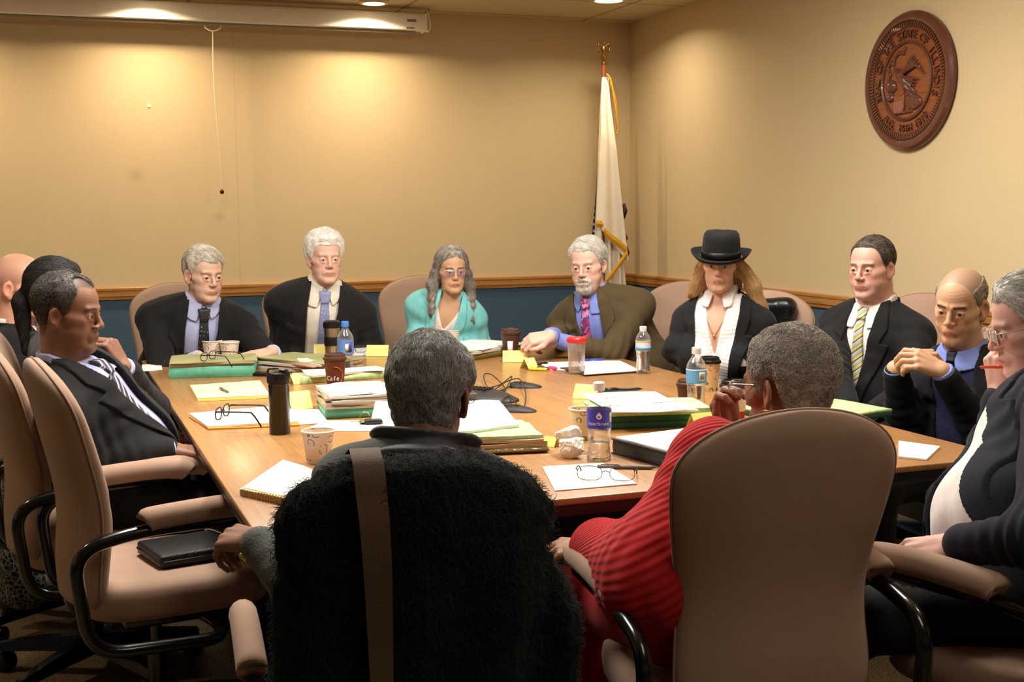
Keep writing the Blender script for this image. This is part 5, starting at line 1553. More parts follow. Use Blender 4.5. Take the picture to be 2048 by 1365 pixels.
def strands(s, parent, f, v, n, ln, flow, rad, lift, cols, wild=0.35, name='strands', steps=5, local=True):
    rs = np.random.RandomState(7)
    P = v[rs.choice(len(v), n, replace=n > len(v))].astype(float)
    P += rs.normal(size=P.shape) * 0.0015
    def grad(p):
        e = 0.002; g = np.stack([f((p + np.eye(3)[i] * e).astype(F32)) - f((p - np.eye(3)[i] * e).astype(F32)) for i in range(3)], 1)
        return g / np.maximum(np.linalg.norm(g, axis=1), 1e-6)[:, None]
    q0 = s.hq(P.astype(F32)).astype(float)
    fl = flow(q0) if callable(flow) else np.tile(np.asarray(flow, float), (n, 1))
    F_ = fl @ s.R.T
    F_ = F_ + rs.normal(size=F_.shape) * wild * 0.5
    F_ /= np.linalg.norm(F_, axis=1)[:, None]
    L_ = ln * s.hs * rs.uniform(0.6, 1.2, n) / steps
    pts = [P]
    cur = P
    for k in range(steps):
        g = grad(cur)
        t = F_ - g * (F_ * g).sum(1)[:, None]; t /= np.maximum(np.linalg.norm(t, axis=1), 1e-6)[:, None]
        cur = cur + t * L_[:, None]
        d = f(cur.astype(F32)); g = grad(cur)
        cur = cur - g * np.clip(d - lift * (k + 1) / steps, -0.006, 0.006)[:, None]
        pts.append(cur)
    Pn = np.stack(pts, 1)                       # n, steps+1, 3
    m_ = steps + 1
    T = np.gradient(Pn, axis=1); T /= np.maximum(np.linalg.norm(T, axis=2), 1e-6)[..., None]
    A = np.cross(T, np.array([0.31, 0.2, 0.93])); A /= np.maximum(np.linalg.norm(A, axis=2), 1e-6)[..., None]
    B_ = np.cross(T, A)
    tap = rad * np.linspace(1.0, 0.35, m_) ** 0.7
    ring = np.stack([Pn + (A * math.cos(a) + B_ * math.sin(a)) * tap[None, :, None] for a in (0, 2.094, 4.189)], 2)   # n,m,3,3
    V_ = ring.reshape(-1, 3)
    idx = np.arange(n * m_ * 3).reshape(n, m_, 3)
    Q = []
    for j in range(3):
        Q.append(np.stack([idx[:, :-1, j], idx[:, :-1, (j + 1) % 3], idx[:, 1:, (j + 1) % 3], idx[:, 1:, j]], -1).reshape(-1, 4))
    c0, c1 = [np.array(srgb(*c)[:3]) for c in cols]
    k = np.clip(rs.beta(1.2, 1.2, n) + 0.0, 0, 1)
    col = (c0 + (c1 - c0) * k[:, None])
    col = np.repeat(col, m_ * 3, axis=0)
    o = mesh_np(name, V_, np.concatenate(Q), M_HAIR, parent, np.array(s.hframe) if local else None, col)
    return o

# clothing ---------------------------------------------------------
def fabric(name, color, rough=0.85, bscale=420, bump=0.12, sheen=0.04, var=0.06):
    return mat(name, color, rough, spec=0.25, bump=bump, bscale=bscale, sheen=sheen, var=var, vscale=30)

def wrinkle(s, p, amp):
    d = 0
    for A in s.arm.values():
        ax = nrmz(A['w'] - A['E']); rel = (p - A['E'].astype(F32)); t = rel @ ax.astype(F32)
        r = np.exp(-(np.linalg.norm(rel, axis=1) / 0.13) ** 2)
        d = d + amp * r * np.sin(t * 150 + 2.2 * wob(p, 22, 0.4))
        u = nrmz(A['E'] - A['S']); tu = (p - A['S'].astype(F32)) @ u.astype(F32)
        d = d + amp * 0.6 * np.exp(-((tu - 0.04) / 0.09) ** 2) * np.sin(tu * 90 + 3 * wob(p, 18, 1.1)) * (np.linalg.norm(p - A['S'].astype(F32), axis=1) < 0.2)
    return d + amp * 0.7 * wob(p, 26, 0.2)

def jacket(s, m, vb=0.12, vt=0.058, open_=0.03, off=0.016, off_s=0.016, end=0.90, amp=0.003, lapel=True, h=0.007, hem=-0.10, name='jacket', skew=0.0, collar=True, lw=0.07, opening=True, x0=0.0, lapel_mat=None, kcollar=None):
    """vb: height of the button, vt: half width of the V at the collar, open_: half gap at the hem"""
    def wedge(q):
        w = np.interp(q[:, 2], [-0.2, vb - 0.001, vb, 0.30, 0.47, 0.6], [open_ + 0.02, open_ * 0.6, open_ * 0.5, vt * 0.72, vt, vt * 0.9])
        return np.abs(q[:, 0] - x0 * sstep(0.45 - q[:, 2], 0.0, 0.2) - skew * (q[:, 2] - 0.3)) - w
    def base(p):
        q = s.tq(p)
        d = s.torso(p, off)
        a = s.armd(p, off_s, off_s * 0.85, t1=end)
        if a is not None: d = smin(d, a, 0.035)
        return d + wrinkle(s, p, amp)
    def f(p):
        q = s.tq(p); d = s.torso(p, off)
        if opening: d = smax(d, -np.maximum(wedge(q), -(q[:, 1] - np.interp(q[:, 2], [0.40, 0.46, 0.54], [0.02, -0.012, -0.06]))) * s.sc, 0.004)
        d = smax(d, (hem - q[:, 2]) * s.sc, 0.004)
        d = smax(d, -(s.neck(p, 0.006)), 0.004)
        a = s.armd(p, off_s, off_s * 0.85, t1=end)
        if a is not None: d = smin(d, a, 0.028)
        d = d + wrinkle(s, p, amp)
        return smax(d, (q[:, 2] - 0.545) * s.sc, 0.01)
    pts = np.array([s.t2w((0, 0, hem)), s.N] + [A[k] for A in s.arm.values() for k in ('S', 'E', 'w')])
    lo = np.minimum(pts.min(0) - 0.11, s.t2w((0, 0, 0.1)) - 0.25); hi = np.maximum(pts.max(0) + 0.11, s.t2w((0, 0, 0.3)) + 0.25)
    lo[2] = max(lo[2], 0.42)
    s.jbase = base
    j = sdf_obj(name, f, lo, hi, h, m, s.e, s.frame)
    if lapel and opening:
        def fl(p, sx=1):
            q = s.tq(p); w = wedge(q)
            lwz = np.interp(q[:, 2], [vb, vb + 0.02, 0.36, 0.385, 0.395, 0.44, 0.50, 0.53], [0.0, 0.012, lw, lw * 1.08, lw * 0.62, lw * 0.80, lw * 0.55, 0.02])
            d = base(p) - 0.0075; d = smax(d, -(q[:, 0] * sx) * s.sc, 0.002)
            d = smax(d, (w - lwz) * s.sc, 0.002); d = smax(d, -(w + 0.002) * s.sc, 0.002)
            d = smax(d, -(base(p) + 0.004), 0.002); d = smax(d, s.torso(p, off + 0.022), 0.004)
            d = smax(d, -(q[:, 1] - 0.0) * s.sc, 0.002)
            return smax(d, -(s.neck(p, 0.008)), 0.003)
        a, b = s.t2w((0, 0, vb)), s.N
        lo = np.minimum(a, b) - 0.19; hi = np.maximum(a, b) + 0.19
        for sx in (-1, 1): sdf_obj('lapel', (lambda p, sx=sx: fl(p, sx)), lo, hi, 0.0036, lapel_mat or m, j, s.frame, slack=0.03)
    if collar:
        def fc(p):
            q = s.nq(p)
            n_ = s.neck(p)
            d = np.maximum(n_ - 0.022 - 0.10 * np.maximum(0, 0.5 - q[:, 2]), -(n_ - 0.011))
            zt = 0.525 - 0.45 * np.maximum(0, q[:, 1] + 0.03)
            d = smax(d, (q[:, 2] - zt) * s.sc, 0.004); d = smax(d, (0.44 - q[:, 2]) * s.sc, 0.004)
            return smax(d, -np.maximum(wedge(q) + 0.004, -(q[:, 1] - 0.02)) * s.sc, 0.004) if opening else d
        sdf_obj('jacket_collar', fc, s.N - 0.14, s.N + 0.14, 0.0042, lapel_mat or m, j, s.frame, slack=0.03)
    return j

def shirt(s, m, off=0.004, h=0.006, cuff=True, cuff_t=(0.80, 0.985), collar=True, vneck=None, amp=0.0012, zmin=0.02, gap=0.012, ck=0.034, mcuff=None, flap=0.030, cw=0.080, sleeves=False, end=0.95):
    def f(p):
        q = s.tq(p)
        d = s.torso(p, off) + amp * wob(p, 40, 0.5)
        if sleeves:
            a = s.armd(p, 0.006, 0.006, t1=end)
            d = smin(d, a, 0.03) + wrinkle(s, p, 0.002)
        if vneck:
            w = np.interp(q[:, 2], [vneck[0], 0.50, 0.6], [0.0, vneck[1], vneck[1] * 1.2])
            d = smax(d, -np.maximum(np.abs(q[:, 0]) - w, -(q[:, 1])) * s.sc, 0.003)
        if vneck:
            d = smax(d, -(s.neck(p, 0.003)), 0.003)
            d = smax(d, (q[:, 2] - 0.52) * s.sc, 0.006)
        else:
            d = smin(d, s.neck(p, 0.0055), 0.02); d = smax(d, (s.nq(p)[:, 2] - 0.512) * s.sc, 0.003)
        return smax(d, (zmin - q[:, 2]) * s.sc, 0.004)
    pts = [s.t2w((0, 0, zmin)), s.N] + ([A[k] for A in s.arm.values() for k in ('S', 'E', 'w')] if sleeves else [])
    pts = np.array(pts)
    sh = sdf_obj('shirt', f, pts.min(0) - 0.26, pts.max(0) + np.array([0.26, 0.26, 0.05]), h, m, s.e, s.frame)
    if collar:
        def fc(p):
            q = s.nq(p); n_ = s.neck(p)
            lean_ = 0.35 * np.maximum(0, 0.515 - q[:, 2])
            d = smin(n_ - 0.012 - lean_, s.torso(p, 0.0135), 0.012)
            zt = 0.542 - 0.42 * np.maximum(0, q[:, 1] + 0.02)
            w = gap * 0.4 + 0.42 * np.maximum(0, zt - q[:, 2])
            d = smax(d, (q[:, 2] - zt) * s.sc, 0.002); 
            d = smax(d, (np.abs(q[:, 0]) - cw) * s.sc, 0.003)
            lowz = zt - 0.030 - flap * sstep(q[:, 1], 0.02, 0.07)
            d = smax(d, (lowz - q[:, 2]) * s.sc * 0.7, 0.007)
            return smax(d, -np.maximum(np.abs(q[:, 0]) - w, -(q[:, 1])) * s.sc * 0.7, 0.004)
        sdf_obj('shirt_collar', fc, s.N - 0.13, s.N + 0.13, 0.0030, m, sh, s.frame, slack=0.035)
    if cuff:
        for A in s.arm.values():
            if A.get('cuff', True) is False: continue
            def fk(p, A=A):
                a = A['E'] + (A['w'] - A['E']) * cuff_t[0]; b = A['E'] + (A['w'] - A['E']) * cuff_t[1]
                d = cone(p, a, b, ck + 0.004, ck)
                ax = nrmz(A['w'] - A['E']); t = (p - b.astype(F32)) @ ax.astype(F32)
                d = smax(d, t - 0.006, 0.002); return smax(d, -((p - a.astype(F32)) @ ax.astype(F32)), 0.002)
            sdf_obj('cuff', fk, A['w'] - 0.12, A['w'] + 0.12, 0.004, mcuff or m, sh, None, slack=0.01)
    return sh

def tie(s, m, off=0.013, zb=0.10, w=0.040, h=0.0042, skew=0.0):
    def f(p):
        q = s.nq(p); x = np.abs(q[:, 0] - skew * (0.46 - q[:, 2]))
        hw = np.interp(q[:, 2], [zb, 0.30, 0.462, 0.468, 0.503], [w, w * 0.70, 0.015, 0.017, 0.023])
        o = off + 0.009 * sstep(q[:, 2], 0.458, 0.470)
        d = smin(s.torso(p, o), s.neck(p, o), 0.02)
        d = smax(d, (x - hw) * s.sc, 0.003)
        d = smax(d, (q[:, 2] - 0.506) * s.sc, 0.004); d = smax(d, (zb - q[:, 2]) * s.sc, 0.003)
        return smax(d, -(q[:, 1] - 0.01) * s.sc, 0.003)
    a, b = s.t2w((0, 0, zb)), s.N
    return sdf_obj('tie', f, np.minimum(a, b) - 0.2, np.maximum(a, b) + 0.2, h, m, s.e, s.frame, slack=0.012)

def trousers(s, m, h=0.014):
    def f(p):
        d = s.torso(p, 0.010); q = s.tq(p); d = smax(d, (q[:, 2] - 0.07) * s.sc, 0.01)
        for hip, knee, ank, fwd in s.legs:
            d = smin(d, cone(p, hip, knee, 0.092, 0.072), 0.05); d = smin(d, cone(p, knee, ank, 0.070, 0.058), 0.03)
        return smax(d + 0.003 * wob(p, 25), 0.07 - p[:, 2], 0.005)
    pts = np.array([x for l in s.legs for x in l[:3]] + [s.P])
    lo = pts.min(0) - 0.2; hi = pts.max(0) + 0.2; lo[2] = 0.05; hi[2] = max(hi[2], 0.7)
    o = sdf_obj('trousers', f, lo, hi, h, m, s.e, slack=0.03)
    for hip, knee, ank, fwd in s.legs:
        def g(p, ank=ank, fwd=fwd):
            d = cone(p, ank - [0, 0, 0.035], ank + fwd * 0.15 - [0, 0, 0.055], 0.048, 0.036)
            d = smin(d, cone(p, ank - fwd * 0.03 - [0, 0, 0.045], ank, 0.045, 0.048), 0.02)
            return smax(d, 0.003 - p[:, 2], 0.004)
        sdf_obj('shoe', g, ank - [0.25, 0.25, 0.1], ank + [0.25, 0.25, 0.1], 0.009, M_SHOE, s.e, slack=0.02)
    return o
M_SHOE = mat('shoe_leather', (22, 18, 16), 0.35)

def glasses_on(s, mt, **kw):
    """eyeglasses worn by a person stay part of that person"""
    e = bpy.data.objects.new('eyeglasses', None); COL.objects.link(e); e.parent = s.e
    fr = Matrix(s.hframe.tolist()) @ Matrix.Translation((0, 0.1035 * s.hs, 0.002)) @ Matrix.Scale(s.hs, 4)
    e.matrix_basis = s.e.matrix_basis.inverted() @ fr
    eyeglasses('eyeglasses', '', parts=e, mt=mt, **kw)
    return e
# ------------------------------------------------------------------ the people round the table
def HP(px, py, Y): return at_y(px, py, Y)
def PW(px, py, z): return on_z(px, py, z)
def fl(x=0.0, y=-1.0, z=-0.2): return (x, y, z)
M_SUITB = fabric('suit_black', (25, 24, 26)); M_SUITC = fabric('suit_charcoal', (31, 29, 30)); M_SUITN = fabric('suit_navy', (30, 31, 42))
M_SHB = fabric('shirt_pale_blue', (172, 178, 216), 0.7, sheen=0.0); M_SHW = fabric('shirt_white', (232, 226, 222), 0.7, sheen=0.0)
M_SHBB = fabric('shirt_blue', (122, 138, 206), 0.7, sheen=0.0)
M_TROU = fabric('trouser_dark', (26, 25, 27))

def tie_mat(name, base, dots=None, stripes=None, scale=60, width=0.5, ang=0.6, noise=None, dotr=0.25):
    m, nt, N, L, b = nodes_of(name)
    tc = N.new('ShaderNodeTexCoord'); c = srgb(*base)
    if stripes:
        sp = N.new('ShaderNodeSeparateXYZ'); L.new(tc.outputs['Object'], sp.inputs[0])
        t = math_node(N, L, 'ADD', math_node(N, L, 'MULTIPLY', sp.outputs['X'], ang * scale), math_node(N, L, 'MULTIPLY', sp.outputs['Z'], scale))
        fr = math_node(N, L, 'FRACT', math_node(N, L, 'ADD', t, 50.0))
        prev = c
        for lo, hi, col in stripes:
            f = math_node(N, L, 'MULTIPLY', math_node(N, L, 'GREATER_THAN', fr, lo), math_node(N, L, 'LESS_THAN', fr, hi))
            prev = mix_col(N, L, f, prev, srgb(*col))
        L.new(prev, b.inputs['Base Color'])
    elif dots:
        v = N.new('ShaderNodeTexVoronoi'); v.inputs['Scale'].default_value = scale; L.new(tc.outputs['Object'], v.inputs['Vector'])
        v.inputs['Randomness'].default_value = 0.3
        f = math_node(N, L, 'LESS_THAN', v.outputs['Distance'], dotr)
        L.new(mix_col(N, L, f, c, srgb(*dots)), b.inputs['Base Color'])
    elif noise:
        v = N.new('ShaderNodeTexVoronoi'); v.inputs['Scale'].default_value = scale; L.new(tc.outputs['Object'], v.inputs['Vector'])
        sx = N.new('ShaderNodeSeparateColor'); L.new(v.outputs['Color'], sx.inputs[0])
        r = N.new('ShaderNodeValToRGB'); r.color_ramp.interpolation = 'CONSTANT'
        while len(r.color_ramp.elements) < len(noise): r.color_ramp.elements.new(0.5)
        for i, col in enumerate(noise):
            r.color_ramp.elements[i].position = i / len(noise); r.color_ramp.elements[i].color = srgb(*col)
        L.new(sx.outputs[0], r.inputs[0]); L.new(r.outputs[0], b.inputs['Base Color'])
    b.inputs['Roughness'].default_value = 0.5
    return m
T_DOT = tie_mat('tie_black_dots', (30, 30, 34), dots=(150, 150, 156), scale=75, dotr=0.2)
T_BLUE = tie_mat('tie_blue', (134, 142, 184), dots=(190, 194, 220), scale=70, dotr=0.22)
T_PINK = tie_mat('tie_pink', (150, 60, 100), noise=[(150, 50, 90), (196, 90, 130), (80, 66, 150), (210, 130, 160), (120, 40, 80)], scale=85)
T_GOLD = tie_mat('tie_gold', (200, 190, 150), stripes=[(0.0, 0.16, (60, 76, 90)), (0.22, 0.50, (206, 180, 90)), (0.5, 0.56, (60, 70, 80)), (0.62, 0.8, (150, 170, 190))], scale=26, ang=0.8)
T_STRIPE = tie_mat('tie_stripe', (52, 48, 68), stripes=[(0.0, 0.36, (206, 204, 218)), (0.12, 0.2, (80, 74, 100))], scale=34, ang=1.3)
FLORAL = tie_mat('floral', (180, 30, 100), noise=[(190, 34, 110), (40, 30, 80), (150, 24, 90), (30, 50, 120), (20, 20, 34), (210, 60, 130)], scale=22)

# 1 grey-blond man on the far left of the far side
s = Person('man with grey-blond hair in a black suit behind the paired paper cups', HP(408, 551, 5.52), -50, room(-3.02, -1.40, 0.55), -70, pitch=6, hs=0.95, skin=(206, 168, 146), sw=1.03, fat=0.03,
           S=dict(jowl=0.4, cheek=0.5, brow=(150, 124, 96), lines=0.8, frown=0.25, nose=1.1, ear=1.08, open=0.0045, bags=0.6),
           arms=dict(R=dict(w=PW(398, 716, 0.785), hint=(-0.5, 0.1, -1), f=(1, -0.25, 0.0), b=(0, 0, 1), side=-1, curl=(0.5, 0.6, 0.4)),
                     L=dict(w=PW(545, 704, 0.80), hint=(0.5, 0.3, -1), f=(-1, -0.35, -0.16), b=(0, -0.3, 1), side=1, curl=(0.10, 0.2, 0.15))))
s.body()
hair(s, (0.070, 0.012, -0.060, 0.0), 0.015, ((172, 164, 148), (228, 222, 208)), n=2600, ln=0.05, flow=lambda q: np.stack([-0.6 + 0 * q[:, 0], 0.5 * np.sign(q[:, 1] - 0.02), -0.5 - 0 * q[:, 2]], 1), nz=0.003, wild=0.25)
jacket(s, M_SUITB, vb=0.10, vt=0.060, h=0.007)
shirt(s, M_SHB); tie(s, T_DOT, w=0.036); trousers(s, M_TROU)

# 2 white-haired man
s = Person('man with thick white hair in a black suit and pale blue tie', HP(650, 519, 5.80), -68, room(-2.42, -1.36, 0.55), -78, pitch=0, hs=0.94, skin=(216, 176, 156), sw=0.97, fat=0.03,
           S=dict(jowl=0.35, cheek=0.3, jaw=0.95, brow=(196, 180, 160), lines=0.3, frown=0.1, nose=1.0, blush=1.0, open=0.0052, iris='blue'),
           arms=dict(R=dict(e=HP(572, 690, 5.98), w=PW(592, 722, 0.70), hint=(-0.3, 0.6, -1), f=(1, -0.4, 0), b=(0, 0, 1), side=-1), L=dict(e=HP(742, 694, 6.0), w=PW(715, 716, 0.70), hint=(0.3, 0.6, -1), f=(-1, -0.4, 0), b=(0, 0, 1), side=1)))
s.body()
hair(s, (0.070, 0.004, -0.065, -0.006), 0.022, ((226, 222, 214), (255, 254, 250)), n=2600, ln=0.045, flow=lambda q: np.stack([-0.5 * np.sign(q[:, 0]) * (q[:, 2] < 0.09) - 0.5 * (q[:, 2] > 0.09), -0.5 + 0 * q[:, 0], np.where(q[:, 2] > 0.08, 0.4, -0.6)], 1), nz=0.004, wild=0.5,
     vol=lambda q: 0.008 * sstep(q[:, 2], 0.06, 0.11))
jacket(s, M_SUITC, vb=0.08, vt=0.060, h=0.007)
shirt(s, fabric('shirt_cream', (224, 220, 206), 0.7, sheen=0)); tie(s, T_BLUE, w=0.036); trousers(s, M_TROU)

# 3 woman in turquoise
s = Person('woman with long grey hair and rimless glasses in a turquoise jacket', HP(903, 542, 5.98), -74, room(-1.80, -1.40, 0.55), -86, pitch=3, hs=0.87, skin=(204, 162, 130), sw=0.76, female=True, neck_r=0.048,
           S=dict(jowl=0.3, cheek=0.2, brow=(90, 70, 54), lines=0.2, frown=0.3, nose=0.85, nosew=0.95, ridge=0.5, lipcol=1.1, lip=1.1, fold=0.9, mouth=0.020, ear=0.9, jaw=0.88),
           arms=dict(R=dict(e=HP(838, 692, 6.12), w=PW(868, 712, 0.70), hint=(-0.3, 0.6, -1), f=(1, -0.4, 0), side=-1), L=dict(e=HP(960, 696, 6.12), w=PW(930, 712, 0.70), hint=(0.3, 0.6, -1), f=(-1, -0.4, 0), side=1)))
s.body(chest=0.20)
def long_hair_f(s, zl_, thick, spread, lo_r, lo_l, back=0.0):
    def ex(q, d):
        m_ = np.stack([np.abs(q[:, 0]), q[:, 1], q[:, 2]], 1)
        for sx, lo in ((1, lo_r), (-1, lo_l)):
            a = (sx * 0.078, -0.012, 0.03); b_ = (sx * (0.090 + spread * 0.5), -0.010, -0.08); c = (sx * (0.080 + spread), 0.020, lo)
            e = cone(q, a, b_, 0.020, 0.027); e = smin(e, cone(q, b_, c, 0.027, 0.018), 0.02)
            e = e + 0.004 * np.sin(q[:, 2] * 60 + 4 * wob(q, 30, 1.0)) + 0.002 * wob(q * np.asarray((1, 1, 0.2), F32), 160, 0.4)
            d = smin(d, e, 0.02)
        e = ell(q, (0, -0.070, -0.06), (0.085, 0.040, 0.13)); d = smin(d, e + 0.003 * wob(q * np.asarray((1, 1, 0.2), F32), 120, 0.9), 0.02)
        return d
    return ex
def down_flow(q):
    out = np.stack([0.5 * np.sign(q[:, 0]), -0.1 + 0 * q[:, 0], -1 + 0 * q[:, 0]], 1)
    return out
hair(s, (0.082, 0.0, -0.09, -0.02), 0.014, ((98, 90, 82), (204, 196, 184)), n=3600, ln=0.14, flow=down_flow, nz=0.002, wild=0.25, extra=long_hair_f(s, 0, 0, 0.03, -0.22, -0.27), cut=False, steps=8, lift=0.005)
jacket(s, fabric('jacket_turquoise', (126, 206, 210), 0.7, bscale=200), vb=0.05, vt=0.050, open_=0.06, h=0.006, lw=0.05)
shirt(s, fabric('top_white', (236, 224, 220), 0.7, sheen=0), collar=False, vneck=(0.40, 0.06), cuff=False); trousers(s, M_TROU)
glasses_on(s, M_STEEL, w=0.132, hlens=0.026, rim=0.0004, lens_mat=clear_mat('lens_violet', (0.80, 0.74, 0.98), 0.10, 0.02), temple=0.10, tr=0.001)

# 4 man in the olive jacket
s = Person('bearded grey-haired man in an olive jacket leaning on folded hands', HP(1176, 532, 5.70), -113, np.array([0.60, 5.93, 0.55]), -118, pitch=6, roll=3, hs=0.95, skin=(216, 176, 158), sw=1.14, fat=0.05,
           S=dict(jowl=0.9, cheek=0.9, brow=(170, 150, 130), lines=0.2, frown=0.05, nose=1.1, blush=1.1, open=0.0048, gaze=(-0.1, 0)),
           arms=dict(R=dict(e=HP(1124, 672, 5.86), w=PW(1100, 672, 0.85), hint=(-0.6, 0.4, -0.7), f=(-1, -0.25, -0.15), b=(-0.3, -0.6, 0.8), side=-1, curl=(0.7, 0.9, 0.5)),
                     L=dict(w=PW(1116, 682, 0.82), hint=(0.5, -0.3, -0.7), f=(-1, 0.25, -0.05), b=(0.1, -0.9, 0.5), side=1, curl=(0.8, 0.9, 0.6))))
s.body()
hair(s, (0.078, 0.014, -0.060, -0.006), 0.016, ((182, 176, 166), (244, 240, 230)), n=2600, ln=0.05, flow=lambda q: np.stack([-0.8 + 0 * q[:, 0], -0.2 + 0 * q[:, 0], -0.5 + 0 * q[:, 0]], 1), nz=0.003, wild=0.25)
def beard(s, cols):
    def f(p):
        q = s.hq(p); d = head_sdf(q, s.S)
        m_ = np.stack([np.abs(q[:, 0]), q[:, 1], q[:, 2]], 1)
        reg = ell(m_, (0.010, 0.085, -0.098), (0.030, 0.040, 0.030))
        reg = np.minimum(reg, cone(m_, (0.006, 0.095, -0.052), (0.028, 0.085, -0.062), 0.0085, 0.009))
        reg = np.minimum(reg, cone(m_, (0.030, 0.085, -0.062), (0.024, 0.080, -0.095), 0.010, 0.014))
        d = smax(d - 0.008 - 0.0015 * wob(q, 200), reg, 0.005)
        lips = cone(m_, (0, 0.100, -0.0655), (0.018, 0.096, -0.066), 0.0055, 0.003)
        return smax(d, -lips, 0.002) * s.hs
    v, q = polygonize(f, s.h2w((0, 0.08, -0.09)) - 0.09, s.h2w((0, 0.08, -0.09)) + 0.09, 0.003, 0.01)
    c0, c1 = [np.array(srgb(*c)[:3]) for c in cols]
    k = np.clip(0.5 + 0.5 * wob(v.astype(F32), 300), 0, 1)[:, None]
    o = mesh_np('beard', v, q, M_HAIR, s.e, s.hframe, c0 + (c1 - c0) * k)
    strands(s, o, f, v, 900, 0.016, (0, 0.2, -1), 0.0006, 0.002, cols, 0.4, 'beard_strands', 3)
beard(s, ((176, 160, 144), (228, 222, 212)))
jacket(s, fabric('jacket_olive', (78, 66, 42), 0.85, bscale=260, bump=0.2), vb=0.06, vt=0.060, h=0.007, end=0.62, amp=0.004)
shirt(s, M_SHBB, cuff_t=(0.50, 0.99), ck=0.036); tie(s, T_PINK, w=0.034); trousers(s, M_TROU)

# 5 woman in the black hat
s = Person('woman with long blond hair in a black hat and black jacket', HP(1441, 531, 4.98), -106, np.array([0.90, 5.14, 0.50]), -116, pitch=2, roll=-2, hs=0.87, skin=(214, 172, 150), sw=0.84, female=True, neck_r=0.052,
           S=dict(jowl=0.3, cheek=0.3, brow=(130, 96, 70), lines=0.0, frown=0.35, nose=0.75, nosew=0.85, ridge=0.5, lipcol=0.8, lip=1.1, fold=0.5, mouth=0.020, ear=0.9, jaw=0.86, blush=0.9, open=0.0066, iris='blue'),
           arms=dict(R=dict(e=HP(1350, 700, 5.06), w=PW(1368, 722, 0.77), hint=(-0.3, 0.6, -1), f=(0.8, -0.5, -0.1), b=(-0.3, -0.4, 1), side=-1, curl=(0.6, 0.7, 0.5)),
                     L=dict(e=HP(1512, 716, 5.02), w=PW(1425, 727, 0.76), hint=(0.4, 0.4, -1), f=(-1, -0.3, -0.1), b=(0, -0.5, 1), side=1, curl=(0.6, 0.7, 0.5))))
s.body(chest=0.18)
def hat_hair(q, d):
    for sx, lo, wx, yy in ((1, -0.13, 0.02, 0.0), (-1, -0.40, 0.10, -0.05)):
        a = (sx * 0.074, -0.015, 0.03); b_ = (sx * (0.088 + wx * 0.6), -0.015 + yy * 0.3, -0.09); c = (sx * (0.088 + wx * 1.7), -0.01 + yy, lo)
        e = cone(q, a, b_, 0.022, 0.030); e = smin(e, cone(q, b_, c, 0.030, 0.020), 0.02)
        d = smin(d, e + 0.003 * np.sin(q[:, 2] * 50 + 4 * wob(q, 25, 1.0)) + 0.0015 * wob(q * np.asarray((1, 1, 0.2), F32), 160, 0.4), 0.02)
    e = ell(q, (0, -0.070, -0.08), (0.088, 0.042, 0.15)); return smin(d, e, 0.02)
hair(s, (0.060, 0.0, -0.09, -0.02), 0.006, ((184, 140, 88), (238, 204, 150)), n=4200, ln=0.15, flow=down_flow, nz=0.002, wild=0.28, bald=lambda q: 0.028 - q[:, 2], extra=hat_hair, cut=False, steps=8, lift=0.006)
M_FELT = fabric('hat_felt', (22, 21, 22), 0.95, bscale=300)
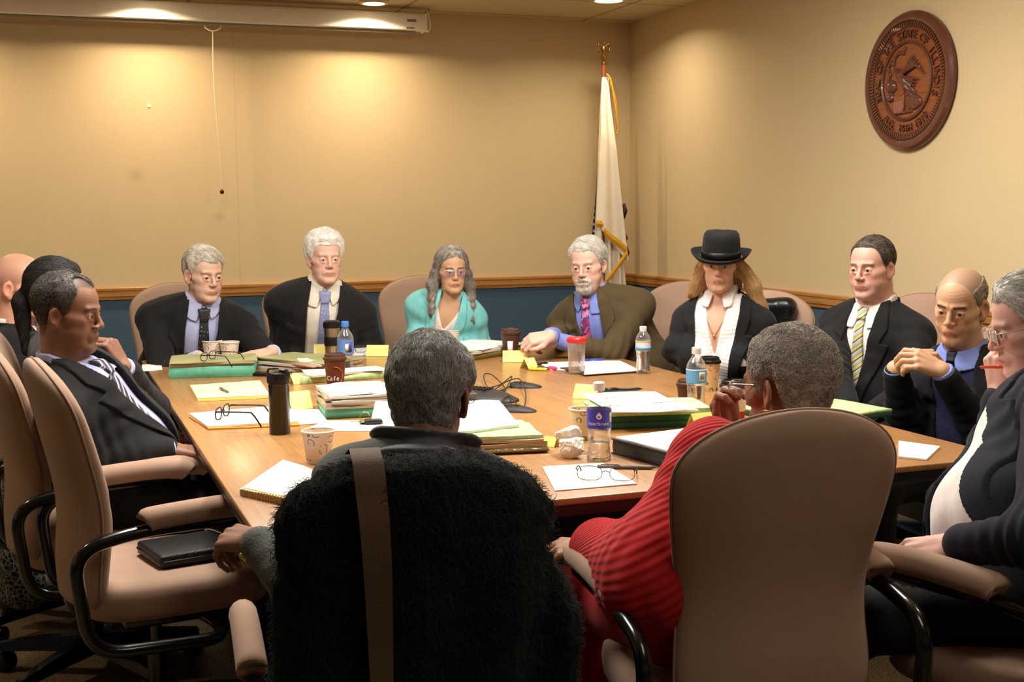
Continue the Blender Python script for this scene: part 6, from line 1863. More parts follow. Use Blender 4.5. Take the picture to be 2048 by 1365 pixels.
def hat(s):
    e = bpy.data.objects.new('hat', None); COL.objects.link(e); e.parent = s.e
    fr = Matrix(s.hframe.tolist()) @ Matrix.Translation((0, -0.003, 0.036)) @ Matrix.Rotation(math.radians(-7), 4, 'X') @ Matrix.Diagonal((0.88, 0.93, 0.84, 1))
    e.matrix_basis = s.e.matrix_basis.inverted() @ fr
    bm = bmesh.new(); n = 56
    prof = [(0.092, 0.000), (0.094, 0.010), (0.092, 0.045), (0.088, 0.085), (0.084, 0.105), (0.074, 0.118), (0.050, 0.122), (0.020, 0.112), (0.0, 0.108)]
    brim = [(0.092, 0.0), (0.105, -0.004), (0.122, -0.005), (0.136, 0.002), (0.143, 0.012), (0.145, 0.013), (0.141, 0.006), (0.124, -0.009), (0.105, -0.008), (0.088, -0.004)]
    def rev(pr, close):
        rg = []
        for r, z in pr:
            ring = []
            for k in range(n):
                a = 2 * math.pi * k / n; ex_, ey_ = 0.93, 1.08
                zz = z + (0.020 * (abs(math.cos(a)) ** 2.5) * max(0, (r - 0.10) / 0.045) - 0.006 * max(0, math.sin(a)) * max(0, (r - 0.10) / 0.045) if close else 0)
                if not close and r < 0.08 : zz -= 0.010 * (1 - abs(math.cos(a))) * (r / 0.08)
                ring.append(bm.verts.new((r * ex_ * math.cos(a), r * ey_ * math.sin(a), zz)) if r > 1e-6 or k == 0 else ring[0])
            rg.append(ring)
        for A, B in (list(zip(rg, rg[1:])) + ([(rg[-1], rg[0])] if close else [])):
            for k in range(n):
                vs = []
                for v in (A[k], A[(k + 1) % n], B[(k + 1) % n], B[k]):
                    if v not in vs: vs.append(v)
                bm.faces.new(vs)
    rev(prof, False); bm_obj('crown', bm, M_FELT, e)
    bm = bmesh.new()
    def rev2():
        pass
    rg = []
    for r, z in brim:
        ring = []
        for k in range(n):
            a = 2 * math.pi * k / n; t = max(0, (r - 0.10) / 0.045)
            ring.append(bm.verts.new((r * 0.93 * math.cos(a), r * 1.08 * math.sin(a), z + 0.018 * abs(math.cos(a)) ** 2.5 * t - 0.008 * max(0, math.sin(a)) * t)))
        rg.append(ring)
    for A, B in list(zip(rg, rg[1:])) + [(rg[-1], rg[0])]:
        for k in range(n): bm.faces.new((A[k], A[(k + 1) % n], B[(k + 1) % n], B[k]))
    bm_obj('brim', bm, M_FELT, e)
    bm = bmesh.new(); rg = []
    for r, z in ((0.0935, 0.001), (0.0965, 0.004), (0.0955, 0.034), (0.0925, 0.036)):
        rg.append([bm.verts.new((r * 0.93 * math.cos(2 * math.pi * k / n), r * 1.08 * math.sin(2 * math.pi * k / n), z)) for k in range(n)])
    for A, B in list(zip(rg, rg[1:])) + [(rg[-1], rg[0])]:
        for k in range(n): bm.faces.new((A[k], A[(k + 1) % n], B[(k + 1) % n], B[k]))
    bm_obj('hat_band', bm, mat('ribbon_black', (10, 10, 12), 0.4), e)
hat(s)
jacket(s, fabric('jacket_black', (26, 26, 28)), vb=0.12, vt=0.085, open_=0.05, h=0.0065, lw=0.05, off=0.010, off_s=0.010)
def blouse_mat():
    m, nt, N, L, b = nodes_of('blouse_white'); tc = N.new('ShaderNodeTexCoord'); sp = N.new('ShaderNodeSeparateXYZ'); L.new(tc.outputs['Object'], sp.inputs[0])
    w = math_node(N, L, 'SINE', math_node(N, L, 'MULTIPLY', sp.outputs['Z'], 420)); bp = N.new('ShaderNodeBump'); bp.inputs['Strength'].default_value = 0.25; bp.inputs['Distance'].default_value = 0.0012
    L.new(w, bp.inputs['Height']); L.new(bp.outputs[0], b.inputs['Normal']); b.inputs['Base Color'].default_value = srgb(238, 234, 236); b.inputs['Roughness'].default_value = 0.7
    return m
shirt(s, blouse_mat(), vneck=(0.32, 0.042), gap=0.04, flap=0.0, cw=0.056, cuff=False, amp=0.001); trousers(s, M_TROU)
def pendant(s, z=0.375, mt=None):
    bm = bmesh.new(); pts = []
    for t in np.linspace(-1, 1, 21):
        zz = z + (0.492 - z) * abs(t) ** 1.4; x = 0.046 * t
        p0 = s.t2w((x, 0.3, zz)).astype(F32); d_ = (-s.T[:, 1]).astype(F32); cur = p0.copy()
        for _ in range(60):
            k_ = min(float(min(s.torso(cur[None], -0.002)[0], s.neck(cur[None])[0])), 0.03); cur = cur + d_ * k_
        if k_ > 0.004: continue
        pts.append(Vector((cur - d_ * 0.002).tolist()) - Vector(s.e.location))
    add_tube(bm, pts, 0.0012, 5); o = bm_obj('necklace', bm, mat('gold', (214, 170, 90), 0.25, metal=1.0), s.e)
    bm = bmesh.new(); bmesh.ops.create_icosphere(bm, subdivisions=2, radius=0.007, matrix=Matrix.Translation(pts[len(pts) // 2] + Vector((0, 0, -0.006)))); bm_obj('pendant', bm, MATS['gold'], o)
pendant(s, 0.40)
def stud(s, sx, r=0.004):
    bm = bmesh.new(); bmesh.ops.create_icosphere(bm, subdivisions=2, radius=r, matrix=Matrix.Translation(Vector(s.h2w((sx * 0.086, -0.004, -0.040))) - Vector(s.e.location))); bm_obj('earring', bm, mat('pearl', (236, 226, 210), 0.25), s.e)
stud(s, 1, 0.005)

# 6 broad man in the black suit on the right
s = Person('man with short dark hair and a gold striped tie, seated against the right wall', HP(1744, 538, 4.76), -136, np.array([1.44, 4.86, 0.54]), -138, pitch=2, hs=0.95, skin=(210, 162, 146), sw=1.10, fat=0.04, neck_r=0.066,
           S=dict(jowl=0.6, cheek=0.9, brow=(110, 80, 60), lines=0.1, frown=0.1, nose=1.05, blush=1.0, jaw=1.08, open=0.0050, fuzz=((92, 80, 72), (0.085, 0.018, -0.06, -0.005), 0.7), lip=0.85),
           arms=dict(R=dict(e=HP(1668, 745, 4.66), w=HP(1700, 822, 4.42), hint=(-0.6, 0.6, -0.5), f=(-0.4, -1, 0), side=-1, curl=(0.6, 0.7, 0.5)), L=dict(e=HP(1826, 775, 4.52), w=HP(1745, 828, 4.38), hint=(1, -0.3, -0.5), f=(-1, -0.2, 0), side=1, curl=(0.6, 0.7, 0.5))))
s.body()
hair(s, (0.090, 0.022, -0.060, 0.000), 0.006, ((48, 40, 36), (104, 92, 84)), n=2600, ln=0.016, flow=fl(0, -0.6, -0.5), nz=0.001, wild=0.5)
jacket(s, M_SUITB, vb=0.08, vt=0.060, h=0.0065)
shirt(s, M_SHW); tie(s, T_GOLD, w=0.038); trousers(s, M_TROU)

# 7 bald man with clasped hands
s = Person('bald man in a dark cardigan resting his chin above clasped hands', HP(1921, 614, 4.06), -131, np.array([1.56, 4.12, 0.53]), -138, pitch=12, roll=-4, hs=0.96, skin=(204, 160, 128), sw=1.1, fat=0.04, neck_r=0.060,
           S=dict(jowl=0.7, cheek=0.5, brow=(52, 42, 38), browth=0.0035, browa=0.9, lines=1.2, frown=0.45, nose=1.15, blush=0.5, jaw=1.02, open=0.0048, browtilt=0.10, stub=0.25, lip=0.9, ear=1.12, fold=1.0, fuzz=((110, 100, 92), (0.14, 0.0, -0.06, 0.0), 0.5)),
           arms=dict(R=dict(e=HP(1806, 822, 4.10), w=at_y(1790, 738, 4.02), hint=(-0.2, 0.2, -1), f=(0.62, -0.25, 0.36), b=(-0.5, -0.3, 0.75), side=-1, curl=(0.6, 0.85, 0.5), spread=0.10, thumb=0.1),
                     L=dict(e=HP(1950, 845, 3.98), w=at_y(1884, 742, 3.90), hint=(0.5, -0.2, -1), f=(-0.85, 0.05, 0.42), b=(0.35, -0.7, 0.55), side=1, curl=(0.65, 0.9, 0.5), spread=0.10, thumb=0.1)))
s.body(h=0.0032, hh=0.0028)
hair(s, (0.14, 0.0, -0.060, -0.004), 0.004, ((112, 100, 90), (170, 158, 146)), n=1500, ln=0.014, flow=fl(0, -0.6, -0.5), nz=0.0006, wild=0.5, bald=lambda q: ell(q, (0, 0.02, 0.10), (0.066, 0.115, 0.075)))
jacket(s, fabric('cardigan_black', (24, 23, 26), 0.9), vb=0.00, vt=0.095, open_=0.06, h=0.006, lapel=False, end=0.86)
shirt(s, fabric('sweater_navy', (42, 44, 80), 0.9, bscale=200, bump=0.3), off=0.008, mcuff=M_SHBB, collar=False, vneck=(0.40, 0.055), ck=0.035)
def under_shirt(s, m, zmin=0.36):
    def f(p):
        q = s.tq(p); d = s.torso(p, 0.003); d = smax(d, (zmin - q[:, 2]) * s.sc, 0.003); d = smax(d, -(s.neck(p, 0.003)), 0.003); return smax(d, (q[:, 2] - 0.52) * s.sc, 0.005)
    o = sdf_obj('undershirt', f, s.t2w((0, 0, 0.43)) - 0.28, s.t2w((0, 0, 0.43)) + 0.28, 0.006, m, s.e, s.frame)
    def fc(p):
        q = s.nq(p); n_ = s.neck(p); lean_ = 0.35 * np.maximum(0, 0.515 - q[:, 2])
        d = np.maximum(smin(n_ - 0.011 - lean_, s.torso(p, 0.012), 0.012), -(n_ - 0.0035)); zt = 0.542 - 0.42 * np.maximum(0, q[:, 1] + 0.02)
        d = smax(d, (q[:, 2] - zt) * s.sc, 0.002); lowz = zt - 0.030 - 0.030 * sstep(q[:, 1], 0.02, 0.07)
        d = smax(d, (lowz - q[:, 2]) * s.sc, 0.002)
        return smax(d, -np.maximum(np.abs(q[:, 0]) - 0.005 - 0.42 * np.maximum(0, zt - q[:, 2]), -(q[:, 1])) * s.sc, 0.002)
    sdf_obj('shirt_collar', fc, s.N - 0.13, s.N + 0.13, 0.0034, m, o, s.frame, slack=0.035)
under_shirt(s, M_SHBB); tie(s, mat('tie_navy', (26, 26, 44), 0.5), w=0.03, zb=0.36, off=0.010); trousers(s, M_TROU)

# 8 grey-haired man at the right edge, in profile
s = Person('grey-haired man with metal glasses in a navy jacket at the right edge', HP(2068, 655, 2.92), 174, np.array([1.14, 2.66, 0.55]), 166, pitch=12, hs=0.95, skin=(212, 166, 152), sw=1.18, fat=0.05, neck_r=0.060, neckdrop=0.155,
           S=dict(jowl=0.6, cheek=0.7, brow=(170, 150, 140), lines=0.2, frown=0.1, nose=1.1, blush=1.1, open=0.005, ear=1.1),
           arms=dict(R=dict(e=HP(1990, 905, 2.99), w=HP(2000, 792, 2.98), hint=(-0.2, 0.5, -1), f=(-0.1, 0.12, 1), b=(-1, -0.3, 0), side=-1, curl=(0.9, 1.0, 0.6), thumb=0.6),
                     L=dict(e=HP(2085, 1075, 2.34), w=HP(1908, 1092, 2.52), hint=(0.6, -0.9, -0.3), f=(-1, 0.2, -0.25), b=(-0.1, -0.5, 0.9), side=1, curl=(0.7, 0.8, 0.6))))
s.body(h=0.0032, hh=0.0030)
hair(s, (0.080, 0.006, -0.062, -0.016), 0.020, ((134, 130, 124), (226, 222, 214)), n=4200, ln=0.06, flow=lambda q: np.stack([0.2 * np.sign(q[:, 0]), -1.0 + 0 * q[:, 0], -0.55 + 0 * q[:, 0]], 1), nz=0.004, wild=0.35)
jacket(s, M_SUITN, vb=-0.06, vt=0.10, x0=-0.085, open_=0.27, h=0.006, amp=0.004, end=0.88)
shirt(s, M_SHW, cuff_t=(0.72, 0.985), off=0.010, amp=0.003); trousers(s, M_TROU, h=0.010)
glasses_on(s, M_STEEL, w=0.142, hlens=0.032, rim=0.0012, temple=0.115, tr=0.0016)
MAN8 = s
o = pen('pen', 'orange pen held at the mouth by the man at the right edge', 'pen', HP(1986, 740, 2.95), math.radians(178), 0.07, 0.0035, mat('pen_orange', (226, 80, 40), 0.4), mat('pen_orange', (226, 80, 40), 0.4), HP(1986, 738, 2.95)[2])

# 9 man in profile on the left, hand at his cheek
s = Person('man in profile on the left with a striped tie and one hand at his cheek', HP(136, 629, 3.58), -4, np.array([-1.14, 3.72, 0.55]), 2, pitch=4, hs=0.92, skin=(134, 94, 72), sw=1.04, fat=0.03, neck_r=0.064,
           S=dict(jowl=0.6, cheek=0.7, brow=(40, 30, 26), lines=0.8, frown=0.15, nose=1.05, nosew=1.25, blush=0.3, jaw=1.04, lip=1.35, lipcol=0.4, open=0.0052, stub=0.3, ear=0.95, fuzz=((52, 44, 40), (0.085, 0.03, -0.065, -0.005), 0.75)),
           arms=dict(R=dict(e=HP(176, 930, 3.50), w=HP(346, 902, 3.60), hint=(-0.5, -0.7, -0.6), f=(1, 0.1, -0.08), b=(0, -0.1, 1), side=-1, curl=(0.25, 0.3, 0.2)),
                     L=dict(e=HP(300, 818, 4.0), w=HP(247, 737, 3.74), hint=(0.6, 0.3, -1), f=(-0.40, -0.15, 0.9), b=(0.9, -0.25, 0.35), side=-1, curl=(1.1, 1.0, 0.6), thumb=0.5)))
s.body(h=0.0032, hh=0.0030)
hair(s, (0.088, 0.030, -0.064, -0.004), 0.007, ((34, 29, 27), (96, 86, 78)), n=4200, ln=0.010, flow=fl(0, -0.5, -0.5), nz=0.001, wild=1.4, lift=0.003, bald=lambda q: ell(q, (0.03, 0.075, 0.10), (0.03, 0.05, 0.05)))
jacket(s, M_SUITC, vb=0.10, vt=0.060, h=0.006, amp=0.004, end=0.92)
shirt(s, M_SHB, cuff_t=(0.80, 1.0)); tie(s, T_STRIPE, w=0.042, zb=0.04); trousers(s, M_TROU, h=0.010)
MAN9 = s

# 10 woman with the black ponytail
s = Person('woman with a black ponytail in a grey cardigan over a floral dress', HP(116, 590, 4.26), 8, np.array([-1.42, 4.18, 0.54]), 12, pitch=2, hs=0.95, skin=(190, 140, 104), sw=0.95, female=True, neck_r=0.050,
           S=dict(brow=(40, 30, 26), lines=0.0, mouth=0.021, lipcol=0.9),
           arms=dict(R=dict(w=np.array([-1.24, 4.16, 0.62]), hint=(-0.3, -1, -0.6)), L=dict(w=np.array([-1.24, 4.40, 0.62]), hint=(-0.3, 1, -0.6))))
s.body(chest=0.25)
def pony(q, d):
    a, b_, c = (0, -0.098, 0.035), (0.0, -0.126, -0.03), (0.01, -0.108, -0.20)
    e = smin(cone(q, a, b_, 0.020, 0.028), cone(q, b_, c, 0.030, 0.018), 0.02)
    return smin(d, e + 0.003 * wob(q * np.asarray((1, 1, 0.25), F32), 110, 0.2), 0.012)
hair(s, (0.078, 0.0, -0.07, -0.005), 0.010, ((14, 12, 12), (52, 46, 44)), n=3200, ln=0.09, flow=lambda q: np.stack([0 * q[:, 0], -1 + 0 * q[:, 0], np.where(q[:, 1] < -0.09, -1.6, 0.0)], 1), nz=0.0015, wild=0.2, extra=pony, steps=7)
jacket(s, fabric('cardigan_grey', (58, 56, 58), 0.95, bscale=150, bump=0.4), vb=0.05, vt=0.07, open_=0.10, lapel=False, h=0.0075)
shirt(s, FLORAL, collar=False, cuff=False, vneck=(0.40, 0.07)); trousers(s, FLORAL, h=0.012); W10 = s

# 11 bald man at the left edge
s = Person('bald man in a dark jacket at the left edge, beyond the woman with the ponytail', HP(42, 576, 4.92), -8, np.array([-1.98, 4.88, 0.54]), 15, pitch=2, hs=1.04, skin=(216, 158, 132), sw=1.10, fat=0.03, neck_r=0.064,
           S=dict(jowl=0.4, brow=(150, 120, 100), lines=0.2, blush=1.0, fuzz=((150, 130, 116), (0.16, 0.0, -0.06, 0.0), 0.25)),
           arms=dict(R=dict(w=np.array([-1.72, 4.90, 0.62]), hint=(-0.3, -1, -0.6)), L=dict(w=np.array([-1.72, 5.10, 0.62]), hint=(-0.3, 1, -0.6))))
s.body()
jacket(s, M_SUITB, h=0.0075); shirt(s, M_SHW); trousers(s, M_TROU)

# 12 person with short grey hair in the coat-draped chair, from behind
s = Person('person with short grey hair in a grey-green jacket, seen from behind', HP(862, 796, 2.50), 76, np.array([-0.20, 2.32, 0.54]), 100, pitch=8, hs=0.96, skin=(134, 94, 72), sw=1.12, fat=0.03, neck_r=0.058, neckdrop=0.100, neckback=0.04,
           S=dict(brow=(90, 80, 76), lines=0.0, fuzz=((90, 84, 78), (0.08, 0.01, -0.075, -0.01), 0.8)),
           arms=dict(L=dict(w=HP(512, 1082, 2.48), hint=(0.3, -0.6, -1), f=(-0.75, 0.55, -0.05), b=(0.1, -0.45, 0.9), side=1, curl=(0.9, 0.9, 0.6), thumb=0.8),
                     R=dict(w=np.array([-0.08, 2.70, 0.66]), hint=(0.3, -0.6, -1), f=(-0.3, 1, 0), side=-1)))
s.body(h=0.0034, hh=0.0030)
hair(s, (0.080, 0.010, -0.080, -0.012), 0.014, ((104, 100, 96), (204, 200, 192)), n=12000, ln=0.028, flow=lambda q: np.stack([0.35 * np.sin(q[:, 0] * 60), -0.25 + 0 * q[:, 0], -0.9 + 0 * q[:, 0]], 1), nz=0.003, wild=0.7, lift=0.003, nf=110, rad=0.00055)
M_JGG = fabric('jacket_greygreen', (84, 86, 80), 0.8, bscale=160, bump=0.25)
jacket(s, M_JGG, opening=False, lapel=False, collar=False, h=0.006, amp=0.004, end=0.93, off=0.020)
def cowl(s, m):
    def f(p):
        q = s.tq(p); n_ = s.neck(p)
        r = 0.036 + 0.018 * np.sin((q[:, 2] - 0.45) * 95 + 1.5 * wob(p, 20, 0.7)) + 0.45 * np.maximum(0, 0.50 - q[:, 2])
        d = np.maximum(n_ - r, -(n_ - 0.004)); d = smax(d, (q[:, 2] - 0.545 - 0.15 * q[:, 1]) * s.sc, 0.014)
        return smax(d, (0.425 - q[:, 2]) * s.sc, 0.01)
    sdf_obj('scarf_collar', f, s.N - 0.17, s.N + 0.17, 0.0045, m, s.e, s.frame)
cowl(s, fabric('collar_grey', (92, 92, 98), 0.65, bscale=100))
MAN12 = s
def bracelet(s, A, t, r, mt, name, rad=0.0035, beads=0):
    c = A['E'] + (A['w'] - A['E']) * t; ax = nrmz(A['w'] - A['E']); x = nrmz(np.cross(ax, (0, 0, 1))); y = np.cross(ax, x)
    pts = [Vector(c + (x * math.cos(a) + y * math.sin(a)) * r) - Vector(s.e.location) for a in np.linspace(0, 2 * math.pi, 22, endpoint=False)]
    bm = bmesh.new()
    if beads:
        for p_ in pts: bmesh.ops.create_icosphere(bm, subdivisions=1, radius=rad, matrix=Matrix.Translation(p_))
    else: add_tube(bm, pts, rad, 8, closed=True)
    return bm_obj(name, bm, mt, s.e)
bracelet(s, s.arm['L'], 0.985, 0.034, M_STEEL, 'bracelet', 0.0035, 1)
w_ = bracelet(s, s.arm['L'], 0.955, 0.033, mat('watch_gold', (206, 178, 110), 0.25, metal=1.0), 'wristwatch', 0.004)
c = s.arm['L']['w'] - nrmz(s.arm['L']['w'] - s.arm['L']['E']) * 0.008 + np.array([-0.022, -0.016, -0.022])
bm = bmesh.new(); add_tube(bm, [Vector(c) - Vector(s.e.location), Vector(c + np.array([-0.007, -0.006, -0.006])) - Vector(s.e.location)], [0.014, 0.012], 16); bm_obj('watch_case', bm, MATS['watch_gold'], w_)
trousers(s, M_TROU, h=0.010)
glasses_on(s, M_STEEL, w=0.14, hlens=0.030, rim=0.0012, temple=0.12)

# 13 woman in red, from behind
s = Person('woman with cropped grey hair and hoop earring in a red ribbed cardigan, from behind', HP(1576, 779, 2.56), 128, np.array([0.42, 2.52, 0.54]), 108, pitch=4, roll=2, hs=0.97, skin=(150, 104, 76), sw=1.26, fat=0.06, neck_r=0.054, female=True,
           S=dict(brow=(70, 60, 56), lines=0.0, ear=0.95, lipcol=0.6, lip=1.2, fuzz=((120, 112, 104), (0.085, 0.01, -0.072, -0.012), 0.7)),
           arms=dict(L=dict(w=HP(1192, 1098, 2.62), hint=(-0.3, -0.7, -0.7), f=(-1, 0.25, -0.05), b=(0.1, -0.3, 1), side=1, curl=(0.5, 0.6, 0.4)),
                     R=dict(w=HP(1462, 872, 2.80), hint=(0.6, 0.4, -1), f=(-0.25, -0.05, 1), b=(-0.5, 0.8, 0.1), side=1, curl=(0.8, 0.9, 0.6))))
s.body(h=0.0034, hh=0.0030)
hair(s, (0.084, 0.008, -0.074, -0.014), 0.011, ((128, 120, 110), (216, 208, 196)), n=16000, ln=0.014, flow=lambda q: np.stack([np.sin(q[:, 1] * 130), np.sin(q[:, 2] * 140), np.cos(q[:, 0] * 120)], 1), nz=0.002, wild=1.6, lift=0.004, nf=150, rad=0.0006, steps=4)
def rib_mat():
    m, nt, N, L, b = nodes_of('cardigan_red'); at = N.new('ShaderNodeAttribute'); at.attribute_name = 'rib'
    w = math_node(N, L, 'SINE', at.outputs['Fac'])
    tc = N.new('ShaderNodeTexCoord'); nb = N.new('ShaderNodeTexNoise'); nb.inputs['Scale'].default_value = 500; L.new(tc.outputs['Object'], nb.inputs['Vector'])
    bp = N.new('ShaderNodeBump'); bp.inputs['Strength'].default_value = 0.3; bp.inputs['Distance'].default_value = 0.002
    L.new(math_node(N, L, 'ADD', math_node(N, L, 'MULTIPLY', w, 0.5), math_node(N, L, 'MULTIPLY', nb.outputs['Fac'], 0.5)), bp.inputs['Height']); bp.inputs['Strength'].default_value = 0.9; L.new(bp.outputs[0], b.inputs['Normal'])
    b.inputs['Base Color'].default_value = srgb(176, 30, 32); b.inputs['Roughness'].default_value = 0.9; b.inputs['Sheen Weight'].default_value = 0.1; b.inputs['Specular IOR Level'].default_value = 0.15
    return m
M_RED = rib_mat()
def cardigan(s, m, h=0.0034):
    A = s.arm['L']
    def ribs(p):
        # ribs run along the sleeve and up and down the body
        u = nrmz(A['E'] - A['S']); x = nrmz(np.cross(u, (0, 0, 1))); y = np.cross(u, x)
        rel = p - A['S'].astype(F32); ang = np.arctan2(rel @ y.astype(F32), rel @ x.astype(F32))
        q = s.tq(p); a2 = np.arctan2(q[:, 0], -q[:, 1])
        k = sstep(np.linalg.norm(rel, axis=1), 0.0, 0.12) * (cone(p, A['S'], A['E'], 0.09, 0.09) < 0)
        return np.where(k > 0.3, np.sin(ang * 44), np.sin(a2 * 84))
    def f(p):
        d = s.torso(p, 0.022)
        a = None
        for sd, Z in s.arm.items():
            gr = 0.046 if sd == 'L' else 0.016
            u = cone(p, Z['S'], Z['E'], 0.058 + gr, 0.052 + gr)
            w1 = Z['E'] + (Z['w'] - Z['E']) * 0.90
            ff = cone(p, Z['E'], w1, 0.052 + gr, 0.036 + gr * 0.8)
            e = smin(u, ff, 0.09 if sd == 'L' else 0.05)
            a = e if a is None else np.minimum(a, e)
        d = smin(d, a, 0.05) + wrinkle(s, p, 0.003)
        q = s.tq(p)
        d = smax(d, (-0.28 - q[:, 2]) * s.sc, 0.01); d = smax(d, -(s.neck(p, 0.006)), 0.004)
        return smax(d, (q[:, 2] - 0.525) * s.sc, 0.01)
    pts = np.array([s.t2w((0, 0, -0.28)), s.N] + [Z[k] for Z in s.arm.values() for k in ('S', 'E', 'w')])
    v, qd = polygonize(f, pts.min(0) - 0.2, pts.max(0) + 0.2, h)
    o = mesh_np('cardigan', v, qd, m, s.e, s.frame)
    u = nrmz(A['w'] - s.N); x = nrmz(np.cross(u, (0.3, 0.2, 1))); y = np.cross(u, x); rel = v - s.N
    at = o.data.attributes.new('rib', 'FLOAT', 'POINT'); at.data.foreach_set('value', (np.arctan2(rel @ y, rel @ x) * 104).astype(F32))
cardigan(s, M_RED)
trousers(s, M_RED, h=0.010)
bracelet(s, s.arm['L'], 1.03, 0.030, MATS['watch_gold'], 'bracelet', 0.0038, 1)
bracelet(s, s.arm['R'], 1.10, 0.034, MATS['watch_gold'], 'ring', 0.0038, 1)
bm = bmesh.new(); c = s.h2w((-0.080, -0.008, -0.066)); yv = s.R[:, 1]; zv = s.R[:, 2]; 
pts = [Vector(c + (yv * math.cos(a) + zv * math.sin(a)) * 0.026) - Vector(s.e.location) for a in np.linspace(0, 2 * math.pi, 40, endpoint=False)]
add_tube(bm, pts, [0.0013 + 0.0004 * (i % 2) for i in range(40)], 6, closed=True); bm_obj('earring', bm, MATS['gold'], s.e)
glasses_on(s, M_STEEL, w=0.14, hlens=0.034, rim=0.0012, temple=0.11)
W13 = s
# ------------------------------------------------------------------ black woollen coat over the chair in front, with a strap
def coat():
    yaw = math.radians(105 - 90); c = np.array([-0.215, 2.19, 0])
    Rz = np.array([[math.cos(yaw), -math.sin(yaw), 0], [math.sin(yaw), math.cos(yaw), 0], [0, 0, 1]])
    t = thing('wool_coat', 'fuzzy black woollen coat draped over the back of the nearest chair', 'coat', c, yaw)
    tab_z = [0.30, 0.45, 0.60, 0.74, 0.86, 0.93, 0.975, 1.005, 1.025]
    tab_w = [0.310, 0.295, 0.276, 0.256, 0.236, 0.216, 0.182, 0.120, 0.03]
    tab_y = [-0.235, -0.225, -0.22, -0.235, -0.255, -0.268, -0.275, -0.28, -0.28]
    tab_t = [0.100, 0.092, 0.086, 0.080, 0.076, 0.070, 0.062, 0.050, 0.02]
    def f(p):
        q = (p - c.astype(F32)) @ Rz.astype(F32)
        w = np.interp(q[:, 2], tab_z, tab_w); y0 = np.interp(q[:, 2], tab_z, tab_y); th = np.interp(q[:, 2], tab_z, tab_t)
        x = q[:, 0] / w; y = (q[:, 1] - y0 - 0.05 * x * x) / th
        r = (np.abs(x) ** 2.6 + np.abs(y) ** 2.2) ** (1 / 2.4)
        d = (r - 1) * np.minimum(w, th) * 0.8
        low = sstep(0.95 - q[:, 2], 0.0, 0.4)
        d = d + 0.012 * low * np.sin(q[:, 0] * 42 + 2.0 * np.sin(q[:, 2] * 3 + 1) + 1.2 * wob(q, 6, 0.5)) + 0.005 * wob(q, 28, 1.0) + 0.002 * wob(q, 120, 0.4)
        d = smax(d, q[:, 2] - 1.020, 0.01)
        d = smax(d, 0.30 - q[:, 2] + 0.02 * np.sin(q[:, 0] * 20), 0.01)
        return d
    m = fabric('coat_wool', (18, 20, 19), 0.98, bscale=260, bump=0.9, sheen=0.03)
    lo = c + np.array([-0.5, -0.55, 0.25]); hi = c + np.array([0.5, 0.25, 1.12])
    v, q = polygonize(f, lo, hi, 0.006, 0.05)
    o = mesh_np('coat_body', v, q, m, t)
    class X: pass
    s = X(); s.hs = 1.0; s.R = np.eye(3); s.hq = lambda p: p; s.hframe = np.eye(4)
    M_FUZZ = attr_mat('wool_fibre', 0.9)
    global M_HAIR
    keep = M_HAIR; M_HAIR = M_FUZZ
    st = strands(s, o, f, v, 26000, 0.014, (0, 0, -1), 0.0005, 0.006, ((9, 11, 10), (34, 38, 35)), 3.0, 'wool_fibres', 3, local=False)
    M_HAIR = keep
    # strap
    st_ = thing('shoulder_strap', 'long brown bag strap hanging down the back of the black coat', 'strap', c, yaw)
    bm = bmesh.new(); n = 46; rows = []
    for i in range(n):
        k = i / (n - 1); z = 1.005 - 0.70 * k
        x = -0.088 + 0.024 * k + 0.004 * math.sin(k * 5); hw = 0.0235 * (1 - 0.68 * k ** 1.3)
        # find the coat's surface from the back
        p = c + Rz @ np.array([x, -0.60, z]); dv = Rz @ np.array([0, 1.0, 0])
        for _ in range(50):
            dd = float(f(p[None].astype(F32))[0]); 
            if dd < 0.0015: break
            p = p + dv * max(dd * 0.8, 0.0008)
        if k < 0.03: yb = None
        q_ = Rz.T @ (p - c)
        rows.append((x, q_[1] - 0.013, z, hw))
    ys = [r[1] for r in rows]
    rows = [(r[0], min(np.mean(ys[max(0, i - 4):i + 5]), ys[i] + 0.004), r[2], r[3]) for i, r in enumerate(rows)]
    top = rows[0]
    rows = [(top[0], top[1] + 0.10, top[2] + 0.012, top[3]), (top[0], top[1] + 0.05, top[2] + 0.030, top[3]), (top[0], top[1] + 0.015, top[2] + 0.016, top[3])] + rows
    rings = []
    for i, (x, y, z, hw) in enumerate(rows):
        tw = 0.35 * i / len(rows)
        rings.append([bm.verts.new((x - hw, y + hw * tw * 0.5, z)), bm.verts.new((x + hw, y - hw * tw, z)), bm.verts.new((x + hw, y - hw * tw + 0.003, z)), bm.verts.new((x - hw, y + 0.003 + hw * tw * 0.5, z))])
    for A, B in zip(rings, rings[1:]):
        for k in range(4): bm.faces.new((A[k], A[(k + 1) % 4], B[(k + 1) % 4], B[k]))
    bm.faces.new(rings[0]); bm.faces.new(rings[-1][::-1])
    sharp(bm_obj('strap_band', bm, mat('strap_brown', (96, 74, 52), 0.7, bump=0.2, bscale=300), st_), 50)
coat()

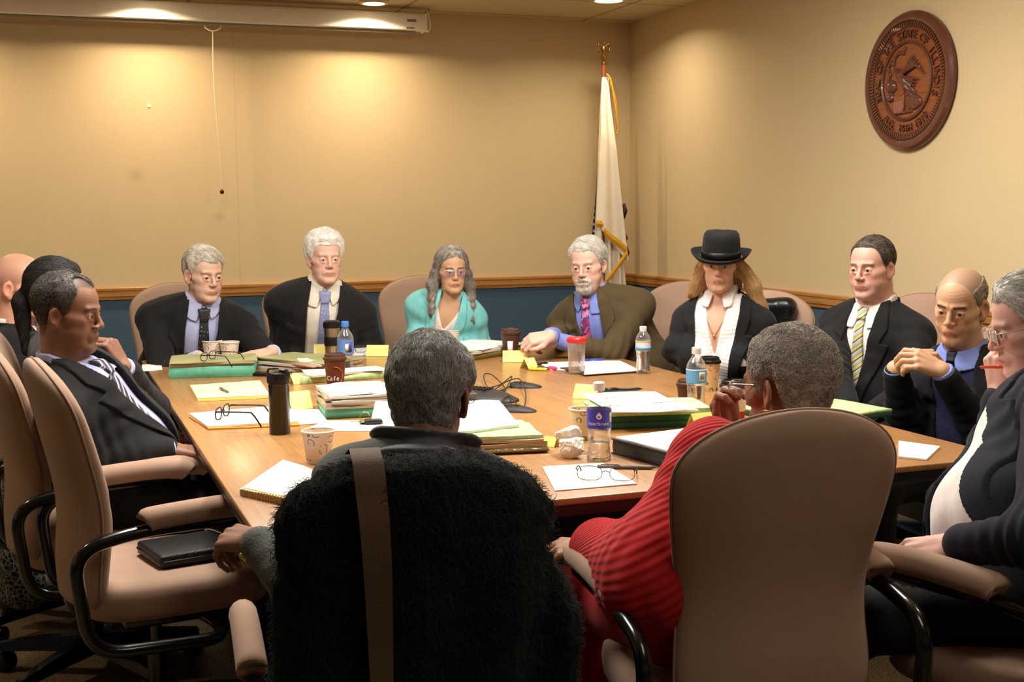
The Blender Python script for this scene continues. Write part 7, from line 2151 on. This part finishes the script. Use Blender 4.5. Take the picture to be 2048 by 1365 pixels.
def drape(name, label, cat, c, yaw, sz, mt, amp=0.012, seed=0.0, h=0.007, group=None):
    """a garment hung over something: rounded, folded box"""
    a = math.radians(yaw - 90); c = np.asarray(c, float)
    Rz = np.array([[math.cos(a), -math.sin(a), 0], [math.sin(a), math.cos(a), 0], [0, 0, 1]])
    def f(p):
        q = (p - c.astype(F32)) @ Rz.astype(F32)
        d = boxd(q, (0, 0, 0), sz, min(sz) * 0.8)
        return d + amp * np.sin(q[:, 0] * 55 + 3 * wob(q, 9, seed)) * sstep(-q[:, 2], -sz[2], sz[2]) + amp * 0.5 * wob(q, 30, seed)
    e = max(sz) + 0.08
    o = sdf_obj(name, f, c - e, c + e, h, mt, None, slack=0.03)
    o.name = name
    return tag(o, label, cat, group)
drape('leather_jacket', 'black leather jacket hung on the chair right of the woman in the hat', 'jacket', at_y(1552, 672, 5.32), -118, (0.085, 0.05, 0.16), mat('leather_shiny', (20, 19, 22), 0.3, bump=0.3, bscale=40))
def lace_mat():
    m, nt, N, L, b = nodes_of('shawl_lace'); tc = N.new('ShaderNodeTexCoord'); v = N.new('ShaderNodeTexVoronoi'); v.inputs['Scale'].default_value = 60; v.feature = 'DISTANCE_TO_EDGE'
    L.new(tc.outputs['Object'], v.inputs['Vector']); f = math_node(N, L, 'LESS_THAN', v.outputs['Distance'], 0.09)
    L.new(mix_col(N, L, f, srgb(26, 28, 28), srgb(130, 130, 124)), b.inputs['Base Color']); b.inputs['Roughness'].default_value = 0.9; return m
drape('shawl', 'grey patterned shawl hanging to the floor at the left edge', 'shawl', at_y(38, 1120, 4.05) * np.array([1, 1, 0]) + np.array([0, 0, 0.36]), 28, (0.12, 0.05, 0.24), lace_mat(), 0.02, 1.0)

# portfolio on the empty chair
t = thing('zip_portfolio', 'black leather zip portfolio with an elastic band on the empty chair', 'portfolio', (-0.845, 3.285, 0.484), math.radians(28 + 96))
bm = bmesh.new(); add_box(bm, (0, 0, 0.019), (0.195, 0.27, 0.036), r=0.010, seg=4); bm_obj('case', bm, M_BLEATH, t)
bm = bmesh.new(); add_tube(bm, [(x * 0.0985, y * 0.136, 0.019) for x, y in ((-1, -0.9), (-0.9, -1), (0.9, -1), (1, -0.9), (1, 0.9), (0.9, 1), (-0.9, 1), (-1, 0.9))], 0.003, 6, closed=True); bm_obj('zip', bm, M_BLACK, t)
bm = bmesh.new(); add_tube(bm, smooth_path([(0.096, -0.052, 0.000), (0.1005, -0.055, 0.02), (0.09, -0.06, 0.0395), (0.0, -0.075, 0.041), (-0.088, -0.066, 0.0395), (-0.101, -0.066, 0.02), (-0.098, -0.066, 0.0)], 6), 0.0022, 6); bm_obj('elastic_band', bm, mat('band_silver', (200, 180, 160), 0.35, metal=0.5), t)
bm = bmesh.new(); add_tube(bm, [(0.100, 0.118, 0.018), (0.108, 0.124, 0.006), (0.109, 0.125, -0.002)], 0.004, 6); bm_obj('zip_pull', bm, M_STEEL, t)

# ------------------------------------------------------------------ flags
M_BRASS = mat('brass', (150, 110, 60), 0.35, metal=0.9)
M_GOLDF = mat('gold_fringe', (220, 160, 30), 0.6, bump=0.6, bscale=200)
M_FLAGW = mat('flag_white', (240, 228, 206), 0.8, spec=0.15, var=0.03)
FP = room(-0.377, -0.42)
def fold_cloth(name, x0f, x1f, ztop, zbot, folds, amp, mt, parent, yoff=0.0, n=70, m_=60, zb2=None, ph=0.0, th=0.004, edge=None):
    """hanging folded cloth: width given at each height by x0f,x1f; zbot may slope to zb2 across"""
    bm = bmesh.new(); F_, Bk = [], []
    for j in range(m_):
        v = j / (m_ - 1); ra, rb = [], []
        for i in range(n):
            u = i / (n - 1)
            zb = zbot + ((zb2 if zb2 is not None else zbot) - zbot) * u
            z = ztop + (zb - ztop) * v
            x = x0f(v) + (x1f(v) - x0f(v)) * u
            y = yoff * min(1.0, 0.15 + v * 2.2) + amp * (0.15 + 0.85 * v) * math.sin(u * folds * 2 * math.pi + ph + 0.8 * v) * (0.4 + 0.6 * math.sin(math.pi * min(1, u * 1.02)) ** 0.5) 
            ra.append(bm.verts.new((x, y, z))); rb.append(bm.verts.new((x, y + th, z)))
        F_.append(ra); Bk.append(rb)
    for j in range(m_ - 1):
        for i in range(n - 1):
            f1 = bm.faces.new((F_[j][i], F_[j][i + 1], F_[j + 1][i + 1], F_[j + 1][i])); f2 = bm.faces.new((Bk[j][i], Bk[j + 1][i], Bk[j + 1][i + 1], Bk[j][i + 1]))
        for i in (0, n - 1): bm.faces.new((F_[j][i], F_[j + 1][i], Bk[j + 1][i], Bk[j][i]))
    for j in (0, m_ - 1):
        for i in range(n - 1): bm.faces.new((F_[j][i], F_[j][i + 1], Bk[j][i + 1], Bk[j][i]))
    return bm_obj(name, bm, mt, parent)
def flag_pole(p, H, t):
    lathe([(0, 0.0), (0.13, 0.0), (0.135, 0.02), (0.10, 0.035), (0.03, 0.05), (0.018, 0.09), (0.018, 0.11), (0, 0.11)], 28, 'flag_base', M_BRASS, t)
    lathe([(0, 0.08), (0.0135, 0.08), (0.0135, H), (0, H)], 16, 'pole', mat('pole_wood', (140, 70, 40), 0.35, coat=0.4), t)
t = thing('state_flag', 'white flag with gold fringe on a brass-tipped pole in the room corner', 'flag', FP, ANG - 0.15)
HPOLE = 2.26
flag_pole(FP, HPOLE, t)
fin = lathe([(0, HPOLE), (0.017, HPOLE), (0.017, HPOLE + 0.015), (0.010, HPOLE + 0.02), (0.020, HPOLE + 0.035), (0.022, HPOLE + 0.05), (0.012, HPOLE + 0.062), (0.007, HPOLE + 0.07), (0, HPOLE + 0.07)], 18, 'finial', M_BRASS, t)
bm = bmesh.new()   # small spread eagle on the ball
bmesh.ops.create_icosphere(bm, subdivisions=2, radius=0.019, matrix=Matrix.Translation((0, 0, HPOLE + 0.092)) @ Matrix.Diagonal((0.9, 0.8, 1.6, 1)))
bmesh.ops.create_icosphere(bm, subdivisions=2, radius=0.008, matrix=Matrix.Translation((0.004, -0.004, HPOLE + 0.125)))
for s_ in (-1, 1):
    add_tube(bm, smooth_path([(s_ * 0.008, 0, HPOLE + 0.105), (s_ * 0.026, 0.002, HPOLE + 0.122), (s_ * 0.036, 0.004, HPOLE + 0.105), (s_ * 0.030, 0.004, HPOLE + 0.07)], 5), [0.010] * 5 + [0.014] * 5 + [0.012] * 5 + [0.004], 6, flat=0.5)
bm_obj('finial_eagle', bm, M_BRASS, fin)
zt = HPOLE - 0.08
fold_cloth('flag_cloth', lambda v: -0.012 - 0.072 * v ** 0.8, lambda v: 0.030 + 0.135 * v ** 1.1, zt, 0.72, 3.2, 0.035, M_FLAGW, t, yoff=-0.03, zb2=0.62, ph=0.6)
fold_cloth('flag_fold', lambda v: -0.012 - 0.058 * v ** 0.8, lambda v: 0.022 + 0.113 * v ** 1.2, zt + 0.004, 1.30, 1.3, 0.022, M_FLAGW, t, yoff=-0.075, zb2=1.06, ph=2.0)
# gold fringes follow the hems
def fringe(pts, w, name='fringe'):
    bm = bmesh.new(); rows = []
    P = smooth_path(pts, 8)
    for p in P: rows.append([bm.verts.new((p.x, p.y, p.z + w / 2)), bm.verts.new((p.x, p.y - 0.006, p.z)), bm.verts.new((p.x, p.y, p.z - w / 2)), bm.verts.new((p.x, p.y + 0.008, p.z))])
    for A, B in zip(rows, rows[1:]):
        for k in range(4): bm.faces.new((A[k], A[(k + 1) % 4], B[(k + 1) % 4], B[k]))
    bm.faces.new(rows[0]); bm.faces.new(rows[-1][::-1])
    o = bm_obj(name, bm, M_GOLDF, t, smooth=False); o['label'] = 'gold fringe'; return o
fringe([(-0.072, -0.085, 1.30), (-0.050, -0.090, 1.298), (-0.028, -0.088, 1.29)], 0.042)
fringe([(-0.028, -0.105, 1.255), (0.02, -0.108, 1.21), (0.07, -0.106, 1.175), (0.118, -0.10, 1.13)], 0.05)
fringe([(0.118, -0.105, 1.12), (0.07, -0.112, 1.06), (0.02, -0.110, 0.995), (-0.02, -0.10, 0.95)], 0.042)
fringe([(0.0, -0.095, 0.93), (0.05, -0.096, 0.86), (0.10, -0.095, 0.80), (0.145, -0.085, 0.74)], 0.05)
fringe([(0.026, -0.045, zt - 0.02), (0.050, -0.05, zt - 0.10), (0.072, -0.052, zt - 0.20), (0.066, -0.05, zt - 0.30)], 0.05)
bm = bmesh.new(); add_tube(bm, smooth_path([(0.01, -0.03, zt + 0.02), (0.03, -0.05, zt - 0.02), (0.055, -0.055, zt - 0.16), (0.075, -0.05, zt - 0.30), (0.07, -0.05, zt - 0.34)], 6), [0.006] * 24 + [0.009], 8); bm_obj('tassel_cord', bm, M_GOLDF, t)
for xx, z0, z1 in ((0.112, 1.33, 1.42), (0.116, 1.18, 1.24), (0.126, 1.08, 1.16)):
    bm = bmesh.new(); add_tube(bm, [(xx, -0.045, z0), (xx + 0.008, -0.05, (z0 + z1) / 2), (xx + 0.003, -0.045, z1)], [0.010, 0.017, 0.008], 8); bm_obj('dark_print', bm, mat('flag_dark', (54, 30, 26), 0.7), t)

def us_mat():
    m, nt, N, L, b = nodes_of('flag_stars_stripes'); tc = N.new('ShaderNodeTexCoord'); sp = N.new('ShaderNodeSeparateXYZ'); L.new(tc.outputs['Object'], sp.inputs[0])
    mp = N.new('ShaderNodeMapping'); mp.inputs['Scale'].default_value = (30, 0.001, 24); L.new(tc.outputs['Object'], mp.inputs[0])
    v = N.new('ShaderNodeTexVoronoi'); v.inputs['Scale'].default_value = 1; v.inputs['Randomness'].default_value = 0.0; L.new(mp.outputs[0], v.inputs['Vector'])
    star = math_node(N, L, 'LESS_THAN', v.outputs['Distance'], 0.24)
    blue = mix_col(N, L, star, srgb(44, 44, 84), srgb(226, 220, 216))
    fr = math_node(N, L, 'FRACT', math_node(N, L, 'MULTIPLY', math_node(N, L, 'ADD', sp.outputs['X'], 1), 22))
    strip = mix_col(N, L, math_node(N, L, 'LESS_THAN', fr, 0.5), srgb(150, 60, 50), srgb(214, 200, 186))
    up = math_node(N, L, 'GREATER_THAN', sp.outputs['Z'], 1.13)
    L.new(mix_col(N, L, up, strip, blue), b.inputs['Base Color']); b.inputs['Roughness'].default_value = 0.8; return m
t2 = thing('national_flag', 'dark blue starred and striped flag behind the white flag', 'flag', room(-0.255, -0.14), ANG - 0.15)
flag_pole(None, 2.02, t2)
fold_cloth('flag_cloth', lambda v: -0.01 - 0.115 * v, lambda v: 0.02 + 0.03 * v, 1.98, 0.72, 2.2, 0.03, us_mat(), t2, yoff=-0.03)

# ------------------------------------------------------------------ carved seal on the right wall
def wall_point(px, py):
    d = sight(px, py); k = ((CORNER - CAM) @ U) / (d @ U); P = CAM + d * k; r_ = P - CORNER
    return r_ @ V, P[2]
cv, cz = wall_point(1829, 160)
top_v, top_z = wall_point(1829, 22); bot_v, bot_z = wall_point(1829, 300); lft, _ = wall_point(1741, 150); rgt, _ = wall_point(1918, 150)
RS = (top_z - bot_z) / 2; print('seal', cv, cz, RS, abs(rgt - lft) / 2, (lft + rgt) / 2)
seal = thing('wall_seal', 'large round carved wooden seal with lettering high on the right wall', 'seal')
# local: x to the viewer's right along the wall (-V), y up (Z), z out of the wall (-U)
mm = Matrix(((-V[0], 0, -U[0], 0), (-V[1], 0, -U[1], 0), (0, 1, 0, 0), (0, 0, 0, 1)))
pc_ = room(0, (lft + rgt) / 2, (top_z + bot_z) / 2) - U * 0.003
mm.translation = Vector(pc_)
seal.matrix_world = mm
SR = RS
M_SEAL = oak('seal_wood', (150, 84, 44), (124, 62, 32), (84, 40, 22), 'X', rough=0.38, coat=0.35, scale=3)
M_SEALD = mat('seal_wood_dark', (98, 56, 42), 0.35, coat=0.4, bump=0.15, bscale=60)
lathe([(0, 0.0), (SR * 0.97, 0.0), (SR, 0.008), (SR, 0.022), (SR * 0.965, 0.034), (SR * 0.90, 0.038), (SR * 0.865, 0.034), (SR * 0.855, 0.024), (0, 0.024)], 96, 'disc', M_SEALD, seal)
lathe([(0, 0.0245), (SR * 0.85, 0.0245), (SR * 0.85, 0.0255), (0, 0.0255)], 80, 'field', M_SEAL, seal)
bm = bmesh.new()
for k in range(110):
    a = 2 * math.pi * k / 110; R_ = Matrix.Rotation(a, 3, 'Z')
    add_box(bm, R_ @ Vector((SR * 0.805, 0, 0.029)), (SR * 0.085, SR * 0.026, 0.010), R_)
o = bm_obj('rope_border', bm, M_SEALD, seal, smooth=False)
lathe([(SR * 0.575, 0.025), (SR * 0.58, 0.034), (SR * 0.555, 0.037), (SR * 0.535, 0.033), (SR * 0.53, 0.025)], 80, 'inner_ring', M_SEALD, seal, close=True)
items = []
def ring_text(s, a0, a1, r, size, inward=False):
    for i, ch in enumerate(s):
        if ch == ' ': continue
        a = a0 + (a1 - a0) * (i / (len(s) - 1)); a = math.radians(a)
        rot = Matrix.Rotation(a + (math.pi / 2 if inward else -math.pi / 2), 4, 'Z')
        items.append((ch, size, Matrix.Translation((r * math.cos(a), r * math.sin(a), 0.029)) @ rot))
ring_text('SEAL OF THE STATE OF ILLINOIS', 200, -20, SR * 0.665, SR * 0.175)
ring_text('AUG. 26TH 1818', 229, 311, SR * 0.690, SR * 0.15, True)
letters('carved_lettering', items, M_SEALD, seal, 0.006)
# eagle, shield, rock and banner in relief
def relief(name, f, mt, h=SR * 0.0105):
    v, q = polygonize(f, np.array([-SR * 0.6, -SR * 0.6, 0.015]), np.array([SR * 0.6, SR * 0.6, 0.085]), h, 0.01)
    me = mesh_np(name, v, q, mt, None); me.parent = seal; return me
def sc(*a): return tuple(SR * x for x in a)
def fan(p, base, tips, r0, r1, z0, zt):
    d = None
    for i, (bx, by, tx, ty) in enumerate(tips):
        e = cone(p, (SR * bx, SR * by, z0 + 0.004 * (i % 2)), (SR * tx, SR * ty, zt + 0.003 * (i % 2)), SR * r0, SR * r1)
        d = e if d is None else smin(d, e, 0.0012)
    return d
def eagle(p):
    q = p.copy(); z0 = 0.026
    L3 = lambda x, y, z=0.0: (SR * x, SR * y, z0 + z)
    d = cone(q, L3(-0.12, 0.08, 0.008), L3(0.02, -0.10, 0.008), SR * 0.070, SR * 0.045)
    d = smin(d, cone(q, L3(-0.20, 0.17, 0.014), L3(-0.12, 0.08, 0.010), SR * 0.038, SR * 0.055), 0.006)
    d = smin(d, cone(q, L3(-0.215, 0.165, 0.014), L3(-0.275, 0.13, 0.012), SR * 0.020, SR * 0.006), 0.002)
    up = [(-0.06 + 0.03 * k, 0.12 + 0.02 * k, 0.10 + 0.042 * k, 0.36 - 0.016 * k ** 1.5) for k in range(8)]
    d = smin(d, fan(p, None, up, 0.026, 0.016, z0 + 0.006, z0), 0.003)
    d = smin(d, cone(q, L3(-0.06, 0.12, 0.012), L3(0.22, 0.20, 0.008), SR * 0.04, SR * 0.022), 0.004)
    lo = [(-0.06 + 0.012 * k, 0.06 - 0.01 * k, 0.26 - 0.035 * k, 0.00 - 0.045 * k) for k in range(6)]
    d = smin(d, fan(p, None, lo, 0.030, 0.014, z0 + 0.014, z0 + 0.002), 0.003)
    tl = [(0.02, -0.10, 0.10 + 0.035 * k, -0.26 + 0.022 * k) for k in range(5)]
    d = smin(d, fan(p, None, tl, 0.022, 0.014, z0 + 0.006, z0 - 0.002), 0.003)
    d = smin(d, cone(q, L3(-0.03, -0.10, 0.0), L3(-0.07, -0.20, 0.0), SR * 0.022, SR * 0.012), 0.003)
    d = smin(d, cone(q, L3(0.0, -0.12, 0.0), L3(0.02, -0.22, 0.0), SR * 0.020, SR * 0.012), 0.003)
    return d
relief('carved_eagle', eagle, M_SEALD)
def shield(p):
    z0 = 0.026; q = p - np.array(sc(-0.13, -0.33, 0)).astype(F32) - np.array([0, 0, z0], F32)
    w = SR * (0.115 - 0.35 * np.maximum(0, -(q[:, 1] / SR) - 0.02) ** 1.2)
    d = np.maximum(np.abs(q[:, 0]) - w, np.abs(q[:, 1]) - SR * 0.135); d = smax(d, np.abs(q[:, 2]) - 0.012, 0.004)
    return d + 0.0026 * np.sin(q[:, 0] / SR * 150) * (q[:, 1] < SR * 0.05)
relief('carved_shield', shield, M_SEAL)
def banner(p):
    z0 = 0.027; L3 = lambda x, y, z=0.0: (SR * x, SR * y, z0 + z)
    pts = [(-0.42, 0.02), (-0.38, 0.12), (-0.44, 0.22), (-0.36, 0.30), (-0.30, 0.26), (-0.28, 0.36), (-0.18, 0.42), (-0.08, 0.40), (-0.05, 0.47)]
    d = None
    for a, b_ in zip(pts, pts[1:]):
        e = cone(p, L3(*a), L3(*b_), SR * 0.026, SR * 0.030); d = e if d is None else smin(d, e, 0.003)
    return smax(d, p[:, 2] - 0.037, 0.002)
relief('carved_banner', banner, M_SEALD)
def rocks(p):
    z0 = 0.024; L3 = lambda x, y, z=0.0: (SR * x, SR * y, z0 + z)
    d = ell(p, L3(-0.34, -0.06), sc(0.12, 0.10) + (0.022,)); d = smin(d, ell(p, L3(-0.36, -0.22), sc(0.09, 0.07) + (0.018,)), 0.006) + 0.0016 * wob(p, 140)
    d = np.minimum(d, smax(ell(p, L3(0.17, -0.32), sc(0.19, 0.11) + (0.022,)), p[:, 2] - 0.036, 0.004) + 0.0022 * wob(p, 150, 2.0)); d = np.minimum(d, cone(p, L3(-0.20, -0.46), L3(0.12, -0.44), SR * 0.03, SR * 0.03) + 0.002 * wob(p, 150))
    return d
relief('carved_rock', rocks, M_SEALD)
# ------------------------------------------------------------------ chairs in their places
place_chair((0.455, 2.50), 104, 'taupe chair seen from behind with its broad back, the woman in red sits in it')
place_chair((-0.955, 3.25), 28, 'empty taupe chair with a black portfolio on its seat')
place_chair((-0.215, 2.19), 105, 'chair draped with the black woollen coat').scale = (0.9, 1, 0.955)
place_chair((-1.27, 3.70), 28, 'taupe chair of the man in profile, behind the empty one on the left')
place_chair((1.12, 2.60), 128, 'taupe chair at the right edge under the man in the navy jacket')
place_chair(room(-3.01, -1.20), -74, 'taupe chair behind the grey-blond man in the black suit')
place_chair(room(-2.36, -1.16), -78, 'taupe chair behind the white-haired man')
place_chair(room(-1.76, -1.16), -84, 'taupe chair behind the woman in turquoise')
place_chair((0.74, 5.90), -118, 'taupe chair right of the man in the olive jacket')
place_chair((0.98, 5.20), -118, 'taupe chair of the woman in the hat, dark leather jacket hung on it')
place_chair((1.52, 4.98), -138, 'taupe chair hidden behind the man with the gold striped tie')
place_chair((1.72, 4.30), -140, 'taupe chair behind the bald man with clasped hands')
place_chair((-1.50, 4.20), 14, 'taupe chair of the woman with the ponytail')
place_chair((-2.05, 4.90), 14, 'taupe chair of the bald man at the left edge')
